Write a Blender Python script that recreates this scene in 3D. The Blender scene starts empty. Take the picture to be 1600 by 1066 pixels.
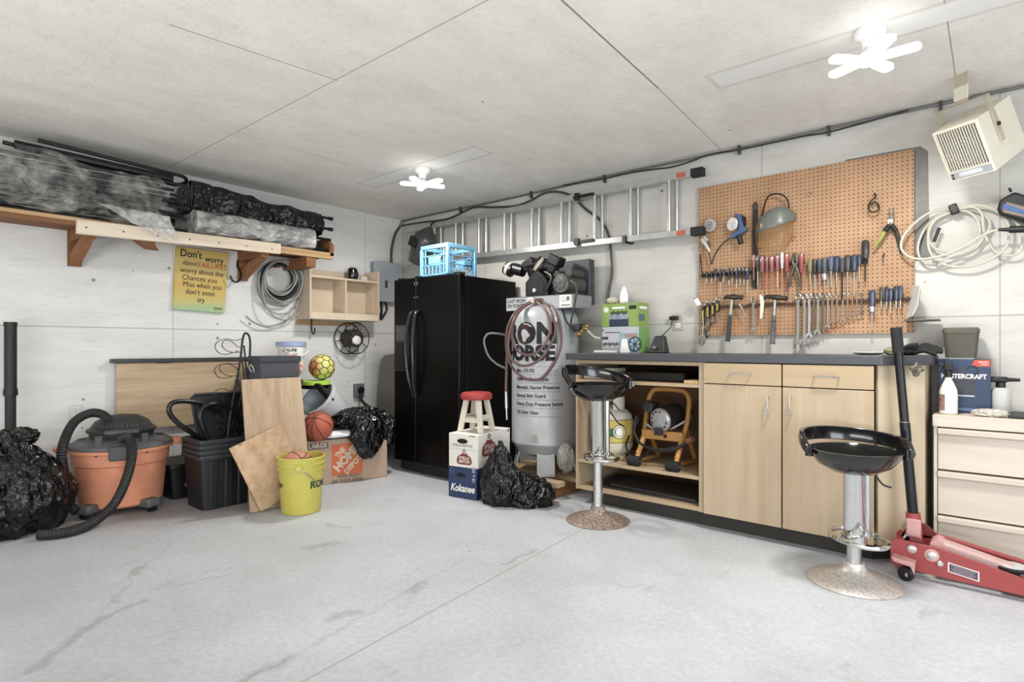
import bpy, bmesh, math, random
from mathutils import Vector, Matrix, noise
C = bpy.context.scene.collection
random.seed(7)
PI = math.pi
# ------------------------------------------------------------------ camera, world, lights, exposure
sc = bpy.context.scene
cam = bpy.data.objects.new('camera', bpy.data.cameras.new('camera')); C.objects.link(cam)
cam.location = (5.14, -4.17, 1.15); cam.rotation_euler = (PI/2, 0, math.radians(40.06))
cam.data.sensor_width = 36; cam.data.lens = 20.205; cam.data.shift_y = 0.005; cam.data.clip_start = 0.05
sc.camera = cam
sc.view_settings.view_transform = 'Standard'; sc.view_settings.look = 'None'
sc.view_settings.gamma = 1; sc.view_settings.exposure = 0.0
try: sc.view_settings.use_curve_mapping = False
except Exception: pass
W = bpy.data.worlds.new('world'); sc.world = W; W.use_nodes = True
bg = W.node_tree.nodes['Background']; bg.inputs[0].default_value = (0.86, 0.93, 1.0, 1); bg.inputs[1].default_value = 0.45

def light(name, kind, loc, energy, col=(1, 1, 1), rot=(0, 0, 0), **kw):
    l = bpy.data.lights.new(name, kind); l.energy = energy; l.color = col
    for k, v in kw.items(): setattr(l, k, v)
    o = bpy.data.objects.new(name, l); o.location = loc; o.rotation_euler = rot; C.objects.link(o); return o
# daylight through the open garage doors behind the camera
light('daylight_from_garage_door', 'AREA', (4.6, -7.1, 1.35), 10, (0.90, 0.95, 1.0), (PI/2, 0, 0), shape='RECTANGLE', size=5.4, size_y=2.3)
light('daylight_from_side_door', 'AREA', (7.85, -3.6, 1.3), 120, (0.86, 0.93, 1.0), (PI/2, 0, PI/2), shape='RECTANGLE', size=2.6, size_y=2.1)
light('added_ceiling_fill', 'AREA', (4.6, -7.0, .25), 175, (0.98, 0.97, 0.95), (math.radians(152), 0, 0), shape='RECTANGLE', size=5.4, size_y=.6)  # extra unseen fill aimed upward, added to brighten the ceiling
# ------------------------------------------------------------------ material helpers
def lin(c, sat=0.86):
    g_ = .3*c[0]+.55*c[1]+.15*c[2]; c = tuple(g_+(v-g_)*sat for v in c)
    return tuple(((v/255)/12.92 if v/255 <= 0.04045 else ((v/255+0.055)/1.055)**2.4) for v in c)
def N(nt, t, **kw):
    n = nt.nodes.new(t)
    for k, v in kw.items(): setattr(n, k, v)
    return n
def mathn(nt, op, a, b=None, clamp=False):
    n = N(nt, 'ShaderNodeMath', operation=op); n.use_clamp = clamp
    for i, x in enumerate((a, b)):
        if x is None: continue
        if isinstance(x, (int, float)): n.inputs[i].default_value = x
        else: nt.links.new(x, n.inputs[i])
    return n.outputs[0]
def vmath(nt, op, a, b=None, out=0, scale=None):
    n = N(nt, 'ShaderNodeVectorMath', operation=op)
    for i, x in enumerate((a, b)):
        if x is None: continue
        if isinstance(x, (tuple, list, Vector)): n.inputs[i].default_value = tuple(x)
        else: nt.links.new(x, n.inputs[i])
    if scale is not None: nt.links.new(scale, n.inputs['Scale'])
    return n.outputs[out]
def coords(nt): return N(nt, 'ShaderNodeTexCoord').outputs['Object']
def scaled(nt, co, s):
    n = N(nt, 'ShaderNodeMapping'); nt.links.new(co, n.inputs[0]); n.inputs['Scale'].default_value = s; return n.outputs[0]
def noise_n(nt, co, scale, detail=4, rough=0.6, dist=0.0):
    n = N(nt, 'ShaderNodeTexNoise'); nt.links.new(co, n.inputs['Vector'])
    n.inputs['Scale'].default_value = scale; n.inputs['Detail'].default_value = detail
    n.inputs['Roughness'].default_value = rough; n.inputs['Distortion'].default_value = dist
    return n.outputs['Fac']
def ramp(nt, f, stops):
    n = N(nt, 'ShaderNodeValToRGB'); nt.links.new(f, n.inputs[0]); e = n.color_ramp.elements
    while len(e) > len(stops): e.remove(e[-1])
    while len(e) < len(stops): e.new(0.5)
    for i, (p, c) in enumerate(stops):
        e[i].position = p; e[i].color = (*c, 1) if not isinstance(c, (int, float)) else (c, c, c, 1)
    return n.outputs[0]
def mixc(nt, f, a, b, mode='MIX'):
    n = N(nt, 'ShaderNodeMix', data_type='RGBA', blend_type=mode)
    for i, x in ((0, f), (6, a), (7, b)):
        if isinstance(x, (int, float)): n.inputs[i].default_value = x
        elif isinstance(x, tuple): n.inputs[i].default_value = (*x[:3], 1)
        else: nt.links.new(x, n.inputs[i])
    return n.outputs[2]
def bump(nt, h, strength, dist=0.01):
    n = N(nt, 'ShaderNodeBump'); nt.links.new(h, n.inputs['Height'])
    n.inputs['Strength'].default_value = strength; n.inputs['Distance'].default_value = dist; return n.outputs[0]
def seg_mask(nt, co, a, b, w, soft=0.5):
    a, b = Vector(a), Vector(b); ba = b-a
    pa = vmath(nt, 'SUBTRACT', co, a)
    h = mathn(nt, 'MULTIPLY', vmath(nt, 'DOT_PRODUCT', pa, ba, 1), 1.0/ba.dot(ba), True)
    d = vmath(nt, 'LENGTH', vmath(nt, 'SUBTRACT', pa, vmath(nt, 'SCALE', tuple(ba), None, 0, h)), None, 1)
    m = N(nt, 'ShaderNodeMapRange'); nt.links.new(d, m.inputs[0])
    m.inputs[1].default_value = w*soft; m.inputs[2].default_value = w; m.inputs[3].default_value = 1; m.inputs[4].default_value = 0
    return m.outputs[0]
def maxall(nt, ms):
    r = ms[0]
    for m in ms[1:]: r = mathn(nt, 'MAXIMUM', r, m)
    return r
def base(name, rough=0.5, metal=0.0, **kw):
    m = bpy.data.materials.new(name); m.use_nodes = True; nt = m.node_tree; b = nt.nodes['Principled BSDF']
    b.inputs['Roughness'].default_value = rough; b.inputs['Metallic'].default_value = metal
    for k, v in kw.items(): b.inputs[k].default_value = v
    return m, nt, b
_mc = {}
def pm(col, rough=0.5, metal=0.0, var=0.12, scale=14, bmp=0.0, coat=0.0):
    """plain paint, plastic or metal with slight uneven tone"""
    key = (col, rough, metal, var, scale, bmp, coat)
    if key in _mc: return _mc[key]
    m, nt, b = base('surface_%02x%02x%02x' % col, rough, metal)
    if coat: b.inputs['Coat Weight'].default_value = coat; b.inputs['Coat Roughness'].default_value = 0.1
    co = coords(nt); f = noise_n(nt, co, scale, 5, 0.65)
    c = lin(col); lo = tuple(v*(1-var) for v in c); hi = tuple(min(1, v*(1+var)) for v in c)
    nt.links.new(ramp(nt, f, [(0.3, lo), (0.7, hi)]), b.inputs['Base Color'])
    if bmp: nt.links.new(bump(nt, noise_n(nt, co, scale*6, 3), bmp), b.inputs['Normal'])
    _mc[key] = m; return m
def wood(c1, c2, grain='Z', rough=0.5, scale=1.0, knots=False, spec=0.3):
    key = ('w', c1, c2, grain, rough, scale, knots)
    if key in _mc: return _mc[key]
    m, nt, b = base('wood_%02x%02x%02x' % c1, rough); b.inputs['Specular IOR Level'].default_value = spec
    co = coords(nt); s = [22*scale]*3; s['XYZ'.index(grain)] = 1.3*scale
    f = noise_n(nt, scaled(nt, co, s), 1.0, 6, 0.62, 0.6)
    s2 = [5*scale]*3; s2['XYZ'.index(grain)] = .5*scale
    g = noise_n(nt, scaled(nt, co, s2), 1.0, 3, 0.5, 1.2)
    f = mathn(nt, 'ADD', mathn(nt, 'MULTIPLY', f, .55), mathn(nt, 'MULTIPLY', g, .45))
    col = ramp(nt, f, [(0.36, lin(c2)), (0.62, lin(c1))])
    if knots:
        v = N(nt, 'ShaderNodeTexVoronoi'); s3 = [5.2]*3; s3['XYZ'.index(grain)] = 3.0
        nt.links.new(scaled(nt, co, s3), v.inputs['Vector']); v.inputs['Scale'].default_value = 1.0
        k = ramp(nt, v.outputs['Distance'], [(0.04, 1.0), (0.13, 0.0)])
        col = mixc(nt, mathn(nt, 'MULTIPLY', k, 0.75), col, lin((92, 62, 38)))
    nt.links.new(col, b.inputs['Base Color'])
    nt.links.new(bump(nt, f, 0.12, 0.003), b.inputs['Normal'])
    _mc[key] = m; return m
def emis(col, s):
    m, nt, b = base('lit_panel'); b.inputs['Emission Color'].default_value = (*lin(col), 1); b.inputs['Emission Strength'].default_value = s
    b.inputs['Base Color'].default_value = (*lin(col), 1); return m
# ------------------------------------------------------------------ mesh helpers
def basis(ax):
    ax = Vector(ax).normalized()
    t = Vector((0, 0, 1)) if abs(ax.z) < 0.9 else Vector((1, 0, 0))
    u = t.cross(ax).normalized(); v = ax.cross(u); return u, v, ax
def Vc(p): return Vector(p)
def catmull(pts, n=8, closed=False):
    P = [Vector(p) for p in pts]; out = []; L = len(P)
    for i in range(L if closed else L-1):
        g = (lambda k: P[k % L]) if closed else (lambda k: P[max(0, min(L-1, k))])
        p0, p1, p2, p3 = g(i-1), g(i), g(i+1), g(i+2)
        for k in range(n):
            t = k/n
            out.append(0.5*((2*p1)+(p2-p0)*t+(2*p0-5*p1+4*p2-p3)*t*t+(3*p1-p0-3*p2+p3)*t**3))
    if not closed: out.append(P[-1])
    return out
class MB:
    def __init__(s): s.v = []; s.f = []; s.m = []; s.k = 0
    def mat(s, k): s.k = k; return s
    def add(s, vs, fs):
        o = len(s.v); s.v += [Vector(p) for p in vs]
        for f in fs: s.f.append([o+i for i in f]); s.m.append(s.k)
        return s
    def box(s, x0, x1, y0, y1, z0, z1, R=None, o=(0, 0, 0)):
        vs = [Vector((x, y, z)) for z in (z0, z1) for y in (y0, y1) for x in (x0, x1)]
        if R is not None: vs = [R @ p for p in vs]
        vs = [p+Vector(o) for p in vs]
        return s.add(vs, [(0, 2, 3, 1), (4, 5, 7, 6), (0, 1, 5, 4), (2, 6, 7, 3), (0, 4, 6, 2), (1, 3, 7, 5)])
    def loft(s, loops, cap0=True, cap1=True, closed=True):
        n = len(loops[0]); vs = [p for l in loops for p in l]; fs = []
        for i in range(len(loops)-1):
            for j in range(n if closed else n-1):
                a = i*n+j; b = i*n+(j+1) % n; fs.append((a, b, b+n, a+n))
        if cap0: fs.append(tuple(range(n))[::-1])
        if cap1: fs.append(tuple(range((len(loops)-1)*n, len(loops)*n)))
        return s.add(vs, fs)
    def lathe(s, prof, o, ax=(0, 0, 1), n=32, cap0=True, cap1=True):
        u, v, a = basis(ax); o = Vector(o)
        return s.loft([[o+a*z+(u*math.cos(2*PI*k/n)+v*math.sin(2*PI*k/n))*max(r, 1e-4) for k in range(n)] for r, z in prof], cap0, cap1)
    def cyl(s, a, b, r, r1=None, n=16, cap=True):
        a, b = Vector(a), Vector(b); L = (b-a).length
        return s.lathe([(r, 0), (r if r1 is None else r1, L)], a, b-a, n, cap, cap)
    def tube(s, pts, r, n=8, closed=False, cap=True, ribs=0, flat=1.0):
        P = [Vector(p) for p in pts]; L = len(P); loops = []; up = None
        for i in range(L):
            t = (P[(i+1) % L]-P[i-1]) if closed else (P[min(L-1, i+1)]-P[max(0, i-1)])
            if t.length < 1e-9: t = Vector((0, 0, 1))
            t.normalize()
            if up is None:
                up = basis(t)[0]
            else:
                up = up - t*up.dot(t)
                up = up.normalized() if up.length > 1e-6 else basis(t)[0]
            w = t.cross(up); rr = r[i] if isinstance(r, (list, tuple)) else r
            if ribs and i % 2: rr *= ribs
            loops.append([P[i]+(up*math.cos(2*PI*k/n)+w*math.sin(2*PI*k/n)*flat)*rr for k in range(n)])
        if closed: loops.append(loops[0])
        return s.loft(loops, cap and not closed, cap and not closed)
    def prism(s, poly, d):
        """poly: list of 3D points in one plane; d: extrusion vector"""
        P = [Vector(p) for p in poly]; d = Vector(d)
        return s.loft([P, [p+d for p in P]])
    def sphere(s, c, r, n=24, m=14, R=None):
        if isinstance(r, (int, float)): r = (r, r, r)
        vs = []; c = Vector(c)
        for i in range(1, m):
            a = PI*i/m
            for k in range(n):
                b = 2*PI*k/n; p = Vector((r[0]*math.sin(a)*math.cos(b), r[1]*math.sin(a)*math.sin(b), r[2]*math.cos(a)))
                vs.append(c+(R @ p if R is not None else p))
        for q in ((0, 0, r[2]), (0, 0, -r[2])): vs.append(c+(R @ Vector(q) if R is not None else Vector(q)))
        t, b_ = len(vs)-2, len(vs)-1; fs = []
        for k in range(n):
            fs.append((t, k, (k+1) % n)); fs.append((b_, (m-2)*n+(k+1) % n, (m-2)*n+k))
            for i in range(m-2): fs.append((i*n+k, (i+1)*n+k, (i+1)*n+(k+1) % n, i*n+(k+1) % n))
        return s.add(vs, fs)
    def ring(s, c, ax, R, r, n=36, m=8, sx=1.0, sy=1.0):
        u, v, a = basis(ax); c = Vector(c)
        return s.tube([c+u*math.cos(2*PI*k/n)*R*sx+v*math.sin(2*PI*k/n)*R*sy for k in range(n)], r, m, closed=True)
    def text(s, body, o, u, v, size, fn=None, bold=0.0, align='CENTER', sx=1.0):
        cu = bpy.data.curves.new('lettering', 'FONT'); cu.body = body; cu.size = size; cu.align_x = align; cu.align_y = 'CENTER'
        cu.offset = bold*size; cu.resolution_u = 3
        ob = bpy.data.objects.new('lettering', cu); me = bpy.data.meshes.new_from_object(ob)
        u, v, o = Vector(u).normalized(), Vector(v).normalized(), Vector(o)
        vs = [(fn(p.co.x*sx, p.co.y) if fn else o+u*p.co.x*sx+v*p.co.y) for p in me.vertices]
        s.add(vs, [tuple(p.vertices) for p in me.polygons])
        bpy.data.objects.remove(ob); bpy.data.meshes.remove(me); bpy.data.curves.remove(cu)
        return s
    def quad(s, o, u, v, w, h):
        """flat rectangle centred at o"""
        o, u, v = Vector(o), Vector(u).normalized()*w/2, Vector(v).normalized()*h/2
        return s.add([o-u-v, o+u-v, o+u+v, o-u+v], [(0, 1, 2, 3)])
    def disc(s, o, u, v, r, n=24, fn=None):
        o, u, v = Vector(o), Vector(u).normalized(), Vector(v).normalized()
        return s.add([o+u*r*math.cos(2*PI*k/n)+v*r*math.sin(2*PI*k/n) for k in range(n)], [tuple(range(n))])
    def build(s, name, mats, parent=None, smooth=35, bevel=0.0, local=False, recalc=True, seg=2):
        if not isinstance(mats, (list, tuple)): mats = [mats]
        off = Vector((0, 0, 0)); q_ = None if local else parent
        while q_ is not None: off = off+q_.location; q_ = q_.parent
        me = bpy.data.meshes.new(name); me.from_pydata([p-off for p in s.v], [], s.f)
        for m in mats: me.materials.append(m)
        for p, k in zip(me.polygons, s.m): p.material_index = k
        if recalc:
            b = bmesh.new(); b.from_mesh(me); bmesh.ops.recalc_face_normals(b, faces=b.faces); b.to_mesh(me); b.free()
        if smooth:
            for p in me.polygons: p.use_smooth = True
            me.set_sharp_from_angle(angle=math.radians(smooth))
        o = bpy.data.objects.new(name, me); C.objects.link(o)
        if parent is not None: o.parent = parent
        if bevel:
            bv = o.modifiers.new('bevel', 'BEVEL'); bv.width = bevel; bv.segments = seg; bv.limit_method = 'ANGLE'; bv.angle_limit = math.radians(40)
        return o
def tag(o, label, cat, group=None, kind=None):
    o['label'] = label; o['category'] = cat
    if group: o['group'] = group
    if kind: o['kind'] = kind
    return o
def thing(name, label, cat, loc=(0, 0, 0), rz=0, group=None):
    o = bpy.data.objects.new(name, None); C.objects.link(o); o.location = loc; o.rotation_euler = (0, 0, rz); o.empty_display_size = 0.05
    return tag(o, label, cat, group)
def struct(name, mb, mats, **kw):
    o = mb.build(name, mats, **kw); o['kind'] = 'structure'; return o
def box(*a, **k): return MB().box(*a, **k)
def rrect(cx, cy, z, hx, hy, r, n=4):
    out = []
    for qx, qy, a0 in ((1, 1, 0), (-1, 1, PI/2), (-1, -1, PI), (1, -1, 3*PI/2)):
        for k in range(n+1):
            a = a0+PI/2*k/n; out.append(Vector((cx+qx*(hx-r)+r*math.cos(a), cy+qy*(hy-r)+r*math.sin(a), z)))
    return out
def ridged(p, seed, octs=4):
    s = 0; a = 1; t = 0
    for k in range(octs):
        s += a*(1-abs(noise.noise(p+Vector((seed*3.1, seed*1.7, k*9.3))))*2.2); t += a; p = p*2.05; a *= 0.52
    return s/t
def blob(mb, c, rad, seed=0, sub=5, amp=0.3, freq=1.6, floor=None, shape=None, octs=4, fz=1.0):
    """crumpled plastic or cloth: a ball pulled into sharp folds"""
    b = bmesh.new(); bmesh.ops.create_icosphere(b, subdivisions=sub, radius=1.0)
    c = Vector(c); idx = {}; vs = []
    for i, v in enumerate(b.verts):
        n = v.co.normalized(); d = 1+amp*(ridged(Vector((n.x*freq, n.y*freq, n.z*freq*fz)), seed, octs)-0.55)
        p = Vector((n.x*rad[0]*d, n.y*rad[1]*d, n.z*rad[2]*d))
        if shape: p = shape(p, n)
        p = c+p
        if floor is not None and p.z < floor: p.z = floor+0.001*abs(n.x)
        idx[v] = i; vs.append(p)
    mb.add(vs, [tuple(idx[v] for v in f.verts) for f in b.faces]); b.free(); return mb
def sleeve(mb, pts, ry, rz, seed, amp=0.12, n=40, freq=9.0, caps=True, squash=None):
    """crumpled wrap running along pts; ry, rz lists of half sizes across (x) and up (z)"""
    loops = []
    for i, p in enumerate(pts):
        p = Vector(p); l = []
        for k in range(n):
            a = 2*PI*k/n; ca, sa = math.cos(a), math.sin(a); d = Vector((math.copysign(abs(ca)**.6, ca)*ry[i], 0, math.copysign(abs(sa)**.6, sa)*rz[i]))
            q = p+d; e = 1+amp*(ridged(q*freq*Vector((1, .5, 1)) if False else Vector((q.x*freq, q.y*freq*.6, q.z*freq)), seed, 4)-0.55)*2
            q = p+d*e
            if squash is not None: q.z = max(q.z, squash)
            l.append(q)
        loops.append(l)
    return mb.loft(loops, caps, caps)
ORD = ['first', 'second', 'third', 'fourth', 'fifth', 'sixth', 'seventh', 'eighth', 'ninth', 'tenth', 'eleventh', 'twelfth', 'thirteenth', 'fourteenth']
def nth(i, what, n):
    if i == 0: return 'leftmost '+what
    if i == n-1: return 'rightmost '+what
    return what+' '+ORD[i]+' from the left'
# shared materials
BLACK = pm((17, 17, 18), 0.45); BLACKG = pm((14, 14, 15), 0.12, coat=.6); BLACKM = pm((30, 30, 31), 0.7, bmp=.1)
def bag_mat():
    m, nt, b = base('black_film', .2); b.inputs['Base Color'].default_value = (*lin((12, 12, 13)), 1); co = coords(nt)
    w_ = N(nt, 'ShaderNodeTexNoise'); nt.links.new(co, w_.inputs['Vector']); w_.inputs['Scale'].default_value = 8; w_.inputs['Detail'].default_value = 4
    wc = vmath(nt, 'ADD', co, vmath(nt, 'MULTIPLY', vmath(nt, 'SUBTRACT', w_.outputs['Color'], (.5, .5, .5)), (.12, .12, .12)))
    rg = N(nt, 'ShaderNodeTexNoise'); rg.noise_type = 'RIDGED_MULTIFRACTAL'; rg.normalize = True; nt.links.new(scaled(nt, wc, (1, 1, .55)), rg.inputs['Vector']); rg.inputs['Scale'].default_value = 5; rg.inputs['Detail'].default_value = 4
    v2 = N(nt, 'ShaderNodeTexVoronoi'); nt.links.new(scaled(nt, wc, (1, 1, .6)), v2.inputs['Vector']); v2.inputs['Scale'].default_value = 20
    nt.links.new(bump(nt, mathn(nt, 'ADD', mathn(nt, 'MULTIPLY', rg.outputs['Fac'], .8), mathn(nt, 'MULTIPLY', v2.outputs['Distance'], .7)), 0.9, 0.035), b.inputs['Normal']); return m
BAG = bag_mat(); STEEL = pm((178, 178, 176), 0.3, 1.0); CHROME = pm((215, 215, 215), 0.12, 1.0, var=.05)
DKSTEEL = pm((95, 95, 94), 0.4, 0.9); ALU = pm((196, 197, 196), 0.38, 0.85); WHITE = pm((232, 231, 226), 0.5, var=.05)
DKGREY = pm((62, 63, 65), 0.5); GREY = pm((135, 137, 139), 0.5); RUBBER = pm((26, 26, 27), 0.75)
LETTER = pm((18, 18, 20), 0.6); LETW = pm((236, 234, 228), 0.6)
PINE = wood((206, 170, 124), (176, 136, 92), 'Y', 0.6); PINED = wood((152, 100, 62), (118, 74, 44), 'Y', 0.65)
WIRE = pm((48, 48, 48), 0.5, 0.3); BRASS = pm((170, 140, 82), 0.35, 0.9)
def clear_plastic(name, density, tint=(225, 224, 218)):
    m, nt, b = base(name, 0.12); b.inputs['Base Color'].default_value = (*lin(tint), 1); b.inputs['Specular IOR Level'].default_value = 0.9
    tr = N(nt, 'ShaderNodeBsdfTransparent'); mx = N(nt, 'ShaderNodeMixShader'); out = nt.nodes['Material Output']
    co = coords(nt); w_ = N(nt, 'ShaderNodeTexNoise'); nt.links.new(co, w_.inputs['Vector']); w_.inputs['Scale'].default_value = 6; w_.inputs['Detail'].default_value = 5
    wc = vmath(nt, 'ADD', scaled(nt, co, (1, .55, 1)), vmath(nt, 'MULTIPLY', vmath(nt, 'SUBTRACT', w_.outputs['Color'], (.5, .5, .5)), (.16, .16, .16)))
    v = N(nt, 'ShaderNodeTexVoronoi'); v.feature = 'DISTANCE_TO_EDGE'; nt.links.new(wc, v.inputs['Vector']); v.inputs['Scale'].default_value = 19
    v2 = N(nt, 'ShaderNodeTexVoronoi'); v2.feature = 'F1'; nt.links.new(wc, v2.inputs['Vector']); v2.inputs['Scale'].default_value = 17
    rg = N(nt, 'ShaderNodeTexNoise'); rg.noise_type = 'RIDGED_MULTIFRACTAL'; rg.normalize = True; nt.links.new(wc, rg.inputs['Vector']); rg.inputs['Scale'].default_value = 5.5; rg.inputs['Detail'].default_value = 7; rg.inputs['Distortion'].default_value = .5
    crease_glint = ramp(nt, rg.outputs['Fac'], [(0.40, 0.0), (0.62, 1.0)]); cloud = noise_n(nt, co, 7, 4, .6)  # whiter streaks paint in the glint of folds catching light
    fac = mathn(nt, 'ADD', mathn(nt, 'MULTIPLY', crease_glint, .75), ramp(nt, cloud, [(.38, max(0, density-.26)), (.68, min(1, density+.16))]), True)
    nt.links.new(fac, mx.inputs[0]); nt.links.new(tr.outputs[0], mx.inputs[1]); nt.links.new(b.outputs[0], mx.inputs[2]); nt.links.new(mx.outputs[0], out.inputs['Surface'])
    nt.links.new(bump(nt, mathn(nt, 'ADD', rg.outputs['Fac'], mathn(nt, 'MULTIPLY', v2.outputs['Distance'], .5)), 1.0, 0.05), b.inputs['Normal'])
    return m
# ------------------------------------------------------------------ room
def wall_mat(name, horiz, verts, axis, paint=((206, 204, 196), (222, 220, 213))):
    m, nt, b = base(name, 0.75); b.inputs['Specular IOR Level'].default_value = 0.25; co = coords(nt)
    f = noise_n(nt, scaled(nt, co, (1.2, 1.2, 4)), 1.6, 6, 0.65)
    col = ramp(nt, f, [(0.3, lin(paint[0])), (0.6, lin(paint[1]))])
    streak = noise_n(nt, scaled(nt, co, (5, 5, 60)), 1.0, 4, 0.7, 0.4)
    col = mixc(nt, mathn(nt, 'MULTIPLY', ramp(nt, streak, [(0.56, 0.0), (0.72, 1.0)]), .42), col, lin((176, 172, 163)))
    v = N(nt, 'ShaderNodeTexVoronoi'); nt.links.new(co, v.inputs['Vector']); v.inputs['Scale'].default_value = 4.5
    col = mixc(nt, ramp(nt, v.outputs['Distance'], [(0.045, .75), (0.068, 0.0)]), col, lin((88, 84, 78)))
    ms = []
    sx = N(nt, 'ShaderNodeSeparateXYZ'); nt.links.new(co, sx.inputs[0])
    for z in horiz: ms.append(ramp(nt, mathn(nt, 'ABSOLUTE', mathn(nt, 'SUBTRACT', sx.outputs[2], z)), [(0.0015, 1.0), (0.0045, 0.0)]))
    for c in verts: ms.append(ramp(nt, mathn(nt, 'ABSOLUTE', mathn(nt, 'SUBTRACT', sx.outputs[axis], c)), [(0.0015, 1.0), (0.004, 0.0)]))
    col = mixc(nt, mathn(nt, 'MULTIPLY', maxall(nt, ms), .7), col, lin((110, 106, 98)))
    nt.links.new(col, b.inputs['Base Color'])
    nt.links.new(bump(nt, mathn(nt, 'ADD', f, mathn(nt, 'MULTIPLY', streak, .6)), 0.10, 0.01), b.inputs['Normal'])
    return m
XR, YF, H = 8.0, -7.3, 2.57
struct('wall_left', box(-0.12, 0, YF, 0.12, -0.1, H+0.12), wall_mat('painted_plywood_left', [1.29], [-2.36, -0.49, -3.58, -4.8, -6.0], 1, ((217, 216, 211), (230, 229, 225))))  # one paint on all walls; stronger light here put into a paler tone
struct('wall_back', box(0, XR+.12, 0, 0.12, -0.1, H+0.12), wall_mat('painted_plywood_back', [1.32], [1.28, 2.66, 3.9, 5.16, 6.4, 7.6], 0, ((186, 183, 175), (203, 200, 193))))  # same paint as the left wall; its weaker light put into a darker tone
wr = MB(); wr.box(XR, XR+.12, YF, -5.0, -.1, H+.12); wr.box(XR, XR+.12, -2.2, 0, -.1, H+.12); wr.box(XR, XR+.12, -5.0, -2.2, 2.3, H+.12)
WM = wall_mat('painted_plywood_front', [1.3], [-2.0], 1)
struct('wall_right', wr, WM)
wf = MB(); wf.box(-.12, 1.7, YF-.12, YF, -.1, H+.12); wf.box(7.5, XR+.12, YF-.12, YF, -.1, H+.12); wf.box(1.7, 7.5, YF-.12, YF, 2.35, H+.12)
struct('wall_front', wf, WM)
# ceiling: textured paint on plywood, pale patches where strip lights used to hang
m, nt, b = base('ceiling_paint', 0.85); b.inputs['Specular IOR Level'].default_value = 0.2; co = coords(nt)
f = noise_n(nt, scaled(nt, co, (2.0, 1.0, 1)), 2.2, 8, 0.68)
col = ramp(nt, f, [(0.32, lin((230, 225, 216))), (0.64, lin((244, 239, 232)))])
br = noise_n(nt, scaled(nt, co, (9, 22, 1)), 2.0, 5, 0.7, 1.2)
col = mixc(nt, mathn(nt, 'MULTIPLY', ramp(nt, br, [(0.52, 0.0), (0.7, 1.0)]), .22), col, lin((168, 160, 150)))
sx = N(nt, 'ShaderNodeSeparateXYZ'); nt.links.new(co, sx.inputs[0])
def line(ax, c, w=0.003): return ramp(nt, mathn(nt, 'ABSOLUTE', mathn(nt, 'SUBTRACT', sx.outputs[ax], c)), [(w*.5, 1.0), (w*1.4, 0.0)])
ms = [line(1, -2.43), line(0, 4.98, .002), seg_mask(nt, co, (3.79, -2.43, 2.57), (3.72, -1.23, 2.57), .006), seg_mask(nt, co, (3.72, -1.23, 2.57), (3.62, 0, 2.57), .003), seg_mask(nt, co, (2.35, -3.2, 2.57), (2.45, -2.42, 2.57), .004), seg_mask(nt, co, (1.3, -2.43, 2.57), (1.2, 0, 2.57), .002)]
col = mixc(nt, mathn(nt, 'MULTIPLY', maxall(nt, ms), .8), col, lin((95, 88, 80)))
v = N(nt, 'ShaderNodeTexVoronoi'); nt.links.new(co, v.inputs['Vector']); v.inputs['Scale'].default_value = 2.6
col = mixc(nt, ramp(nt, v.outputs['Distance'], [(0.012, .9), (0.03, 0.0)]), col, lin((92, 84, 76)))
def patch(x0, x1, y0, y1, e):
    a = mathn(nt, 'SUBTRACT', (x1-x0)/2+e, mathn(nt, 'ABSOLUTE', mathn(nt, 'SUBTRACT', sx.outputs[0], (x0+x1)/2)))
    c_ = mathn(nt, 'SUBTRACT', (y1-y0)/2+e, mathn(nt, 'ABSOLUTE', mathn(nt, 'SUBTRACT', sx.outputs[1], (y0+y1)/2)))
    return ramp(nt, mathn(nt, 'MINIMUM', a, c_), [(0.0, 0.0), (0.012, 1.0)])
pt = maxall(nt, [patch(.90, 2.29, -1.20, -1.03, .004), patch(3.99, 5.4, -1.19, -1.02, .004)])
edge = maxall(nt, [patch(.90, 2.29, -1.20, -1.03, .03), patch(3.99, 5.4, -1.19, -1.02, .03)])
col = mixc(nt, mathn(nt, 'MULTIPLY', edge, .30), col, lin((170, 163, 153)))
col = mixc(nt, pt, col, lin((236, 234, 229)))
nt.links.new(col, b.inputs['Base Color']); nt.links.new(bump(nt, mathn(nt, 'ADD', f, mathn(nt, 'MULTIPLY', br, .7)), 0.25, 0.01), b.inputs['Normal'])
struct('ceiling', box(0, XR, YF, 0, H, H+.12), m)
# concrete floor with its saw-cut joint, cracks and oil marks
m, nt, b = base('concrete', 0.62); b.inputs['Specular IOR Level'].default_value = 0.35; co = coords(nt)
f = noise_n(nt, scaled(nt, co, (1, 1, 1)), 1.3, 9, 0.62, 0.3); g = noise_n(nt, co, 38, 6, 0.75)
col = ramp(nt, f, [(0.3, lin((180, 183, 187))), (0.68, lin((200, 204, 209)))])
col = mixc(nt, mathn(nt, 'MULTIPLY', ramp(nt, g, [(0.42, 1.0), (0.6, 0.0)]), .18), col, lin((120, 117, 113)))
st = noise_n(nt, scaled(nt, co, (2.4, 1.1, 1)), 2.3, 7, 0.7, 0.8)
col = mixc(nt, mathn(nt, 'MULTIPLY', ramp(nt, st, [(0.60, 0.0), (0.72, 1.0)]), .32), col, lin((120, 112, 106)))
wob = N(nt, 'ShaderNodeTexNoise'); nt.links.new(co, wob.inputs['Vector']); wob.inputs['Scale'].default_value = 7; wob.inputs['Detail'].default_value = 4
wco = vmath(nt, 'ADD', co, vmath(nt, 'MULTIPLY', vmath(nt, 'SUBTRACT', wob.outputs['Color'], (.5, .5, .5)), (.14, .14, 0)))
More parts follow.
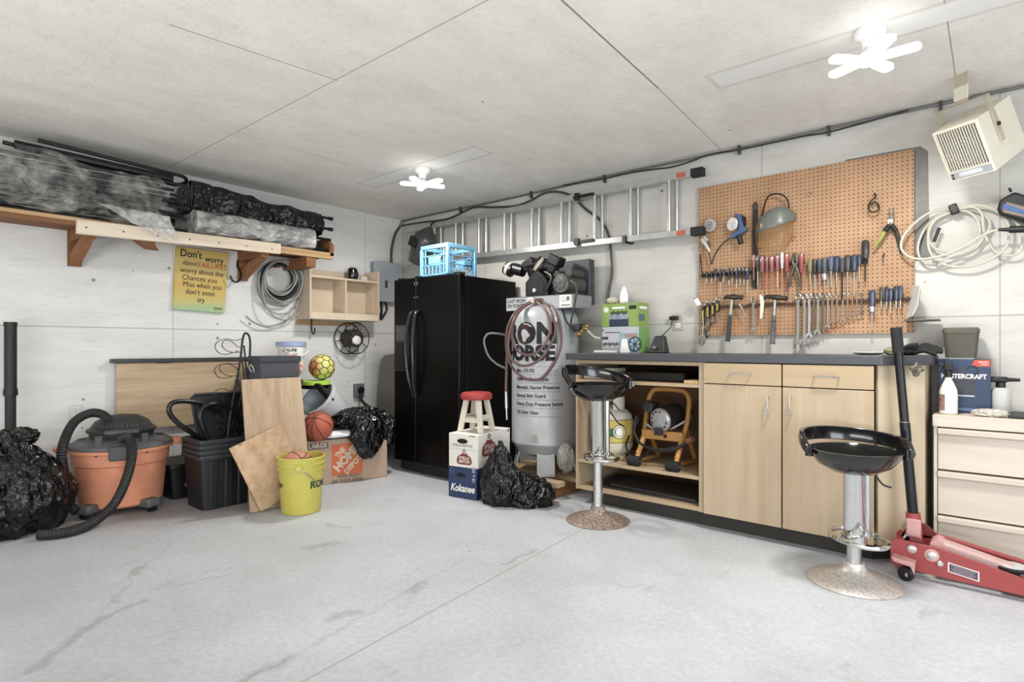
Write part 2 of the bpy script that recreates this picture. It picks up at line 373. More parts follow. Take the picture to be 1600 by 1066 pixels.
oil = maxall(nt, [seg_mask(nt, wco, (2.52, -3.72, 0), (2.25, -3.42, 0), .035, .2), seg_mask(nt, wco, (2.2, -3.25, 0), (2.3, -3.5, 0), .03, .1), seg_mask(nt, wco, (1.83, -3.17, 0), (1.73, -3.1, 0), .03, .1), seg_mask(nt, wco, (3.02, -2.3, 0), (3.05, -2.42, 0), .035, .1), seg_mask(nt, wco, (2.2, -2.25, 0), (2.15, -2.4, 0), .06, .1), seg_mask(nt, wco, (3.17, -1.85, 0), (3.14, -1.62, 0), .03, .1), seg_mask(nt, wco, (3.15, -3.1, 0), (3.17, -3.25, 0), .04, .1),
                  seg_mask(nt, wco, (2.0, -2.05, 0), (1.85, -2.1, 0), .035, .1), seg_mask(nt, wco, (3.0, -2.8, 0), (3.02, -2.7, 0), .05, .1)])
crack = maxall(nt, [seg_mask(nt, wco, (2.25, -3.44, 0), (1.8, -3.17, 0), .012, .1), seg_mask(nt, wco, (1.8, -3.17, 0), (1.48, -2.88, 0), .014, .1), seg_mask(nt, wco, (2.1, -3.2, 0), (2.19, -2.85, 0), .012, .1), seg_mask(nt, wco, (3.2, -3.35, 0), (3.02, -2.4, 0), .016, .1), seg_mask(nt, wco, (3.02, -2.4, 0), (2.95, -1.9, 0), .01, .1)])
joint = maxall(nt, [seg_mask(nt, co, (3.33, -3.2, 0), (3.217, -1.83, 0), .007), seg_mask(nt, co, (3.217, -1.83, 0), (3.06, 0, 0), .006), seg_mask(nt, co, (3.33, -3.2, 0), (3.55, -7, 0), .007)])
col = mixc(nt, mathn(nt, 'MULTIPLY', oil, .26), col, lin((86, 76, 70)))
col = mixc(nt, mathn(nt, 'MULTIPLY', crack, .17), col, lin((98, 90, 86)))
col = mixc(nt, mathn(nt, 'MULTIPLY', joint, .55), col, lin((150, 136, 126)))
v = N(nt, 'ShaderNodeTexVoronoi'); nt.links.new(co, v.inputs['Vector']); v.inputs['Scale'].default_value = 3.1
col = mixc(nt, ramp(nt, v.outputs['Distance'], [(0.012, .9), (0.03, 0.0)]), col, lin((80, 74, 70)))
rust = mathn(nt, 'MULTIPLY', seg_mask(nt, wco, (.55, -2.9, 0), (1.05, -2.3, 0), .42, .05), .55)
col = mixc(nt, rust, col, lin((116, 84, 66)))
nt.links.new(col, b.inputs['Base Color']); nt.links.new(bump(nt, mathn(nt, 'ADD', f, mathn(nt, 'MULTIPLY', g, .5)), 0.14, 0.006), b.inputs['Normal'])
struct('floor', box(-.12, XR+.12, YF-.12, .12, -.12, 0), m)
# ------------------------------------------------------------------ ceiling lamps
LED = emis((255, 255, 255), 1.5)
def led_lamp(label, bx, by, cx, cy, cz, tips, watts):
    t = thing('ceiling_light', label, 'ceiling light', (bx, by, H), 0, 'folding blade lamps on the ceiling')
    MB().lathe([(.062, 0), (.066, .012), (.06, .03), (.036, .045), (.030, .075), (.026, .085)], (bx, by, H), (0, 0, -1), 28).build('lampholder', WHITE, t)
    MB().cyl((bx, by, H-.08), (cx, cy, cz+.02), .022, .024, 16).build('screw_base', pm((215, 215, 214), .35, .3), t)
    MB().lathe([(.03, 0), (.042, .012), (.042, .034), (.025, .048)], (cx, cy, cz+.025), (0, 0, -1), 24).build('hub', LED, t)
    for tp in tips:
        a = Vector((cx, cy, cz)); q = Vector(tp); d = (q-a); L = d.length; d.normalize(); s = d.cross(Vector((0, 0, 1))).normalized()*.026; n = s.cross(d).normalized()*.012
        MB().loft([[a+d*.03-s*.7-n, a+d*.03+s*.7-n, a+d*.03+s*.7+n, a+d*.03-s*.7+n], [a+d*L*.6-s-n, a+d*L*.6+s-n, a+d*L*.6+s+n, a+d*L*.6-s+n], [q-d*.015-s-n, q-d*.015+s-n, q-d*.015+s+n, q-d*.015-s+n], [q-s*.6-n*.7, q+s*.6-n*.7, q+s*.6+n*.7, q-s*.6+n*.7]]).build('light_blade', LED, t, bevel=.004)
    light('lamp_glow', 'AREA', (cx, cy, cz-.05), watts, (1.0, .965, .92), shape='DISK', size=.26)
led_lamp('folding white blade ceiling lamp nearest the camera, above the workbench', 4.708, -1.16, 4.70, -1.19, 2.425, [(4.577, -1.299, 2.43), (4.545, -1.139, 2.42), (4.815, -1.353, 2.43), (4.902, -1.206, 2.42), (4.78, -1.086, 2.4)], 38)
led_lamp('folding white blade ceiling lamp in the far corner above the refrigerator area', 1.641, -1.12, 1.66, -1.13, 2.43, [(1.567, -1.285, 2.43), (1.755, -1.328, 2.43), (1.88, -1.135, 2.43), (1.782, -1.009, 2.42), (1.582, -1.103, 2.41)], 34)
# ------------------------------------------------------------------ left wall: lumber shelf and wrapped poles
t = thing('lumber_shelf', 'long rough lumber wall shelf with a pale front board, carrying wrapped black poles', 'shelf', (0.2, -2.6, 1.95))
for k, (x0, x1) in enumerate([(.01, .14), (.15, .29), (.30, .44)]):
    box(x0, x1, -4.05, -1.15, 1.985, 2.012).build('deck_board', PINED if k < 2 else PINE, t, bevel=.002)
MB().loft([[(.445, -3.11, 1.897), (.485, -3.11, 1.897), (.485, -3.11, 1.992), (.445, -3.11, 1.992)], [(.445, -1.69, 1.935), (.485, -1.69, 1.935), (.485, -1.69, 2.022), (.445, -1.69, 2.022)]]).build('front_board', wood((226, 210, 186), (196, 174, 146), 'Y', .6, knots=True), t, bevel=.003)
box(.40, .444, -4.05, -3.05, 1.955, 1.984).build('front_rail', PINED, t, bevel=.002)
box(.40, .444, -1.72, -1.16, 1.952, 1.984).build('front_rail', PINE, t, bevel=.002)
MB().prism([(.02, -1.19, 1.985), (.44, -1.19, 1.985), (.44, -1.19, 2.09), (.36, -1.19, 2.15), (.02, -1.19, 2.15)], (0, .04, 0)).build('end_board', PINED, t, bevel=.002)
for k_ in range(7):
    y_ = -3.06+.215*k_; MB().cyl((.484, y_, 1.945+.022*k_/6), (.4865, y_, 1.945+.022*k_/6), .006, n=8).build('screw_head', pm((70, 60, 50), .5, .4), t)
def bracket(y, w, parent):
    b = box(.002, .04, y-w, y+w, 1.73, 1.984).build('bracket_post', PINED, parent, bevel=.002)
    box(.04, .43, y-w*.9, y+w*.9, 1.90, 1.984).build('bracket_arm', PINED, b, bevel=.002)
    MB().prism([(.04, y-w*.8, 1.74), (.04, y-w*.8, 1.82), (.30, y-w*.8, 1.90), (.41, y-w*.8, 1.90)], (0, w*1.6, 0)).build('bracket_brace', wood((170, 112, 66), (136, 86, 50), 'Z', .6), b, bevel=.002)
bracket(-3.02, .04, t); bracket(-1.80, .04, t)
MB().prism([(.10, -2.72, 1.984), (.44, -2.72, 1.984), (.40, -2.72, 1.90), (.30, -2.66, 1.87)], (0, .10, 0)).build('bracket_arm', PINED, t)
box(.02, .43, -1.42, -1.33, 1.86, 1.952).build('bracket_arm', PINED, t, bevel=.002)
POLE = pm((20, 20, 22), .35, var=.2)
t = thing('pole_bundle', 'larger bundle of black metal poles wrapped in clear plastic, left on the lumber shelf', 'bundle of poles', (.25, -3.2, 2.013))
rnd = random.Random(3)
for i in range(13):
    MB().cyl((.37+.03*math.sin(i*2.1), -3.75, 2.03+i*.0285), (.415+.03*math.sin(i*2.1), -2.40-.09*((i*7) % 3)-.02*rnd.random(), 2.03+i*.0285), .0115, n=10).build('pole', POLE, t)
for i in range(12):
    MB().cyl((.07+.085*(i % 4), -3.95, 2.04+.115*(i//4)), (.07+.085*(i % 4), -2.5+.15*rnd.random(), 2.04+.115*(i//4)), .016, n=10).build('pole', POLE, t)
lp = []
for k in range(24):
    a = -PI/2+PI*k/23; lp.append((.33+.075*math.sin(a), -2.46+.075*math.cos(a), 2.425+.02*math.sin(a)))
MB().tube([(.255, -3.45, 2.462)]+lp+[(.405, -3.3, 2.482)], .0135, 10).build('looped_pole', POLE, t)
MB().tube([(.30, -3.4, 2.452), (.32, -2.75, 2.432), (.33, -2.48, 2.425)], .03, 10).build('pole', POLE, t)
CLR = clear_plastic('clear_wrap', .30, (205, 203, 196))
mb = MB(); ys = [-3.95+.0225*i for i in range(64)]
sleeve(mb, [(.27, y, 2.215+.02*math.sin(y*5)) for y in ys], [(.245 if y < -2.70 else .245-.55*(y+2.70)) for y in ys], [.19+.02*math.sin(y*11) for y in ys], 4, .11, 110, 6, False, 2.016)
mb.build('plastic_wrap', CLR, t, smooth=60)
def sheet(p00, p10, p01, p11, nu, nv, amp, seed, freq=9, nrm=(1, 0, 0)):
    mb = MB(); vs = []; p00, p10, p01, p11, nrm = map(Vector, (p00, p10, p01, p11, nrm))
    for j in range(nv+1):
        for i in range(nu+1):
            u, v = i/nu, j/nv; p = p00*(1-u)*(1-v)+p10*u*(1-v)+p01*(1-u)*v+p11*u*v
            vs.append(p+nrm*(amp*(ridged(p*freq, seed)-.5)))
    return mb.add(vs, [(j*(nu+1)+i, j*(nu+1)+i+1, (j+1)*(nu+1)+i+1, (j+1)*(nu+1)+i) for j in range(nv) for i in range(nu)])
mb = sheet((.50, -3.0, 2.12), (.50, -2.56, 2.10), (.505, -2.75, 1.99), (.515, -2.50, 1.90), 26, 16, .05, 11)
mb.build('plastic_flap', clear_plastic('clear_flap', .6, (226, 224, 218)), t, smooth=60)
t = thing('pole_bundle', 'shorter bundle of poles under black plastic with clear plastic below, right on the lumber shelf', 'bundle of poles', (.25, -1.8, 2.013))
for i in range(10):
    z = 2.04+.033*i; MB().cyl((.40-.05*(i % 3), -2.2, z), (.40-.05*(i % 3), -1.16-.05*((i*5) % 3), z), .0125, n=10).build('pole', POLE, t)
    if i in (6, 7, 9): MB().cyl((.40-.05*(i % 3), -1.18-.05*((i*5) % 3), z), (.40-.05*(i % 3), -1.14-.05*((i*5) % 3), z), .017, n=10).build('pole_cap', RUBBER, t)
mb = MB(); ys = [-2.36+.037*i for i in range(31)]
sleeve(mb, [(.26, y, 2.31-.045*(i/30)) for i, y in enumerate(ys)], [.185+.012*math.sin(i) for i in range(31)], [.125-.0007*i for i in range(31)], 21, .15, 72, 5, True)
mb.build('black_plastic_wrap', BAG, t, smooth=60)
mb = MB(); ys = [-2.36+.036*i for i in range(29)]
sleeve(mb, [(.27, y, 2.115) for y in ys], [.215 for i in range(29)], [.10 for i in range(29)], 33, .07, 72, 6, True, 2.016)
mb.build('clear_plastic_wrap', clear_plastic('milky_wrap', .62, (214, 213, 210)), t, smooth=60)
# hand lettered canvas
t = thing('canvas_sign', 'yellow painted canvas with hand lettered black and red words, under the shelf', 'sign', (0.002, -2.15, 1.44))
m, nt, b = base('painted_canvas', .7); co = coords(nt); sp = N(nt, 'ShaderNodeSeparateXYZ'); nt.links.new(co, sp.inputs[0])
f = mathn(nt, 'ADD', sp.outputs[2], mathn(nt, 'MULTIPLY', noise_n(nt, scaled(nt, co, (1, 4, 14)), 2, 5, .7), .18))
nt.links.new(ramp(nt, f, [(.10, lin((158, 196, 148))), (.17, lin((206, 190, 112))), (.3, lin((214, 176, 84))), (.45, lin((218, 190, 110))), (.62, lin((206, 172, 88)))]), b.inputs['Base Color'])
cv = [(0.035, -2.345, 1.963), (0.035, -1.931, 1.963), (0.035, -1.964, 1.433), (0.035, -2.368, 1.451)]
MB().prism(cv, (-.032, 0, 0)).build('canvas', m, t, bevel=.003)
P0, PR, PD = Vector(cv[0]), Vector(cv[1])-Vector(cv[0]), Vector(cv[3])-Vector(cv[0])
def cpt(a, b_): return P0+PR*a+PD*b_+Vector((.0025, 0, 0))
mb = MB()
RED = pm((206, 62, 40), .6)
for (s, a, b_, sz, k) in [("Don't", .27, .10, .085, 0), ('worry', .72, .155, .070, 0), ('about', .26, .245, .058, 0), ("FAILURES", .69, .262, .066, 1), ('worry about the', .50, .375, .060, 0), ('Chances you', .46, .49, .062, 0), ('Miss when you', .52, .60, .060, 0), ("don't even", .48, .715, .064, 0), ('try', .50, .835, .060, 0), ('Joana', .84, .955, .036, 0)]:
    mb.mat(k).text(s, cpt(a, b_), PR+PD*.03*(1 if k == 0 else 0), -PD, sz, bold=(.012 if s in ("Don't", 'worry') else 0), sx=.86)
mb.build('lettering', [LETTER, RED], t, recalc=False, smooth=0)
def jhook(name, label, pts, r, loc):
    o = MB().tube(catmull(pts, 6), r, 8).build(name, BLACK); o.location = (0, 0, 0)
    return tag(o, label, 'hook')
jhook('wall_hook', 'large black steel hook on the wall right of the yellow canvas', [(0.02, -1.841, 1.913), (0.03, -1.851, 1.855), (0.07, -1.842, 1.79), (0.09, -1.857, 1.731), (0.1, -1.9, 1.705), (0.1, -1.932, 1.724), (0.1, -1.943, 1.756)], .008, None)
jhook('wall_hook', 'black steel hook hanging under the wooden cubby shelf', [(0.05, -1.145, 1.418), (0.05, -1.145, 1.355), (0.06, -1.151, 1.299), (0.07, -1.136, 1.268), (0.08, -1.129, 1.299), (0.08, -1.135, 1.33)], .007, None)
# coiled cable
t = thing('cable_coil', 'coil of grey cable with black strapping hung below the lumber shelf', 'cable', (.05, -1.5, 1.5))
rnd = random.Random(5)
mb = MB()
for (cy, cz, ry, rz, x) in [(-1.49, 1.79, .135, .13, .08), (-1.485, 1.785, .15, .145, .10), (-1.50, 1.775, .145, .155, .12), (-1.475, 1.745, .19, .185, .13), (-1.47, 1.735, .185, .20, .10), (-1.49, 1.72, .20, .20, .07), (-1.46, 1.665, .215, .275, .115), (-1.465, 1.69, .20, .245, .05)]:
    ph = rnd.random()*6; mb.tube([(x+.015*math.sin(a*2+ph), cy+ry*math.sin(a)+.008*math.sin(3*a+ph), cz+rz*math.cos(a)) for a in [2*PI*k/44 for k in range(44)]], .0075, 8, closed=True)
mb.tube(catmull([(0.06, -1.792, 1.416), (0.06, -1.717, 1.362), (0.06, -1.611, 1.33), (0.07, -1.476, 1.358), (0.09, -1.36, 1.445), (0.11, -1.32, 1.578)], 8), .0075, 8)
mb.build('cable', pm((150, 150, 146), .5), t)
mb = MB()
for (ry, rz, x, dz) in [(.135, .135, .06, 0), (.16, .15, .055, -.01), (.17, .17, .075, -.02)]:
    mb.tube([(x, -1.485+ry*math.sin(a), 1.775+dz+rz*math.cos(a)) for a in [2*PI*k/40 for k in range(40)]], .016, 8, closed=True)
mb.build('strap', BLACKM, t)
box(.0, .05, -1.51, -1.47, 1.88, 1.92).build('hanger', PINED, t)
# cubby shelf
MAP = wood((222, 204, 178), (206, 184, 156), 'Y', .5, .7); MAPZ = wood((214, 194, 168), (198, 176, 150), 'Z', .5, .7)
t = thing('cubby_shelf', 'pale maple two compartment cubby shelf mounted on the wall near the corner', 'shelf', (.12, -.88, 1.40))
for y, z1 in ((-1.28, 1.925), (-.505, 1.925)): box(.002, .245, y, y+.02, 1.405, z1).build('side_panel', MAPZ, t, bevel=.002)
box(.002, .022, -1.26, -.505, 1.47, 1.905).build('back_panel', MAP, t); box(.022, .24, -.895, -.875, 1.472, 1.80).build('divider', MAPZ, t, bevel=.001)
box(.022, .245, -1.26, -.505, 1.80, 1.818).build('shelf_board', MAP, t, bevel=.001); box(.022, .24, -1.26, -.505, 1.452, 1.47).build('bottom_board', MAP, t)
box(.225, .245, -1.26, -.505, 1.407, 1.472).build('front_rail', MAP, t, bevel=.002)
box(.002, .02, -1.29, -.55, 1.355, 1.403).build('mounting_strip', PINE, t, bevel=.002)
t = thing('speaker', 'small rounded black canister standing on top of the cubby shelf', 'canister', (.13, -.735, 1.819))
MB().lathe([(.045, 0), (.052, .01), (.053, .08), (.048, .115), (.03, .13)], (.13, -.735, 1.819), n=28).build('body', BLACKG, t)
box(.175, .186, -.75, -.70, 1.85, 1.90).build('front_panel', BLACKM, t, bevel=.004)
mb = MB(); mb.ring((.12, -.60, 1.845), (1, .3, 0), .02, .008, 20, 8); mb.cyl((.10, -.60, 1.845), (.145, -.585, 1.845), .025, n=20)
tag(mb.build('tape_roll', WHITE), 'small white tape roll lying on the cubby shelf top, beside the black canister', 'tape')
# breaker panel
t = thing('breaker_panel', 'grey steel electrical breaker panel on the wall near the corner', 'electrical panel', (.04, -.26, 1.63))
PG = pm((172, 180, 188), .45, .2, var=.05)
box(.002, .075, -.427, -.10, 1.635, 2.055).build('cabinet', pm((146, 152, 158), .5, .2, var=.05), t, bevel=.004); box(.076, .093, -.435, -.095, 1.63, 2.06).build('door', PG, t, bevel=.004)
box(.094, .102, -.30, -.27, 1.78, 1.86).build('latch', DKGREY, t, bevel=.002)
for i, y in enumerate((-.36, -.31, -.25)):
    MB().tube(catmull([(.03, y, 1.64), (.035, y+.01*i, 1.56), (.03, y+.03-.02*i, 1.50), (.01, y+.06-.05*i, 1.44)], 6), .012, 8).build('cable', WIRE, t)
MB().tube(catmull([(.04, -.17, 2.055), (.03, -.165, 2.2), (.03, -.12, 2.38), (.04, -.06, 2.48), (.06, -.04, 2.53)], 8), .014, 8).build('conduit', DKSTEEL, t)
# wire reel
t = thing('wire_reel', 'open wire reel with dark spokes hung on the wall below the cubby shelf', 'reel', (.02, -.63, 1.06))
c = Vector((0.1, -0.721, 1.229)); mb = MB()
for x in (.03, .17):
    q = Vector((x, c.y, c.z)); mb.ring(q, (1, 0, 0), .158, .0055, 40, 6); mb.ring(q, (1, 0, 0), .085, .004, 30, 6)
    for k in range(8):
        a = 2*PI*k/8+.2; d = Vector((0, math.cos(a), math.sin(a))); mb.cyl(q+d*.05, q+d*.158, .004, n=6)
mb.build('rim', WIRE, t)
MB().cyl((.04, c.y, c.z), (.16, c.y, c.z), .088, n=28).build('wound_wire', pm((66, 54, 46), .6, bmp=.4), t)
MB().cyl((.005, c.y, c.z), (.175, c.y, c.z), .035, n=20).build('hub', DKGREY, t)
blob(MB(), (.175, c.y+.005, c.z-.02), (.012, .05, .045), 3, 3, .5).build('label_scrap', LETW, t)
# range outlet with plug
t = thing('range_outlet', 'grey surface mounted power outlet with a thick black cord plugged in', 'outlet', (.03, -.57, .60))
p = Vector((0.04, -0.586, 0.68)); box(.0, .045, p.y-.055, p.y+.055, p.z-.07, p.z+.075).build('box', pm((120, 122, 124), .4, .5), t, bevel=.004)
box(.045, .05, p.y-.05, p.y+.05, p.z-.06, p.z+.068).build('cover', pm((150, 152, 153), .35, .6), t, bevel=.002)
MB().cyl((.05, p.y, p.z+.01), (.075, p.y, p.z+.01), .036, n=24).build('plug', BLACK, t)
MB().tube(catmull([(.06, p.y, p.z-.02), (.07, p.y, p.z-.09), (.09, p.y+.05, p.z-.15), (.12, p.y+.15, p.z-.21), (.15, p.y+.24, p.z-.26), (.20, p.y+.30, p.z-.30)], 8), .015, 8).build('cord', BLACK, t)
# folded grey cover leaning in the corner
pts = [(0.112, -0.42, 0.422), (0.108, -0.4, 0.85), (0.114, -0.38, 1.007), (0.167, -0.37, 1.055), (0.389, -0.36, 1.077), (0.464, -0.42, 0.109), (0.101, -0.42, -0.035)]
o = MB().prism([Vector(q) for q in pts], (.03, .045, 0)).build('folded_cover', pm((136, 132, 124), .85, var=.15, scale=4, bmp=.2), bevel=.015)
tag(o, 'folded dark grey fabric panel leaning in the corner beside the refrigerator', 'fabric panel')
# wall outlet
t = thing('wall_outlet', 'white duplex wall outlet low on the left wall behind the shop vacuum', 'outlet', (.0, -3.0, .66))
p = Vector((0, -3.009, 0.659)); box(0, .006, p.y-.042, p.y+.042, p.z-.065, p.z+.065).build('cover_plate', pm((214, 212, 205), .5, var=.03), t, bevel=.003)
for dz in (-.028, .028):
    rc = box(.006, .010, p.y-.018, p.y+.018, p.z+dz-.018, p.z+dz+.018).build('receptacle', WHITE, t, bevel=.004)
    mb = MB(); mb.box(.010, .0105, p.y-.009, p.y-.006, p.z+dz-.004, p.z+dz+.009); mb.box(.010, .0105, p.y+.006, p.y+.009, p.z+dz-.004, p.z+dz+.009); mb.cyl((.010, p.y, p.z+dz-.010), (.0105, p.y, p.z+dz-.010), .003); mb.build('slot', LETTER, rc)
# black pipe standing at the wall
t = thing('extension_pipe', 'tall black plastic pipe standing against the left wall behind the bin bag', 'pipe', (.12, -3.39, 0))
MB().cyl((.12, -3.39, 0), (.12, -3.39, .86), .030, n=20).build('lower_tube', pm((34, 34, 35), .6), t)
MB().cyl((.12, -3.39, .84), (.12, -3.39, 1.30), .034, n=20).build('upper_tube', pm((28, 28, 30), .5), t)
MB().lathe([(.038, 0), (.04, .02), (.037, .05)], (.12, -3.39, .82), n=20).build('collar', BLACK, t)
MB().lathe([(.036, 0), (.037, .03)], (.12, -3.39, 1.28), n=20).build('end_collar', BLACK, t)
# garbage bag left
def bagshape(p, n):
    k = max(0, n.z); return Vector((p.x*(1-.62*k*k), p.y*(1-.60*k*k)-.03*k, p.z*(1+.25*k**3)))
t = thing('garbage_bag', 'stuffed black garbage bag on the floor at the left edge, beside the shop vacuum', 'garbage bag', (.5, -3.32, 0))
blob(MB(), (.50, -3.43, .24), (.28, .31, .31), 13, 6, .20, 2.2, .002, bagshape, 4, .45).build('bag_body', BAG, t, smooth=70)
blob(MB(), (.49, -3.40, .585), (.045, .09, .06), 17, 5, .4, 2.0).build('tied_neck', BAG, t, smooth=70)
# ------------------------------------------------------------------ shop vacuum
t = thing('shop_vacuum', 'dusty orange shop vacuum with black motor head and ribbed black hose', 'vacuum cleaner', (.365, -2.82, 0))
vc = Vector((.365, -2.82, 0)); ORG = pm((226, 142, 106), .6, var=.16, scale=6)
MB().lathe([(.235, .045), (.250, .06), (.275, .33), (.288, .34), (.295, .42), (.315, .425), (.317, .445), (.30, .45)], vc, n=48).build('drum', ORG, t)
fd = Vector((.962, -.272, 0)); sd = Vector((.272, .962, 0))
for s in (-1, 1):
    q = vc+sd*.325*s; MB().loft([rrect(q.x+sd.x*.0, q.y, .425, .05, .05, .02), rrect(q.x+sd.x*.02*s, q.y+sd.y*.02*s, .455, .045, .045, .02), rrect(q.x, q.y, .475, .03, .03, .015)]).build('drum_handle', ORG, t)
VGR = pm((92, 92, 93), .6, var=.18, scale=8)
MB().lathe([(.30, .445), (.318, .45), (.315, .47), (.27, .495), (.20, .505), (.18, .51)], vc, n=48).build('lid', VGR, t)
MB().lathe([(.185, .50), (.195, .53), (.195, .545), (.21, .55), (.21, .565), (.19, .575), (.16, .62), (.10, .655), (.03, .665)], vc, n=40).build('motor_head', pm((46, 46, 47), .55, var=.25, scale=10), t)
mb = MB()
for k in range(15):
    a = -1.2+2.4*k/14; d = fd*math.cos(a)+sd*math.sin(a); q = vc+d*.182
    mb.box(-.008, .008, -.004, .004, .0, .055, Matrix.Rotation(math.atan2(d.y, d.x), 3, 'Z') @ Matrix.Rotation(-.85, 3, 'Y'), q+Vector((0, 0, .585)))
mb.build('vent_fins', pm((74, 74, 75), .5), t)
q = vc+fd*.19; mb = MB(); mb.box(-.05, .03, -.10, .10, .545, .575, Matrix.Rotation(math.atan2(fd.y, fd.x), 3, 'Z'), q); mb.build('switch_panel', pm((70, 72, 78), .5), t, bevel=.008)
q = vc+fd*.285; mb = MB(); mb.box(-.05, .05, -.075, .075, .385, .48, Matrix.Rotation(math.atan2(fd.y, fd.x), 3, 'Z'), q); mb.build('inlet_block', pm((74, 74, 76), .6), t, bevel=.012)
for s in (-1, 1):
    q = vc+fd*.25+sd*.13*s; mb = MB(); mb.box(-.012, .012, -.022, .022, .41, .55, Matrix.Rotation(math.atan2(fd.y, fd.x), 3, 'Z'), q); mb.build('latch', pm((66, 66, 70), .5), t, bevel=.006)
for s in (-1, 1):
    mb = MB(); q = vc+sd*.21*s-fd*.02
    for r_ in (.045, .028): mb.ring(q+Vector((0, 0, .500)), (0, 0, 1), r_, .005, 24, 6)
    mb.build('accessory_ring', DKGREY, t)
for a in (.62, -.75, 2.4, -2.4):
    d = fd*math.cos(a)+sd*math.sin(a); q = vc+d*.27; R = Matrix.Rotation(math.atan2(d.y, d.x), 3, 'Z')
    ft = MB().box(-.07, .055, -.05, .05, .03, .09, R, q).build('caster_foot', VGR, t, bevel=.015)
    MB().cyl(q+R @ Vector((.03, -.02, .026)), q+R @ Vector((.03, .02, .026)), .025, n=16).build('caster_wheel', BLACK, ft)
HOSE = pm((38, 38, 39), .55, var=.2, scale=20)
pth = catmull([vc+Vector((.05, -.06, .60)), (0.42, -2.953, 0.677), (0.44, -3.031, 0.694), (0.44, -3.109, 0.65), (0.44, -3.157, 0.562), (0.46, -3.188, 0.442), (.44, -3.17, .30), (.46, -3.16, .13), (.52, -3.12, .06)], 16)
MB().tube(pth, .031, 12, ribs=.86).build('hose', HOSE, t)
pth = catmull([vc+fd*.25+Vector((0, 0, .52)), (0.68, -2.879, 0.536), (0.72, -2.864, 0.469), (0.735, -2.876, 0.366), (0.755, -2.919, 0.237), (0.78, -2.983, 0.128), (0.781, -3.073, 0.05), (0.854, -3.18, 0.034), (0.869, -3.277, 0.034), (0.811, -3.372, 0.034)], 16)
MB().tube(pth, .031, 12, ribs=.86).build('hose', HOSE, t)
# low black bin beside it and the fold down table
t = thing('storage_bin', 'low black storage bin on the floor between the shop vacuum and nested totes', 'storage bin', (.27, -2.42, 0))
mb = MB(); mb.loft([rrect(.27, -2.42, .0, .17, .10, .03), rrect(.27, -2.42, .235, .19, .12, .03)]); mb.build('body', BLACK, t)
mb = MB(); mb.loft([rrect(.27, -2.42, .235, .20, .13, .03), rrect(.27, -2.42, .265, .20, .13, .03)]); mb.build('lid', BLACK, t, bevel=.004)
box(.461, .463, -2.44, -2.39, .09, .12).build('label', pm((150, 146, 136), .6), t)
t = thing('fold_down_table', 'fold down plywood wall table hanging flat under a dark edge strip', 'wall table', (.04, -2.1, .5))
TW = wood((216, 192, 158), (156, 118, 80), 'Y', .36, .5)
box(.035, .058, -2.77, -1.30, .50, 1.02).build('table_top', TW, t, bevel=.003); box(.002, .075, -2.80, -1.28, 1.022, 1.052).build('edge_strip', pm((70, 71, 73), .4, .3), t, bevel=.003)
box(.002, .034, -2.75, -2.70, .55, 1.02).build('wall_cleat', DKGREY, t, bevel=.002)
for y in (-2.45, -1.75): MB().cyl((.06, y-.05, 1.020), (.06, y+.05, 1.020), .008, n=10).build('hinge', STEEL, t)
# ------------------------------------------------------------------ nested totes
TOTE = pm((22, 23, 26), .5, var=.15)
def tote(label, cx, cy, z, hx, hy, h, group=None, ribs=True):
    t = thing('storage_tote', label, 'storage tote', (cx, cy, z), 0, group); k = .86
    MB().loft([rrect(cx, cy, z, hx*k, hy*k, .03), rrect(cx, cy, z+h-.03, hx*.97, hy*.97, .03), rrect(cx, cy, z+h-.03, hx*.93, hy*.93, .03), rrect(cx, cy, z+.01, hx*k*.95, hy*k*.95, .03)]).build('body', TOTE, t)
    MB().loft([rrect(cx, cy, z+h-.032, hx*1.02, hy*1.02, .035), rrect(cx, cy, z+h-.022, hx*1.05, hy*1.05, .035), rrect(cx, cy, z+h, hx*1.05, hy*1.05, .035), rrect(cx, cy, z+h, hx*.95, hy*.95, .03), rrect(cx, cy, z+h-.032, hx*.94, hy*.94, .03)], False, False).build('rim', pm((52, 53, 57), .5), t)
    if ribs:
        for dy in (-.5, .05, .55):
            MB().loft([[(cx+hx*k+.004, cy+hy*dy-.028, z+.01), (cx+hx*k+.012, cy+hy*dy-.02, z+.01), (cx+hx*k+.012, cy+hy*dy+.02, z+.01), (cx+hx*k+.004, cy+hy*dy+.028, z+.01)], [(cx+hx*.96+.004, cy+hy*dy-.028, z+h-.04), (cx+hx*.96+.012, cy+hy*dy-.02, z+h-.04), (cx+hx*.96+.012, cy+hy*dy+.02, z+h-.04), (cx+hx*.96+.004, cy+hy*dy+.028, z+h-.04)]]).build('rib', TOTE, t)
    return t
for i, w in enumerate(['bottom black tote of the nested stack, standing on the floor', 'second black tote up in the nested stack', 'third black tote up in the nested stack', 'top black tote of the nested stack, holding black hoops']):
    tote(w, .785, -2.335, .001+.036*i, .165, .185, .385, 'nested black totes', i == 0)
pl = [Vector(q) for q in ((0.6, -2.447, 0.767), (0.6, -2.425, 0.79), (0.6, -2.004, 0.788), (0.68, -2.022, 0.351), (0.68, -2.42, 0.405))]
t = thing('tote_lid', 'black plastic tote lid propped upright behind the nested totes', 'lid', (.6, -2.3, .45))
MB().prism(pl, (-.02, 0, 0)).build('panel', TOTE, t, bevel=.006)
MB().tube(pl, .012, 8, closed=True).build('rim', pm((54, 55, 58), .5), t)
mb = MB(); pc = (pl[1]+pl[3])/2+Vector((.02, .02, 0))
for dy, dz in ((0, 0), (.07, .05), (.07, -.05), (-.06, .05), (-.07, -.05)): mb.tube([pc+Vector((.012, dy+.035*math.cos(a), dz+.035*math.sin(a))) for a in [PI/3*k for k in range(6)]], .004, 6, closed=True)
mb.build('hexagon_ribs', pm((58, 59, 62), .5), t)
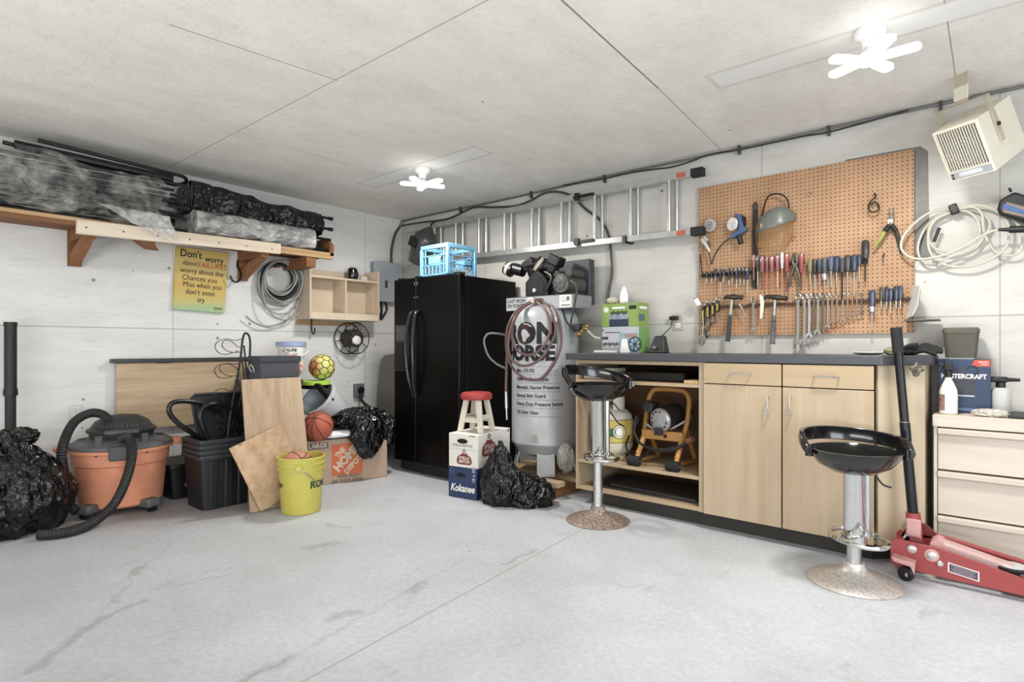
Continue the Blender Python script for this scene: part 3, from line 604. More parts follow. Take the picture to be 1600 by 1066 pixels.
def hoop(label, pts): return tag(MB().tube(catmull(pts, 10), .017, 12).build('plastic_hoop', pm((20, 20, 22), .3)), label, 'hoop', 'black hoops in the totes')
hoop('black plastic hoop curving out to the left of the nested totes', [(.80, -2.36, .20), (0.76, -2.426, 0.451), (0.77, -2.486, 0.515), (0.78, -2.574, 0.585), (0.78, -2.639, 0.658), (0.78, -2.66, 0.713), (0.78, -2.639, 0.756), (0.77, -2.57, 0.763), (0.76, -2.482, 0.747), (0.75, -2.404, 0.717), (0.74, -2.296, 0.656)])
hoop('black plastic hoop arching upright inside the nested totes', [(.84, -2.40, .22), (0.82, -2.419, 0.466), (0.82, -2.454, 0.571), (0.82, -2.473, 0.655), (0.81, -2.45, 0.707), (0.8, -2.384, 0.728), (0.78, -2.29, 0.71), (0.76, -2.207, 0.635), (0.75, -2.159, 0.474)])
t = thing('wire_rack', 'tall narrow black wire rack with looped rings standing in the nested totes', 'rack', (.78, -2.25, .15))
MB().tube(catmull([(.80, -2.30, .20), (0.78, -2.253, 0.584), (0.77, -2.202, 0.842), (0.76, -2.163, 1.034), (0.75, -2.139, 1.199), (0.75, -2.12, 1.248), (0.75, -2.093, 1.234), (0.75, -2.081, 1.175), (0.75, -2.085, 1.056), (.77, -2.10, .95), (.80, -2.13, .60)], 8), .0085, 8).build('frame', BLACK, t)
MB().tube(catmull([(0.76, -2.134, 1.155), (0.77, -2.129, 1.057), (0.79, -2.124, 0.863), (.82, -2.17, .70)], 6), .007, 8).build('frame_bar', BLACK, t)
MB().tube(catmull([(0.76, -2.154, 1.077), (0.77, -2.144, 0.985), (0.79, -2.148, 0.864), (.82, -2.2, .70)], 6), .006, 8).build('frame_bar', BLACK, t)
for dy in (0, 39, 76):
    mb = MB()
    if dy == 0:
        mb.tube(catmull([(0.76, -2.154, 1.203), (0.79, -2.211, 1.193), (0.82, -2.298, 1.202), (0.84, -2.361, 1.182), (0.84, -2.379, 1.145), (0.83, -2.352, 1.104), (0.81, -2.294, 1.089), (0.79, -2.229, 1.102), (0.77, -2.163, 1.106)], 8), .0028, 6); mb.tube(catmull([(0.76, -2.159, 1.14), (0.79, -2.201, 1.15), (0.82, -2.252, 1.183), (0.84, -2.311, 1.192), (0.84, -2.33, 1.155), (0.82, -2.289, 1.117), (0.79, -2.229, 1.102)], 8), .0028, 6)
    elif dy == 39:
        mb.tube(catmull([(0.76, -2.168, 1.019), (0.79, -2.22, 1.016), (0.82, -2.298, 1.023), (0.84, -2.361, 1.007), (0.84, -2.383, 0.97), (0.83, -2.352, 0.927), (0.81, -2.294, 0.915), (0.79, -2.229, 0.926), (0.77, -2.173, 0.928)], 8), .0028, 6); mb.tube(catmull([(0.76, -2.168, 0.961), (0.79, -2.211, 0.992), (0.82, -2.275, 1.018), (0.84, -2.334, 1.015), (0.84, -2.348, 0.983), (0.82, -2.298, 0.939), (0.79, -2.229, 0.926)], 8), .0028, 6)
    else:
        mb.tube(catmull([(0.76, -2.187, 0.822), (0.79, -2.248, 0.817), (0.82, -2.316, 0.837), (0.84, -2.37, 0.827), (0.84, -2.383, 0.786), (0.83, -2.352, 0.746), (0.81, -2.28, 0.735), (0.79, -2.22, 0.753)], 8), .0028, 6)
    mb.build('ring', BLACK, t)
# hidden totes carrying the heap
tote('black tote on the floor behind the tall plywood sheet', .72, -1.915, .001, .2, .18, .44, None, False); tote('black tote stacked behind the tall plywood sheet, under the grey fabric box', .72, -1.915, .442, .2, .18, .44, None, False)
tote('black tote against the wall at the bottom under the white pail', .28, -1.66, .001, .18, .16, .48, None, False); tote('black tote against the wall, topmost under the white pail', .28, -1.66, .482, .18, .16, .48, None, False)
t = thing('fabric_box', 'dark grey fabric storage box with lid on top of the totes behind the plywood', 'storage box', (.88, -1.95, .884))
FAB = pm((74, 76, 82), .9, var=.12, scale=60, bmp=.2)
box(.795, .975, -2.11, -1.80, .885, 1.035).build('body', FAB, t, bevel=.006); mb = box(.785, .985, -2.12, -1.79, 1.03, 1.075); mb.build('lid', pm((64, 66, 71), .9, var=.12, scale=60, bmp=.2), t, bevel=.006)
MB().tube(catmull([(.86, -2.122, .955), (.85, -2.135, .985), (.87, -2.135, 1.01), (.91, -2.135, .99), (.90, -2.122, .955)], 6), .005, 6).build('handle_loop', pm((178, 178, 178), .5), t)
pc = Vector((0.38, -1.54, 1.127))
t = thing('pail', 'small white plastic pail with blue rim and wire handle on the heap by the wall', 'pail', (pc.x, pc.y, .962))
MB().lathe([(.10, .965), (.118, 1.15), (.113, 1.15), (.096, .975)], (pc.x, pc.y, 0), n=36).build('body', WHITE, t)
MB().lathe([(.118, 1.145), (.128, 1.15), (.128, 1.185), (.12, 1.19), (.05, 1.192), (.01, 1.192)], (pc.x, pc.y, 0), n=36, cap0=False).build('lid', pm((150, 166, 206), .5), t)
MB().tube(catmull([(pc.x, pc.y-.125, 1.16), (pc.x+.1, pc.y-.11, 1.11), (pc.x+.135, pc.y, 1.065), (pc.x+.1, pc.y+.11, 1.11), (pc.x, pc.y+.125, 1.16)], 8), .0045, 8).build('handle', WHITE, t)
def pcyl(o, r, dz, ang0):
    return lambda x, y: Vector((o[0]+(r)*math.cos(ang0+x/r), o[1]+(r)*math.sin(ang0+x/r), o[2]+y+dz))
mb = MB(); mb.text('Easy-Fill', (0, 0, 0), (1, 0, 0), (0, 1, 0), .038, pcyl((pc.x, pc.y, 1.115), .119, 0, -.62), .02); mb.text('compound', (0, 0, 0), (1, 0, 0), (0, 1, 0), .024, pcyl((pc.x, pc.y, 1.082), .117, 0, -.5), .01)
mb.build('lettering', LETTER, t, recalc=False, smooth=0)
# balls
def ball_seams(mb, c, r, R, w):
    c = Vector(c)
    for n_ in ((1, 0, 0), (0, 1, 0)): mb.tube([c+R @ q for q in [(basis(n_)[0]*math.cos(a)+basis(n_)[1]*math.sin(a))*r*1.001 for a in [2*PI*k/48 for k in range(48)]]], w, 6, closed=True)
    for s in (-1, 1):
        mb.tube([c+R @ (Vector((s*(.42+.38*math.cos(2*a)*.9), math.cos(a)*1.0, math.sin(a)*1.0)).normalized()*r*1.001) for a in [2*PI*k/48 for k in range(48)]], w, 6, closed=True)
def basketball(label, c, r, col, R):
    t = thing('basketball', label, 'basketball', (c[0], c[1], c[2]-r), 0)
    MB().sphere(c, r, 40, 24).build('ball', pm(col, .6, var=.08, scale=40, bmp=.3), t, smooth=80)
    mb = MB(); ball_seams(mb, c, r, R, .0028); mb.build('seams', LETTER, t); return t
ROT = lambda a, b, c: Matrix.Rotation(a, 3, 'X') @ Matrix.Rotation(b, 3, 'Y') @ Matrix.Rotation(c, 3, 'Z')
q = Vector((0.87, -1.574, 0.512)); basketball('orange basketball sitting on top of the cardboard moving box', (q.x, q.y, .368+.121), .121, (186, 88, 62), ROT(.7, .5, .4))
q = Vector((0.7, -1.728, 0.982))
t = thing('play_ball', 'pale red and white ball behind the grey fabric box', 'ball', (q.x, q.y, q.z-.10))
mm, nt, b = base('red_white_ball', .4); co = coords(nt); nt.links.new(ramp(nt, noise_n(nt, co, 9, 2, .5, 1.0), [(.44, lin((198, 120, 108))), (.52, lin((232, 208, 200)))]), b.inputs['Base Color'])
MB().sphere(q, .105, 36, 20).build('ball', mm, t, smooth=80)
q = Vector((0.62, -1.385, 0.965)); r = .108
t = thing('soccer_ball', 'yellow and orange soccer ball with black seams on the heap by the wall', 'ball', (q.x, q.y, q.z-r))
mm, nt, b = base('soccer_yellow', .45); co = coords(nt); sp = N(nt, 'ShaderNodeSeparateXYZ'); nt.links.new(co, sp.inputs[0])
nt.links.new(ramp(nt, mathn(nt, 'ABSOLUTE', sp.outputs[1]), [(.06, lin((214, 206, 104))), (.098, lin((206, 108, 66)))]), b.inputs['Base Color'])
MB().sphere(q, r, 40, 24).build('ball', mm, t, smooth=80)
bm_ = bmesh.new(); bmesh.ops.create_icosphere(bm_, subdivisions=2, radius=1.0); mb = MB(); RR = ROT(.3, .2, .5)
vp = [v.co.copy() for v in bm_.verts]
fc = [sum((v.co for v in f.verts), Vector())/3 for f in bm_.faces]
for e in bm_.edges:
    if len(e.link_faces) == 2:
        a_, b_ = [sum((v.co for v in f.verts), Vector()).normalized() for f in e.link_faces]
        mb.tube([q+RR @ ((a_*(1-k/6)+b_*k/6).normalized()*r*1.002) for k in range(7)], .0034, 5)
bm_.free(); mb.build('seams', LETTER, t)
# tipped waste bin with odds and ends
c0, c1 = Vector((0.68, -1.244, 0.524)), Vector((0.7, -1.483, 0.718)); ax = (c1-c0).normalized(); L = (c1-c0).length
t = thing('waste_bin', 'light grey waste bin tipped on its side on the moving box, behind the basketball', 'waste bin', c0)
MB().lathe([(.105, 0), (.115, .015), (.158, L), (.174, L), (.174, L-.02), (.163, L-.02)], c0, ax, 36, True, False).lathe([(.10, .02), (.154, L)], c0, ax, 36, True, False).build('body', pm((196, 199, 203), .45, var=.04), t)
u_, v_, a_ = basis(ax)
o = MB().box(-.05, .05, -.012, .012, -.10, .10, Matrix.Rotation(.75, 3, 'X'), Vector((0.8, -1.478, 0.761))).build('scrub_pad', BLACKM, bevel=.01); tag(o, 'black foam pad sticking out of the tipped grey waste bin', 'pad')
q = Vector((0.66, -1.477, 0.831))+Vector((0, 0, .006)); t = thing('lime_tub_lid', 'lime green plastic lid under the yellow soccer ball', 'lid', (q.x, q.y, q.z))
MB().lathe([(.125, -.018), (.132, -.016), (.132, .014), (.12, .018), (.02, .012)], q, n=40).build('lid', pm((166, 212, 62), .45), t); MB().lathe([(.11, -.05), (.118, -.019)], q, n=36).build('tub', BLACK, t)
# plywood offcuts
PLY = wood((190, 164, 134), (166, 138, 108), 'Z', .7, 1.3); PLYK = wood((208, 176, 140), (178, 140, 104), 'X', .7, .8, True)
a_, b_, c_, d_ = Vector((1.231, -2.307, 0)), Vector((1.231, -1.84, 0)), Vector((1.07, -1.845, .912)), Vector((1.066, -2.29, .912))
a_.z = .004; b_.z = .004
t = tag(MB().prism([a_, b_, c_, d_], (-.015, 0, -.0)).build('plywood_sheet', PLY, bevel=.001), 'tall pale plywood sheet leaning in front of the grey fabric box', 'plywood')
A_, B_, D_ = Vector((1.19, -2.431, 0.458)), Vector((1.175, -2.063, 0.582)), Vector((1.255, -2.245, 0.004)); D_.z = .004; C2 = B_+D_-A_
t = tag(MB().prism([A_, B_, C2, D_], (-.012, .0, 0)).build('plywood_offcut', PLYK, bevel=.001), 'small square plywood offcut with knots, tilted against the tall plywood sheet', 'plywood')
# yellow bucket
bc = Vector((1.52-.090, -2.10+.055, 0)); YEL = pm((196, 184, 76), .45, var=.05)
t = thing('bucket', 'yellow plastic bucket holding a basketball, in front of the plywood', 'bucket', bc)
MB().lathe([(.128, .002), (.132, .01), (.148, .30), (.158, .302), (.158, .312), (.15, .316), (.15, .335), (.160, .337), (.160, .349), (.153, .353), (.155, .378), (.162, .38), (.160, .388), (.150, .388), (.147, .36), (.140, .29), (.124, .012)], bc, n=48).build('body', YEL, t)
fdir = (Vector((5.14, -4.17, 0))-bc).normalized(); fa = math.atan2(fdir.y, fdir.x)
mb = MB(); mb.text('RONA+', (0, 0, 0), (1, 0, 0), (0, 1, 0), .068, pcyl((bc.x, bc.y, .20), .1445, 0, fa+1.22), .03); mb.text('RONA+', (0, 0, 0), (1, 0, 0), (0, 1, 0), .068, pcyl((bc.x, bc.y, .20), .1445, 0, fa-1.78), .03)
mb.build('lettering', pm((28, 58, 36), .6), t, recalc=False, smooth=0)
pts = []
for k in range(13):
    a = fa-.12+.86*k/12; pts.append(bc+Vector((math.cos(a), math.sin(a), 0))*.163+Vector((0, 0, .325-.12*(k/12)**1.2)))
MB().tube(pts, .0035, 8).build('handle', STEEL, t)
q = bc+Vector((math.cos(fa-.12), math.sin(fa-.12), 0))*.152+Vector((0, 0, .325)); MB().box(-.01, .014, -.022, .022, -.02, .02, Matrix.Rotation(fa-.12, 3, 'Z'), q).build('handle_ear', YEL, t, bevel=.005)
basketball('worn pale orange basketball inside the yellow bucket', (bc.x-.02, bc.y-.02, .298), .12, (190, 122, 94), ROT(.2, .9, .1))
# cardboard moving box
hx = Vector((1.041, -1.003, 0)); U = Vector((.2786, .9604, 0)); Nn = Vector((.9604, -.2786, 0)); HZ = .365; LW = .70; DP = .30
CARD = pm((176, 148, 124), .8, var=.05, scale=6)
t = thing('moving_box', 'brown cardboard moving box with an orange square logo, on the floor by the refrigerator', 'cardboard box', hx-U*.35-Nn*.15)
P = [hx, hx-Nn*DP, hx-Nn*DP-U*LW, hx-U*LW]
mb = MB(); mb.loft([[p+Vector((0, 0, .002)) for p in P], [p+Vector((0, 0, HZ)) for p in P]]); mb.build('carton', CARD, t, bevel=.004)
f1 = MB().prism([hx+Vector((0, 0, HZ)), hx-U*LW+Vector((0, 0, HZ)), hx-U*LW-Nn*.14+Vector((0, 0, HZ+.012)), hx-Nn*.14+Vector((0, 0, HZ+.012))], (0, 0, .004)).build('flap', CARD, t)
def fp(s, z, e=.0015): return hx-U*s+Vector((0, 0, z))+Nn*e
OR = pm((206, 98, 58), .7, var=.04)
mb = MB(); mb.quad(fp(.355, .195, .001), U, (0, 0, 1), .262, .262); lg = mb.build('logo_square', OR, t, recalc=False)
mb = MB(); cs = math.cos(.785); du = (U*cs+Vector((0, 0, cs))).normalized(); dv = (Vector((0, 0, cs))-U*cs).normalized(); oc = fp(.355, .195)
mb.text('THE', oc+dv*.083-du*.0, du, dv, .062, bold=.05, sx=.8); mb.text('HOME', oc+dv*.010, du, dv, .098, bold=.055, sx=.92); mb.text('DEPOT', oc-dv*.072, du, dv, .062, bold=.05, sx=.95)
mb.build('logo_lettering', pm((206, 180, 156), .7), t, recalc=False, smooth=0)
mb = MB(); mb.text('How doers', fp(.34, .042), U, (0, 0, 1), .044, bold=.012); mb.text('get more done.', fp(.35, .008), U, (0, 0, 1), .044, bold=.012)
LGR = pm((98, 84, 72), .7); mb.v = [v+Vector((0, 0, .012)) for v in mb.v]; mb.build('slogan', LGR, t, recalc=False, smooth=0)
mb = MB(); mb.quad(fp(.60, .327, .001), U, (0, 0, 1), .17, .05); mb.build('size_band', pm((96, 84, 74), .7), t, recalc=False)
mb = MB(); mb.text('LARGE', fp(.60, .327), U, (0, 0, 1), .05, bold=.03); mb.build('size_lettering', pm((206, 190, 172), .7), t, recalc=False, smooth=0)
q = hx-U*.36-Nn*.06+Vector((0, 0, HZ+.035)); o = blob(MB(), q, (.08, .20, .04), 5, 5, .2, 1.6, HZ+.02).build('cloth', pm((222, 224, 230), .8), smooth=70); tag(o, 'folded white cloth on the cardboard moving box, in front of the black bag', 'cloth')
def drape(p, n):
    k = max(0, -n.z); f_ = max(0, n.x); return Vector((p.x, p.y*(1-.35*k), p.z))
t = thing('garbage_bag', 'shiny black bag draped over the right end of the moving box by the refrigerator', 'garbage bag', (.95, -1.05, .3))
q = Vector((1.02, -1.197, 0.376)); blob(MB(), q, (.085, .165, .19), 8, 6, .24, 1.7, None, drape, 4, .7).build('hanging_part', BAG, t, smooth=70)
q = Vector((0.85, -1.149, 0.506)); blob(MB(), q, (.19, .27, .105), 19, 6, .26, 1.8, .372).build('top_part', BAG, t, smooth=70)
q = Vector((0.98, -0.97, 0.385)); blob(MB(), q, (.08, .09, .16), 28, 6, .26, 1.8).build('side_part', BAG, t, smooth=70)
MB().ring((1.08, -1.168, 0.532), (.9, -.3, .2), .014, .005, 20, 8).build('grommet', CHROME, t)
t = tag(blob(MB(), (.30, -.86, .24), (.16, .42, .26), 31, 5, .14, 1.4, .002).build('duffel_bag', BLACKM, smooth=70), 'long black soft bag along the wall base behind the moving box', 'bag')
# ------------------------------------------------------------------ refrigerator corner
FR = pm((6, 6, 7), .34, var=.15, scale=3); FRB = pm((7, 7, 8), .5, var=.2)
for m_ in (FR, FRB): m_.node_tree.nodes['Principled BSDF'].inputs['Specular IOR Level'].default_value = .18
t = thing('refrigerator', 'tall black side by side refrigerator with water dispenser and curved handles', 'refrigerator', (1.305, -.43, 0))
box(.88, 1.73, -.715, -.06, .03, 1.745).build('cabinet', FRB, t, bevel=.006)
dl = box(.876, 1.183, -.80, -.725, .10, 1.762).build('freezer_door', FR, t, bevel=.012); dr = box(1.191, 1.735, -.80, -.725, .10, 1.762).build('fridge_door', FR, t, bevel=.012)
for d_, x, s in ((dl, 1.155, -1), (dr, 1.222, 1)):
    MB().tube(catmull([(x, -.80, 1.46), (x+.002*s, -.845, 1.42), (x+.012*s, -.875, 1.25), (x+.012*s, -.878, 1.10), (x+.004*s, -.865, .92), (x-.012*s, -.845, .80), (x-.02*s, -.815, .70)], 8), .016, 10).build('handle', pm((30, 30, 32), .25), d_)
    mb = MB()
    for z in (1.70, 1.715, 1.585): mb.cyl((x-.015*s, -.8005, z), (x-.015*s, -.803, z), .006, n=10)
    mb.build('screw_caps', pm((150, 150, 150), .4, .5), d_)
dp = box(.905, 1.09, -.806, -.80, .92, 1.345).build('dispenser', pm((44, 44, 46), .4), dl, bevel=.003)
box(.92, 1.075, -.809, -.806, 1.20, 1.33).build('dispenser_panel', pm((70, 70, 72), .4), dl, bevel=.002); box(.92, 1.075, -.8085, -.806, .94, 1.18).build('dispenser_recess', pm((4, 4, 4), .6), dl)
box(.92, 1.08, -.822, -.80, .925, .94).build('drip_tray', pm((40, 40, 42), .3), dl, bevel=.002)
box(.90, 1.72, -.735, -.70, .015, .095).build('base_grille', BLACKM, t); box(.95, 1.72, -.742, -.735, .085, .092).build('grille_trim', pm((112, 110, 104), .5), t)
for x in (.93, 1.19, 1.68): MB().cyl((x, -.70, 0), (x, -.70, .03), .02, n=12).build('leveling_foot', DKSTEEL, t)
for x in (.95, 1.19, 1.68): box(x-.03, x+.03, -.79, -.70, 1.762, 1.775).build('hinge_cover', BLACK, t, bevel=.004)
# milk crate
BLU = pm((104, 164, 200), .5, var=.05)
t = thing('milk_crate', 'light blue plastic milk crate standing on top of the black refrigerator', 'crate', (1.42, -.63, 1.765))
X0, X1, Y0, Y1, Z0, Z1 = 1.255, 1.585, -.79, -.46, 1.766, 2.03
mb = MB(); e = .014
for (x0, x1, y0, y1) in ((X0-.008, X1+.008, Y0-.008, Y0+e), (X0-.008, X1+.008, Y1-e, Y1+.008), (X0-.008, X0+e, Y0+e, Y1-e), (X1-e, X1+.008, Y0+e, Y1-e)): mb.box(x0, x1, y0, y1, Z1-.035, Z1)
mb.build('rim', BLU, t, bevel=.003)
mb = MB()
for x in (X0, X1): 
    for y in (Y0, Y1): box(x-.014, x+.014, y-.014, y+.014, Z0, Z1-.035).build('corner_post', BLU, t, bevel=.005)
for nm, ax, c in (('front_grid', 0, Y0), ('back_grid', 0, Y1), ('left_grid', 1, X0), ('right_grid', 1, X1)):
    mb = MB(); lo, hi = (X0, X1) if ax == 0 else (Y0, Y1)
    def bx(a0, a1, z0, z1):
        if ax == 0: mb.box(a0, a1, c-.004, c+.004, z0, z1)
        else: mb.box(c-.004, c+.004, a0, a1, z0, z1)
    for z in (.0, .085, .165): bx(lo, hi, Z0+z, Z0+z+.010)
    for k in range(1, 7): p = lo+(hi-lo)*k/7; bx(p-.004, p+.004, Z0, Z1-.035 if k in (1, 6) else Z0+.09)
    bx(lo+.09, hi-.09, Z0+.10, Z0+.17) if nm != 'right_grid' else bx(lo+.20, hi-.03, Z0+.06, Z0+.14)
    mb.build(nm, BLU, t)
mb = MB()
for k in range(8): p = X0+(X1-X0)*k/7; mb.box(p-.005, p+.005, Y0, Y1, Z0, Z0+.006); q_ = Y0+(Y1-Y0)*k/7; mb.box(X0, X1, q_-.005, q_+.005, Z0, Z0+.006)
mb.build('floor_grid', BLU, t)
t = thing('welding_helmet', 'dark grey welding helmet hanging from the ladder end in the corner', 'helmet', (.62, -.22, 2.0))
R = Matrix.Rotation(.5, 3, 'Y')
mb = MB(); loops = []
for i in range(13):
    a = i/12; z = .17-.40*a; r = .135*math.sin(min(1, a*2.4+.06)*PI/2)*(1-.42*max(0, a-.45)); q = R @ Vector((0, 0, z))
    loops.append([Vector((.63, -.21, 2.22))+R @ Vector((r*1.0*math.cos(2*PI*k/24), r*.95*math.sin(2*PI*k/24), z)) for k in range(24)])
mb.loft(loops).build('shell', pm((66, 66, 68), .3, var=.1), t)
w = Vector((.63, -.21, 2.22))+R @ Vector((-.02, -.12, -.02)); MB().box(-.06, .06, -.02, .02, -.05, .05, R, w).build('visor', BLACK, t, bevel=.006)
w2 = Vector((.63, -.21, 2.22))+R @ Vector((-.13, 0, -.03)); MB().box(-.02, .02, -.05, .05, -.05, .05, R, w2).build('knob', BLACK, t, bevel=.01)
MB().tube(catmull([(.66, -.16, 2.36), (.66, -.14, 2.42), (.66, -.10, 2.44)], 6), .008, 8).build('strap', BLACK, t)
# ladder
t = thing('extension_ladder', 'long aluminium extension ladder hung sideways on the back wall', 'ladder', (1.8, -.09, 2.2))
def chan(a, b, y0, y1, h, name):
    a, b = Vector(a), Vector(b); w = .012
    MB().loft([[Vector((p.x, y1, p.z-h)), Vector((p.x, y0, p.z-h)), Vector((p.x, y0, p.z+h)), Vector((p.x, y1, p.z+h)), Vector((p.x, y1, p.z+h-.006)), Vector((p.x, y0+.01, p.z+h-.006)), Vector((p.x, y0+.01, p.z-h+.006)), Vector((p.x, y1, p.z-h+.006))] for p in (a, b)]).build(name, ALU, t)
chan((.22, 0, 2.405), (3.46, 0, 2.412), -.125, -.078, .022, 'front_rail'); chan((.20, 0, 2.055), (3.46, 0, 1.985), -.125, -.078, .022, 'front_rail')
chan((.30, 0, 2.40), (3.15, 0, 2.408), -.073, -.028, .020, 'rear_rail'); chan((.30, 0, 2.06), (3.15, 0, 1.997), -.073, -.028, .020, 'rear_rail')
for p in ((0.661, -0.105, 2.425), (0.98, -0.105, 2.381), (1.3, -0.105, 2.337), (1.629, -0.105, 2.292), (1.954, -0.105, 2.248), (2.278, -0.105, 2.203), (2.61, -0.105, 2.158), (2.939, -0.105, 2.113), (3.262, -0.105, 2.069)):
    MB().cyl((p[0], -.102, 2.02-.022*(p[0]-1.8)), (p[0], -.102, 2.395), .0165, n=14).build('rung', ALU, t)
for p in ((0.706, -0.052, 2.427), (1.029, -0.052, 2.383), (1.349, -0.052, 2.339), (1.669, -0.052, 2.295), (1.997, -0.052, 2.251), (2.329, -0.052, 2.205), (2.652, -0.052, 2.161), (2.977, -0.052, 2.116), (3.301, -0.052, 2.072)):
    MB().cyl((p[0], -.052, 2.02-.022*(p[0]-1.8)), (p[0], -.052, 2.39), .0165, n=14).build('rung', ALU, t)
for z in (2.412, 1.985):
    MB().box(3.44, 3.53, -.135, -.07, z-.03, z+.03).build('end_foot', BLACKM, t, bevel=.004); MB().box(3.33, 3.40, -.1265, -.124, z-.018, z+.018).build('warning_sticker', pm((186, 92, 66), .5), t)
for z in (2.40, 2.02): MB().box(2.42, 2.62, -.14, -.12, z-.012, z+.012).box(2.44, 2.48, -.15, -.12, z-.03, z+.03).build('rung_lock', BLACK, t, bevel=.002)
for x in (1.15, 2.9):
    tag(MB().prism([(x-.015, 0, 2.30-.3), (x-.015, -.12, 2.0-.04), (x-.015, -.14, 2.0-.04), (x-.015, -.14, 2.0+.02), (x-.015, -.13, 2.0+.02), (x-.015, -.128, 2.0-.03), (x-.015, 0, 2.0-.03)], (.03, 0, 0)).build('ladder_hook', DKSTEEL), 'steel wall hook under the ladder '+('at its left half' if x < 2 else 'near its right end'), 'hook', 'ladder hooks')
# cables along the back wall
def cable(label, pts, r, m=DKSTEEL, ribs=0, n=10): return tag(MB().tube(catmull(pts, n), r, 8, ribs=ribs).build('wall_cable', m), label, 'cable')
t = thing('ceiling_conduit', 'long armoured cable clipped along the joint of back wall and ceiling', 'cable', (2.6, -.02, 2.55))
MB().tube([(x_, -.018, 2.553+.003*math.sin(x_*3)) for x_ in [.02+.03*i for i in range(260)]], .010, 8, ribs=.86).build('cable', pm((112, 112, 110), .45, .5), t)
for p in ((0.966, -0.018, 2.561), (1.879, -0.018, 2.566), (2.656, -0.018, 2.554), (3.752, -0.018, 2.551), (4.318, -0.018, 2.545), (4.898, -0.018, 2.564)): box(p[0]-.008, p[0]+.008, -.034, -.002, 2.51, 2.57).build('clip', DKSTEEL, t)
cable('grey cable sagging above the ladder, then dropping to the counter', [(.05, -.03, 2.50), (0.338, -0.03, 2.495), (0.79, -0.03, 2.473), (1.141, -0.03, 2.531), (1.416, -0.03, 2.495), (1.698, -0.03, 2.463), (1.888, -0.03, 2.486), (2.035, -0.03, 2.525), (2.19, -0.03, 2.51), (2.325, -0.02, 2.45), (2.468, -0.018, 2.317), (2.613, -0.018, 2.199), (2.687, -0.018, 2.082), (2.718, -0.02, 1.893), (2.724, -0.02, 1.745), (2.7, -0.02, 1.631), (2.67, -0.02, 1.474)], .010)
cable('thin dark cable sagging under the ceiling joint above the pegboard', [(2.244, -0.03, 2.557), (2.633, -0.03, 2.54), (2.9, -0.03, 2.541), (3.094, -0.03, 2.529), (3.253, -0.03, 2.517), (3.405, -0.03, 2.529), (3.55, -0.03, 2.551), (3.733, -0.03, 2.538), (4.15, -0.03, 2.536), (4.339, -0.03, 2.528), (4.746, -0.03, 2.556)], .006, WIRE)
# ------------------------------------------------------------------ air compressor
TK = pm((176, 179, 184), .32, .15, var=.05, scale=4, coat=.3)
t = thing('air_compressor', 'tall grey upright air compressor with black pump and motor on top', 'air compressor', (2.27, -.33, .10))
tc = Vector((2.27, -.33, 0)); TR = .277
MB().lathe([(.02, .235), (.14, .25), (.23, .285), (TR, .36), (TR+.003, .365), (TR+.003, .375), (TR, .38), (TR, 1.36), (.262, 1.41), (.22, 1.455), (.14, 1.485), (.02, 1.495)], tc, n=64).build('tank', TK, t)
for a in (-2.35, -.9, .55, 2.0):
    d = Vector((math.cos(a), math.sin(a), 0)); s = Vector((-d.y, d.x, 0))
    MB().loft([[tc+d*.20+s*.07*k+d*e_+Vector((0, 0, .36)) for k, e_ in ((-1, 0), (1, 0), (1, .012), (-1, .012))], [tc+d*.25+s*.07*k+d*e_+Vector((0, 0, .14)) for k, e_ in ((-1, 0), (1, 0), (1, .012), (-1, .012))], [tc+d*.27+s*.07*k+d*e_+Vector((0, 0, .125)) for k, e_ in ((-1, 0), (1, 0), (1, .012), (-1, .012))]]).build('leg', pm((176, 178, 180), .4, .2), t)
PL = pm((168, 171, 175), .4, .15, var=.04)
pla = [(1.955, -0.45, 1.559), (2.629, -0.45, 1.563), (2.641, -0.45, 1.453), (1.941, -0.45, 1.445)]
z1 = 1.56
MB().prism([(1.948, -.45, z1), (2.63, -.45, z1), (2.63, -.45, 1.448), (1.948, -.45, 1.448)], (0, .008, 0)).box(1.948, 2.63, -.45, -.18, z1-.008, z1).build('pump_plate', PL, t, bevel=.002)
MB().prism([(2.63, -.442, z1), (2.63, -.18, z1), (2.63, -.18, 1.46), (2.63, -.442, 1.448)], (-.006, 0, 0)).build('plate_side', pm((150, 153, 157), .4, .2), t)
mb = MB(); mb.text('CAST IRON', (2.055, -.4515, 1.527), (1, 0, 0), (0, 0, 1), .040, bold=.02, sx=.98); mb.text('EN FONTE', (2.055, -.4515, 1.487), (1, 0, 0), (0, 0, 1), .040, bold=.02, sx=.98); mb.build('lettering', LETTER, t, recalc=False, smooth=0)
lb = box(2.505, 2.615, -.4525, -.45, 1.457, 1.553).build('plate_label', LETW, t)
mb = MB(); mb.ring((2.54, -.453, 1.52), (0, 1, 0), .018, .002, 16, 5); mb.box(2.57, 2.60, -.4535, -.4525, 1.505, 1.54); mb.box(2.52, 2.605, -.4535, -.4525, 1.468, 1.478); mb.build('label_marks', pm((110, 108, 104), .6), t)
IRN = pm((20, 20, 21), .38, var=.3, scale=20)
MB().prism([(2.13, -.42, z1), (2.36, -.42, z1), (2.36, -.42, 1.68), (2.31, -.42, 1.74), (2.25, -.42, 1.775), (2.19, -.42, 1.74), (2.13, -.42, 1.68)], (0, .20, 0)).build('crankcase', IRN, t, bevel=.01)
box(2.36, 2.46, -.38, -.2, z1, 1.74).build('crankcase_side', IRN, t, bevel=.01)
mb = MB(); mb.prism([(2.155, -.425, 1.575), (2.325, -.425, 1.575), (2.325, -.425, 1.67), (2.24, -.425, 1.735), (2.155, -.425, 1.67)], (0, .006, 0)); mb.build('crankcase_cover', pm((34, 34, 36), .35), t, bevel=.003)
MB().cyl((2.235, -.426, 1.61), (2.235, -.436, 1.61), .016, n=20).build('oil_sight_glass', pm((190, 190, 180), .2), t)
TAN = pm((196, 188, 160), .55)
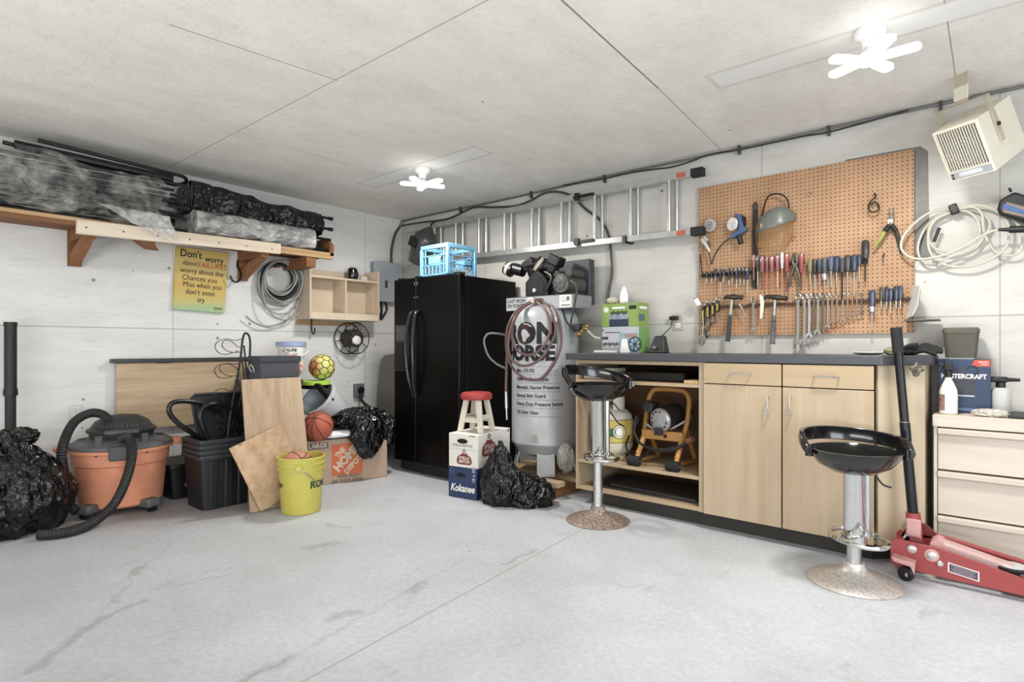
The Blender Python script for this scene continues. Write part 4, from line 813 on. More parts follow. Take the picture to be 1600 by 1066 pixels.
def head(base_, d, y, L, w):
    d = Vector(d).normalized(); s = Vector((d.z, 0, -d.x)); b = Vector((base_[0], y, base_[1]))
    R = Matrix((s, Vector((0, 1, 0)), d)).transposed(); g = None
    mb = MB()
    mb.cyl(b, b+d*L*.55, w*.8, n=20)
    for k in range(6): mb.cyl(b+d*(L*.10+L*.075*k), b+d*(L*.13+L*.075*k), w*1.02, n=24)
    mb.build('cylinder', IRN, t)
    MB().box(-w*1.05, w*1.05, -w*.95, w*.95, L*.55, L, R, b).build('cylinder_head', IRN, t, bevel=.012)
    return b, d, s
b_, d_, s_ = head((2.20, 1.70), (-.45, 0, .9), -.34, .20, .055)
f0 = b_+d_*.165-s_*.05
def airfilter(c, n_, r):
    n_ = Vector(n_).normalized(); c = Vector(c)
    o = MB().lathe([(r*.8, -.035), (r, -.03), (r, -.006), (r*.98, -.005)], c, n_, 28).build('air_filter', IRN, t)
    MB().lathe([(r*.99, -.006), (r*1.0, .022), (r*.96, .024)], c, n_, 28, False, False).build('filter_element', TAN, o)
    MB().lathe([(r, .022), (r*1.02, .026), (r*.96, .04), (r*.3, .044)], c, n_, 28).build('filter_cap', IRN, o)
airfilter((1.914, -0.36, 1.817), (-.85, -.15, .45), .062)
MB().cyl(Vector((1.95, -0.35, 1.821)), Vector((2.048, -0.34, 1.791)), .05, n=20).build('intake_head', IRN, t)
b2, d2, s2 = head((2.32, 1.72), (.45, 0, .9), -.33, .19, .055)
airfilter((2.243, -0.37, 1.825), (-.55, -.45, .55), .066)
MB().cyl(Vector((2.261, -0.35, 1.825)), Vector((2.331, -0.32, 1.812)), .058, n=20).build('intake_head', IRN, t)
MB().tube(catmull([(2.081, -0.38, 1.806), (2.165, -0.4, 1.829), (2.225, -0.39, 1.83)], 5), .010, 8).build('connecting_pipe', IRN, t)
MB().tube(catmull([(2.325, -0.4, 1.757), (2.404, -0.42, 1.712), (2.386, -0.43, 1.645), (2.348, -0.43, 1.596)], 6), .012, 10).build('discharge_pipe', IRN, t)
mc = Vector((2.513, -0.44, 1.646))
MTR = pm((84, 84, 80), .45, .4)
mt = MB().lathe([(.05, -.012), (.074, -.004), (.078, .004), (.078, .24), (.07, .25)], mc, (0, 1, 0), 36).build('motor', MTR, t)
mb = MB(); mb.ring(mc+Vector((0, -.012, 0)), (0, 1, 0), .066, .003, 36, 6); mb.ring(mc+Vector((0, -.013, 0)), (0, 1, 0), .022, .004, 24, 6)
for k in range(7): a = .5+k*.75; d = Vector((math.cos(a), 0, math.sin(a))); mb.cyl(mc+d*.03+Vector((0, -.012, 0)), mc+d*.055+Vector((0, -.012, 0)), .004, n=6)
mb.build('motor_end_grille', pm((140, 140, 138), .35, .7), t)
MB().cyl(mc+Vector((.055, .02, .085)), mc+Vector((.055, .20, .085)), .032, n=24).build('capacitor', pm((78, 77, 72), .45, .3), t)
MB().cyl(mc+Vector((-.045, .0, .08)), mc+Vector((-.045, .08, .08)), .026, n=20).build('capacitor', pm((60, 60, 58), .45, .3), t)
box(mc.x-.07, mc.x+.07, mc.y+.02, mc.y+.22, z1, mc.z-.06).build('motor_mount', IRN, t)
MB().tube(catmull([(2.611, -0.45, 1.658), (2.659, -0.46, 1.629), (2.678, -0.47, 1.573), (2.666, -0.47, 1.51), (2.642, -0.46, 1.427), (2.604, -0.44, 1.34), (2.597, -0.42, 1.296)], 8), .008, 8).build('motor_cord', pm((60, 60, 60), .5), t)
MB().tube(catmull([(2.511, -0.42, 1.45), (2.542, -0.42, 1.357), (2.591, -0.42, 1.296), (2.625, -0.4, 1.255)], 6), .006, 8).build('control_cord', BLACK, t)
GD = pm((72, 74, 80), .45, .2, var=.05)
MB().box(1.975, 2.60, -.165, -.085, 1.49, 1.865).build('belt_guard', GD, t, bevel=.006); MB().cyl((2.59, -.125, 1.68), (2.604, -.125, 1.68), .008, n=10).build('guard_bolt', STEEL, t)
# pressure switch and fittings
q = Vector((2.617, -0.36, 1.302)); mb = MB(); mb.box(q.x-.03, q.x+.03, q.y-.04, q.y+.04, q.z-.035, q.z+.025); mb.build('pressure_switch', pm((52, 52, 54), .5), t, bevel=.008)
mb = MB()
for dx, dz, ln in ((.02, -.05, .05), (.05, -.03, .06), (.01, -.07, .04), (.07, -.01, .05)): mb.cyl(q+Vector((dx, -.03, dz)), q+Vector((dx+ln, -.05, dz+.01)), .012, n=10); mb.sphere(q+Vector((dx+ln, -.05, dz+.01)), .014, 10, 8)
mb.build('brass_fittings', BRASS, t)
MB().tube(catmull([(2.677, -0.38, 1.305), (2.712, -0.36, 1.265), (2.727, -0.3, 1.225), (2.773, -0.28, 1.21)], 6), .008, 8).build('supply_line', pm((206, 200, 184), .5), t)
MB().tube(catmull([tc+Vector((-.24, -.16, 1.22)), (2.111, -0.68, 1.243), (2.046, -0.761, 1.252), (2.028, -0.802, 1.221), (2.031, -0.813, 1.165), (2.068, -0.808, 1.074), (2.121, -0.777, 1.013), (2.186, -0.735, 0.973)], 8), .0085, 8).build('side_hose', pm((104, 106, 108), .5), t)
# printing on the tank
cy = lambda zc, ang: (lambda x, y: Vector((tc.x+(TR+.0035)*math.cos(ang+x/TR), tc.y+(TR+.0035)*math.sin(ang+x/TR), zc+y)))
mb = MB(); A0 = math.radians(-88.5)
mb.text('IRON', (0, 0, 0), (1, 0, 0), (0, 1, 0), .225, cy(1.245, A0), .045, sx=.98); mb.text('HORSE', (0, 0, 0), (1, 0, 0), (0, 1, 0), .16, cy(1.09, A0), .05, sx=1.0)
mb.build('tank_lettering', LETTER, t, recalc=False, smooth=0)
f_ = cy(1.245, math.radians(-92.5)); mb = MB(); mb.add([f_(.012+.077*math.cos(2*PI*k/32), .077*math.sin(2*PI*k/32))+Vector((0, -.0015, 0)) for k in range(32)], [tuple(range(32))]); mb.build('round_emblem', pm((64, 40, 36), .5), t, recalc=False)
mb = MB(); mb.add([f_(.02+.022*math.cos(2*PI*k/16), -.03+.032*math.sin(2*PI*k/16))+Vector((0, -.004, 0)) for k in range(16)], [tuple(range(16))]); mb.build('emblem_patch', TK, t, recalc=False)
mb = MB(); mb.k = 0
for i, s in enumerate(['Max 175 PSI', 'ASME Built to Code', 'Magnetic Starter Prewired', 'Annual Belt Guard', 'Heavy Duty Pressure Switch', 'Oil Sight Glass']):
    mb.text(s, (0, 0, 0), (1, 0, 0), (0, 1, 0), .040, cy(.955-.066*i, math.radians(-107)), .018, align='LEFT', sx=.88)
mb.build('feature_lettering', LETTER, t, recalc=False, smooth=0)
mb = MB()
for i in range(7):
    f_ = cy(.99-.066*i, math.radians(-107)); mb.add([f_(.42*k/20, s) for k in range(21) for s in (-.001, .001)], [(2*k, 2*k+2, 2*k+3, 2*k+1) for k in range(20)])
mb.build('feature_rules', pm((112, 112, 114), .5), t, recalc=False, smooth=0)
f_ = cy(.42, math.radians(-72)); mb = MB(); mb.add([f_(-.03+.06*a, -.03+.06*b) for b in (0, 1) for a in (0, .5, 1)], [(0, 1, 4, 3), (1, 2, 5, 4)]); mb.build('small_sticker', pm((176, 172, 160), .5), t, recalc=False)
# maroon air hose on the compressor
t = thing('air_hose', 'coiled maroon rubber air hose hung over the front of the compressor tank', 'hose', (2.2, -.65, 1.0))
HM = pm((104, 74, 72), .45, var=.1)
lpA = [(2.256, -0.507, 1.508), (2.243, -0.622, 1.456), (2.262, -0.724, 1.395), (2.24, -0.768, 1.304), (2.229, -0.778, 1.195), (2.236, -0.771, 1.075), (2.267, -0.746, 0.981), (2.324, -0.698, 0.911), (2.395, -0.651, 0.887), (2.456, -0.6, 0.912), (2.515, -0.537, 1.016), (2.547, -0.497, 1.145), (2.545, -0.486, 1.25), (2.522, -0.479, 1.351), (2.462, -0.464, 1.439), (2.371, -0.436, 1.507), (2.316, -0.456, 1.531), (2.284, -0.483, 1.518)]
lpB = [(2.258, -0.518, 1.502), (2.26, -0.634, 1.439), (2.282, -0.733, 1.364), (2.276, -0.764, 1.269), (2.284, -0.758, 1.17), (2.32, -0.74, 1.11), (2.377, -0.692, 1.081), (2.438, -0.641, 1.11), (2.481, -0.592, 1.19), (2.492, -0.557, 1.284), (2.466, -0.539, 1.37), (2.4, -0.517, 1.45), (2.312, -0.486, 1.501), (2.286, -0.494, 1.512)]
lpC = [(2.268, -0.522, 1.496), (2.255, -0.612, 1.451), (2.295, -0.748, 1.373), (2.278, -0.789, 1.268), (2.266, -0.798, 1.145), (2.285, -0.783, 1.051), (2.348, -0.743, 1.002), (2.416, -0.686, 1.012), (2.47, -0.627, 1.071), (2.511, -0.566, 1.18), (2.522, -0.531, 1.274), (2.493, -0.516, 1.365), (2.425, -0.482, 1.45), (2.338, -0.451, 1.512), (2.298, -0.484, 1.518)]
mb = MB()
for l in (lpA, lpB, lpC): mb.tube(catmull(l, 8), .0105, 10)
mb.tube(catmull([(2.246, -0.502, 1.509), (2.239, -0.625, 1.441), (2.24, -0.729, 1.36), (2.219, -0.747, 1.205), (2.211, -0.753, 0.985), (2.207, -0.756, 0.789)], 8), .0105, 10)
mb.build('hose', HM, t)
MB().cyl((2.207, -0.756, 0.794), (2.21, -0.754, 0.664), .012, .014, 14).cyl((2.21, -0.754, 0.664), (2.213, -0.752, 0.574), .008, .008, 12).build('hose_fitting', STEEL, t)
q = Vector((2.254, -0.495, 1.514)); MB().box(-.035, .035, -.02, .03, -.02, .03, None, q).build('hanger_clip', pm((200, 196, 184), .4, .4), t, bevel=.008)
# timber skid under the compressor
t = thing('timber_skid', 'low skid of pale timber boards under the compressor feet', 'skid', (2.27, -.33, 0))
SK = wood((204, 176, 140), (164, 132, 98), 'X', .7); SKD = wood((150, 104, 70), (110, 72, 46), 'X', .7)
for y in (-.62, -.12): box(1.9, 2.64, y-.05, y+.05, .085, .124).build('deck_board', SK, t, bevel=.003)
box(1.9, 2.64, -.42, -.26, .085, .122).build('deck_board', SK, t, bevel=.003)
for x in (1.95, 2.56): box(x-.045, x+.045, -.67, -.07, .0, .085).build('runner', SKD, t, bevel=.003)
# beer cartons, step stool, bag
A, B, D, E_ = Vector((1.93, -1.11, 0)), Vector((2.19, -1.07, 0)), Vector((2.13, -.61, 0)), Vector((1.87, -.65, 0))
def carton(label, z0, z1, mat_, rot):
    c = (A+B+D+E_)/4; R = Matrix.Rotation(rot, 3, 'Z'); P = [c+R @ (p-c) for p in (A, B, D, E_)]
    t = thing('drinks_carton', label, 'cardboard box', (c.x, c.y, z0), 0, None)
    mb = MB(); mb.loft([[p+Vector((0, 0, z0)) for p in P], [p+Vector((0, 0, z1)) for p in P]]); mb.build('carton', mat_, t, bevel=.004); return t, P
t, P = carton('dark blue drinks carton on the floor under the white carton', .001, .232, pm((38, 56, 98), .5, var=.04), 0)
def face(P, i, a, z, e=.0015):
    p, q = P[i], P[(i+1) % 4]; u = (q-p); n = Vector((u.y, -u.x, 0)).normalized(); return p+u*a+Vector((0, 0, z))+n*e, u.normalized(), n
o, u, n = face(P, 0, .52, .075); mb = MB(); mb.text('Kokanee', o, u, (u*.22+Vector((0, 0, 1))), .078, bold=.03, sx=.8); mb.build('lettering', LETW, t, recalc=False, smooth=0)
o, u, n = face(P, 0, .46, .175); mb = MB(); mb.loft([[o+u*(.038*math.cos(2*PI*k/16))*(1.15)+Vector((0, 0, .016*math.sin(2*PI*k/16)))+n*e for k in range(16)] for e in (0, .001)]); mb.build('hand_hole', pm((14, 16, 24), .8), t)
o, u, n = face(P, 0, .90, .19); mb = MB(); mb.text('18 x 355', o, (0, 0, 1), -u, .036, bold=.015); mb.build('pack_count', pm((196, 206, 222), .6), t, recalc=False, smooth=0)
o, u, n = face(P, 0, .14, .205); mb = MB(); mb.ring(o, n, .018, .0012, 20, 4); mb.build('seal_mark', pm((120, 140, 180), .6), t)
t, P = carton('white drinks carton with red shield labels, on the blue carton', .234, .488, pm((226, 222, 212), .55, var=.03), .03)
SH = pm((136, 52, 46), .6); SHD = pm((104, 96, 88), .6)
def shield(a, z, s, i, word):
    o, u, n = face(P, i, a, z); k = Vector((0, 0, 1))
    pts = [(-1, -.35), (-.8, -.62), (.8, -.62), (1, -.35), (.9, .1), (.72, .3), (.45, .42), (.3, .62), (0, .55), (-.3, .62), (-.45, .42), (-.72, .3), (-.9, .1)]
    mb = MB(); mb.add([o+u*x*s+k*y*s for x, y in pts], [tuple(range(len(pts)))]); mb.build('shield_label', SH, t, recalc=False)
    mb = MB(); mb.text('STELLA', o+k*s*.08+n*.001, u, k, s*.42, bold=.02, sx=1.0); mb.text('ARTOIS', o-k*s*.30+n*.001, u, k, s*.42, bold=.02, sx=1.0); mb.build('shield_lettering', LETW, t, recalc=False, smooth=0)
    mb = MB(); mb.ring(o+k*s*.85, n, s*.16, s*.05, 18, 5); mb.build('shield_crest', SHD, t)
shield(.54, .30, .070, 0, ''); shield(.33, .375, .10, 1, '')
o, u, n = face(P, 0, .48, .432); mb = MB(); mb.loft([[o+u*(.048*math.cos(2*PI*k/16))+Vector((0, 0, .019*math.sin(2*PI*k/16)))+n*e for k in range(16)] for e in (0, .001)]); mb.build('hand_hole', pm((16, 15, 14), .8), t)
o, u, n = face(P, 0, .48, .398); mb = MB(); mb.text('STELLA ARTOIS', o, u, (0, 0, 1), .026, bold=.01); mb.build('lettering', pm((110, 76, 70), .6), t, recalc=False, smooth=0)
o, u, n = face(P, 0, .5, .372); mb = MB(); mb.quad(o, u, (0, 0, 1), .26, .002); o2, _, _ = face(P, 0, .82, .474); mb.quad(o2, u, (0, 0, 1), .05, .010); mb.build('seam_lines', pm((150, 140, 128), .6), t, recalc=False)
o, u, n = face(P, 1, .94, .470); mb = MB(); mb.disc(o, u, (0, 0, 1), .013, 18); mb.build('corner_mark', pm((110, 110, 120), .6), t, recalc=False)
sc_ = Vector((2.045, -.92, 0)); CRM = pm((214, 206, 186), .5, var=.06)
t = thing('step_stool', 'small cream step stool with red seat, standing on the white drinks carton', 'stool', (sc_.x, sc_.y, .489))
MB().lathe([(.10, .735), (.118, .738), (.124, .75), (.122, .775), (.11, .79), (.05, .796), (.005, .797)], sc_, n=40).build('seat', pm((172, 52, 50), .45, var=.08), t)
Rz = math.radians(10)
lg = []
for sx_, sy_ in ((-1, -1), (1, -1), (1, 1), (-1, 1)):
    R = Matrix.Rotation(Rz, 3, 'Z'); a_ = sc_+R @ Vector((sx_*.055, sy_*.055, 0))+Vector((0, 0, .74)); b_ = sc_+R @ Vector((sx_*.095, sy_*.085, 0))+Vector((0, 0, .490))
    s = R @ Vector((.022, 0, 0)); w = R @ Vector((0, .012, 0))
    MB().loft([[p-s-w, p+s-w, p+s+w, p-s+w] for p in (b_, a_)]).build('leg', CRM, t, bevel=.003); lg.append((a_, b_))
for (i, j, f0_) in ((0, 1, .36), (2, 3, .36), (0, 3, .45), (1, 2, .45)):
    p = lg[i][1].lerp(lg[i][0], f0_); q = lg[j][1].lerp(lg[j][0], f0_); d = (q-p).normalized(); s = Vector((-d.y, d.x, 0))*.008
    MB().loft([[x-s-Vector((0, 0, .018)), x+s-Vector((0, 0, .018)), x+s+Vector((0, 0, .018)), x-s+Vector((0, 0, .018))] for x in (p, q)]).build('cross_rail', CRM, t, bevel=.002)
z_ = lg[0][1].lerp(lg[0][0], .36).z+.018; R = Matrix.Rotation(Rz, 3, 'Z'); MB().box(-.075, .075, -.07, .07, 0, .01, R, sc_+Vector((0, 0, z_))).build('step_tread', pm((196, 184, 158), .6), t, bevel=.002)
t = thing('garbage_bag', 'crumpled black garbage bag on the floor leaning against the drinks cartons', 'garbage bag', (2.4, -.95, 0))
blob(MB(), (2.37, -.985, .14), (.165, .15, .25), 41, 6, .24, 1.7, .002, bagshape, 4, .7).build('tall_part', BAG, t, smooth=70)
blob(MB(), (2.51, -.86, .06), (.20, .18, .14), 47, 6, .26, 1.8, .002).build('spread_part', BAG, t, smooth=70)
t = tag(blob(MB(), (2.597, -0.5, 0.284), (.07, .06, .11), 23, 5, .3, 1.8).build('plastic_sack', clear_plastic('sack_plastic', .5, (206, 202, 192)), smooth=70), 'crumpled clear plastic sack squeezed between the compressor and the workbench cabinet', 'plastic bag')
# ------------------------------------------------------------------ workbench cabinet
MPL = wood((190, 168, 138), (174, 150, 120), 'Z', .42, .55); MPX = wood((190, 166, 132), (172, 146, 112), 'X', .42, .55)
t = thing('workbench_cabinet', 'long maple workbench cabinet with open shelves at left, two doors and two drawers', 'cabinet', (3.72, -.31, 0))
box(2.77, 2.79, -.62, -.012, .10, 1.048).build('side_panel', MPL, t, bevel=.001)
box(3.702, 3.738, -.62, -.012, .10, 1.048).build('divider', MPL, t, bevel=.001)
box(2.79, 4.66, -.03, -.012, .12, 1.03).build('back_panel', wood((112, 80, 54), (88, 60, 40), 'X', .6), t)  # shade inside the open cabinet put into a darker brown
box(2.79, 3.702, -.618, -.03, .102, .128).build('bottom_board', MPX, t, bevel=.001); box(2.79, 3.702, -.618, -.03, .300, .322).build('shelf_board', MPX, t, bevel=.001)
box(2.79, 3.702, -.618, -.03, .885, .907).build('shelf_board', MPX, t, bevel=.001); box(2.79, 3.702, -.618, -.03, 1.024, 1.048).build('top_board', MPX, t, bevel=.001)
box(3.738, 4.655, -.60, -.03, .10, .12).build('bottom_board', MPX, t)
MB().prism([(4.655, -.60, .10), (4.668, -.615, .10), (4.855, -.435, .10), (4.855, -.012, .10), (4.84, -.012, .10), (4.84, -.43, .10)], (0, 0, .948)).build('end_panel', wood((204, 184, 154), (190, 168, 138), 'Z', .38, .4), t)
def door(x0, x1, z0, z1, nm, hd):
    d = box(x0, x1, -.640, -.621, z0, z1).build(nm, MPL if nm == 'door' else MPX, t, bevel=.0015)
    cx, cz = hd[0], hd[1]
    if hd[2] == 'v': pts = [(cx, -.640, cz+.055), (cx, -.668, cz+.055), (cx, -.672, cz+.045), (cx, -.672, cz-.045), (cx, -.668, cz-.055), (cx, -.640, cz-.055)]
    else: pts = [(cx-.060, -.640, cz), (cx-.060, -.668, cz), (cx-.050, -.672, cz), (cx+.050, -.672, cz), (cx+.060, -.668, cz), (cx+.060, -.640, cz)]
    MB().tube(pts, .005, 8).build('handle', pm((206, 206, 204), .25, .9), d)
door(3.742, 4.196, .102, .913, 'door', (4.128, .80, 'v')); door(4.204, 4.652, .102, .913, 'door', (4.248, .81, 'v'))
door(3.742, 4.196, .919, 1.045, 'drawer', (3.968, .985, 'h')); door(4.204, 4.652, .919, 1.045, 'drawer', (4.43, .985, 'h'))
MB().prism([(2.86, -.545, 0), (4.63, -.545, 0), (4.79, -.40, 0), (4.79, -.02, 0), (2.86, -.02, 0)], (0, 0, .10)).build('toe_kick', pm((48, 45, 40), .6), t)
ct = [Vector((2.695, -.645, 1.05)), Vector((4.645, -.645, 1.05))]
for k in range(1, 8): a = k/8; ct.append(Vector((4.645, -.645, 1.05)).lerp(Vector((4.70, -.625, 1.05)), a)+Vector((.012*math.sin(PI*a), -.006*math.sin(PI*a), 0)))
ct += [Vector((4.70, -.625, 1.05)), Vector((4.862, -.475, 1.05)), Vector((4.885, -.43, 1.05)), Vector((4.885, -.004, 1.05)), Vector((2.695, -.004, 1.05))]
tag(MB().prism(ct, (0, 0, .049)).build('worktop', pm((66, 68, 75), .4, var=.08, scale=50), bevel=.003), 'dark slate laminate worktop along the whole workbench cabinet', 'worktop')
q = Vector((4.826, -0.553, 1.031)); t = thing('bottle_opener', 'cast metal bottle opener screwed to the angled end of the workbench cabinet', 'bottle opener', q)
Rc = Matrix.Rotation(math.atan2(.18, .187), 3, 'Z'); mb = MB()
pts = [(0, .040), (.010, .022), (.034, .012), (.036, 0), (.022, -.012), (.014, -.036), (0, -.042), (-.014, -.036), (-.022, -.012), (-.036, 0), (-.034, .012), (-.010, .022)]
CI = pm((122, 114, 98), .45, .6)
mb.loft([[q+Rc @ Vector((x, .004, z)) for x, z in pts], [q+Rc @ Vector((x*.9, -.010, z*.9)) for x, z in pts]]); mb.build('back_plate', CI, t, bevel=.003)
mb = MB(); mb.ring(q+Rc @ Vector((0, -.026, -.006)), Rc @ Vector((0, .5, 1)), .016, .005, 20, 8); mb.build('opener_lip', CI, t)
# things in the open shelves
t = thing('propane_cylinder', 'white propane cylinder with yellow and green label on the cabinet shelf', 'gas cylinder', (2.945, -.40, .323))
pc = Vector((2.945, -.40, 0)); PW = pm((214, 206, 190), .4, var=.05)
MB().lathe([(.10, .323), (.105, .34), (.10, .355), (.13, .37), (.152, .41), (.155, .44), (.155, .60), (.145, .645), (.11, .68), (.05, .70), (.02, .702)], pc, n=48).build('tank', PW, t)
cyp = lambda zc, ang, r=.1565: (lambda x, y: Vector((pc.x+r*math.cos(ang+x/r), pc.y+r*math.sin(ang+x/r), zc+y)))
AP = math.atan2(-4.17+.40, 5.14-2.945)
def band(name, z0, z1, x0, x1, m_, r):
    f_ = cyp(0, AP, r); mb = MB(); n_ = 24
    mb.add([f_(x0+(x1-x0)*k/n_, z) for k in range(n_+1) for z in (z0, z1)], [(2*k, 2*k+2, 2*k+3, 2*k+1) for k in range(n_)]); mb.build(name, m_, t, recalc=False, smooth=60)
band('label', .445, .615, -.20, .24, pm((206, 182, 84), .45), .1562)
band('label_border', .613, .617, -.20, .24, pm((40, 66, 46), .5), .1566); band('label_border', .450, .454, -.20, .24, pm((40, 66, 46), .5), .1566)
band('green_band', .495, .555, -.18, .03, pm((46, 104, 64), .5), .1566)
f_ = cyp(.53, AP+.36, .1572); mb = MB(); mb.add([f_(.052*math.cos(2*PI*k/32), .052*math.sin(2*PI*k/32)) for k in range(32)], [tuple(range(32))]); mb.build('round_seal', pm((34, 40, 36), .5), t, recalc=False)
f_ = cyp(.53, AP+.36, .1578); mb = MB(); mb.add([f_(.028*math.cos(2*PI*k/24), .030*math.sin(2*PI*k/24)) for k in range(24)], [tuple(range(24))])
for k in range(20):
    a = 2*PI*k/20; mb.add([f_(.042*math.cos(a)+.005*x, .042*math.sin(a)+.005*y) for x, y in ((-1, -1), (1, -1), (1, 1), (-1, 1))], [(0, 1, 2, 3)])
mb.build('seal_print', LETW, t, recalc=False)
mb = MB()
for a0 in (0, PI):
    l0 = [pc+Vector((.095*math.cos(a0-.95+1.9*k/14), .095*math.sin(a0-.95+1.9*k/14), .675)) for k in range(15)]; l1 = [p+Vector((0, 0, .10)) for p in l0]; l2 = [pc+(p-pc)*1.0-Vector((p.x-pc.x, p.y-pc.y, 0))*.06 for p in l1]; l3 = [p-Vector((0, 0, .10)) for p in l2]
    mb.loft([l0, l1, l2, l3], False, False, False)
mb.build('collar', PW, t)
MB().cyl(pc+Vector((0, 0, .70)), pc+Vector((0, 0, .74)), .018, n=14).cyl(pc+Vector((.0, -.04, .72)), pc+Vector((0, 0, .72)), .012, n=12).build('valve', BRASS, t)
MB().lathe([(.024, 0), (.027, .008), (.027, .02), (.02, .026)], pc+Vector((0, 0, .74)), n=16).build('valve_knob', pm((54, 108, 62), .5), t)
MB().tube(catmull([(3.008, -0.58, 0.714), (3.029, -0.58, 0.688), (3.058, -0.575, 0.653), (3.096, -0.57, 0.606), (3.136, -0.56, 0.586)], 6), .005, 8).build('hose', BLACK, t)
# wheeled electric machine
YL = pm((186, 130, 62), .45, var=.12, scale=8)
t = thing('drain_machine', 'yellow tube framed electric machine with silver motor and black rollers on the shelf', 'power tool', (3.38, -.40, .323))
for nm, y in (('frame', -.40),):
    pts = [(3.235, -.54, .40), (3.235, -.46, .50), (3.225, -.40, .62), (3.225, -.36, .76), (3.245, -.35, .815), (3.29, -.35, .842), (3.46, -.35, .842), (3.51, -.35, .815), (3.53, -.36, .76), (3.53, -.40, .62), (3.52, -.46, .50), (3.52, -.54, .40)]
    MB().tube(catmull(pts, 6), .018, 12).build('frame', YL, t)
for x in (3.235, 3.52):
    MB().tube([(x, -.40, .60), (x, -.30, .45), (x, -.22, .335)], .016, 10).build('rear_leg', YL, t)
    MB().tube([(x, -.56, .362), (x, -.22, .340)], .014, 10).build('skid_rail', YL, t); MB().tube([(x, -.47, .50), (x, -.56, .365)], .016, 10).build('front_leg', YL, t)
    o = MB().lathe([(.030, -.045), (.034, -.04), (.034, .04), (.030, .045)], (x-.01, -.58, .357), (1, 0, 0), 24).build('roller', RUBBER, t); MB().cyl((x-.06, -.58, .357), (x+.045, -.58, .357), .010, n=10).build('axle', STEEL, o)
box(3.225, 3.53, -.47, -.445, .50, .565).build('cross_plate', YL, t, bevel=.004); MB().cyl((3.405, -.472, .53), (3.405, -.468, .53), .014, n=16).build('plate_hole', BLACK, t)
mc = Vector((3.374, -0.5, 0.64)); ma = Vector((.22, .95, .12)).normalized(); u_, v_, _ = basis(ma)
MB().lathe([(.078, .01), (.086, .02), (.086, .19), (.07, .21)], mc, ma, 36).build('motor', pm((44, 44, 46), .4, .3), t)
MB().lathe([(.03, -.008), (.074, -.002), (.082, .01), (.086, .03)], mc, ma, 36).build('motor_end_cap', pm((196, 196, 198), .35, .6), t)
mb = MB()
for k in range(12):
    a = 2*PI*k/12+.2
    if 4 <= k <= 5 or 9 <= k <= 10: continue
    d = u_*math.cos(a)+v_*math.sin(a); s = (u_*-math.sin(a)+v_*math.cos(a))*.008; p = mc-ma*.0045; mb.add([p+d*.038-s, p+d*.038+s, p+d*.066+s*1.3, p+d*.066-s*1.3], [(0, 1, 2, 3)])
mb.build('vent_slots', LETTER, t, recalc=False)
MB().box(-.05, .02, -.05, .06, -.035, .035, Matrix.Rotation(.3, 3, 'Y'), mc+Vector((-.065, .03, .085))).build('capacitor_box', pm((34, 34, 36), .45), t, bevel=.008)
MB().box(-.03, .03, -.012, .012, -.025, .025, None, mc+Vector((0, -.012, -.075))).build('junction_box', pm((30, 30, 30), .5), t, bevel=.004)
MB().tube(catmull([(3.205, -.50, .66), (3.19, -.52, .58), (3.22, -.54, .50), (3.30, -.54, .455), (3.40, -.54, .45), (3.50, -.53, .47), (3.58, -.50, .52), (3.60, -.46, .60), (3.57, -.42, .72)], 8), .0085, 8).tube(catmull([(3.21, -.49, .64), (3.20, -.53, .56), (3.25, -.545, .48), (3.36, -.55, .44), (3.48, -.54, .45), (3.57, -.5, .50)], 8), .0085, 8).tube(catmull([(3.10, -.42, .50), (3.12, -.50, .42), (3.20, -.53, .37), (3.28, -.5, .39), (3.31, -.5, .47)], 8), .007, 8).build('power_cord', BLACK, t)
MB().tube(catmull([(3.25, -.45, .60), (3.34, -.47, .57), (3.44, -.46, .585), (3.53, -.43, .64)], 8), .008, 8).build('grey_cord', pm((160, 158, 152), .5), t)
MB().cyl((3.58, -.50, .52), (3.62, -.52, .54), .022, .018, 14).build('plug', pm((130, 84, 62), .5), t)
tag(box(2.80, 3.08, -.56, -.30, .908, .955).build('paper_pad', pm((206, 200, 186), .7), bevel=.003), 'white carton lying flat at the left of the upper open shelf', 'box')
tag(MB().box(2.96, 3.04, -.54, -.36, .956, .99).build('small_carton', pm((190, 184, 168), .6), bevel=.003), 'small pale box on top of the white carton on the upper shelf', 'box')
tag(box(3.10, 3.55, -.50, -.10, .908, .968).build('flat_case', BLACKM, bevel=.01), 'flat black case lying at the back of the upper open shelf', 'case')
tag(box(3.60, 3.698, -.615, -.40, .908, .930).build('wood_block', PINE, bevel=.002), 'small pale wood block at the right end of the upper open shelf', 'wood block')
tag(MB().box(-.40, .40, -.22, .22, 0, .012, Matrix.Rotation(.05, 3, 'Z'), (3.26, -.34, .130)).build('dark_panel', pm((40, 38, 36), .6)), 'dark flat panel lying on the bottom shelf, lowest of the pair', 'panel')
tag(MB().box(-.32, .34, -.18, .18, 0, .012, Matrix.Rotation(-.06, 3, 'Z'), (3.33, -.36, .1425)).build('dark_panel', pm((58, 56, 54), .5)), 'grey flat panel lying on top of the dark panel on the bottom shelf', 'panel')
tag(box(2.90, 3.06, -.606, -.45, .3225, .334).build('metal_tray', pm((176, 172, 160), .4, .5), bevel=.003), 'thin pale tray in front of the propane cylinder on the shelf', 'tray') if False else None
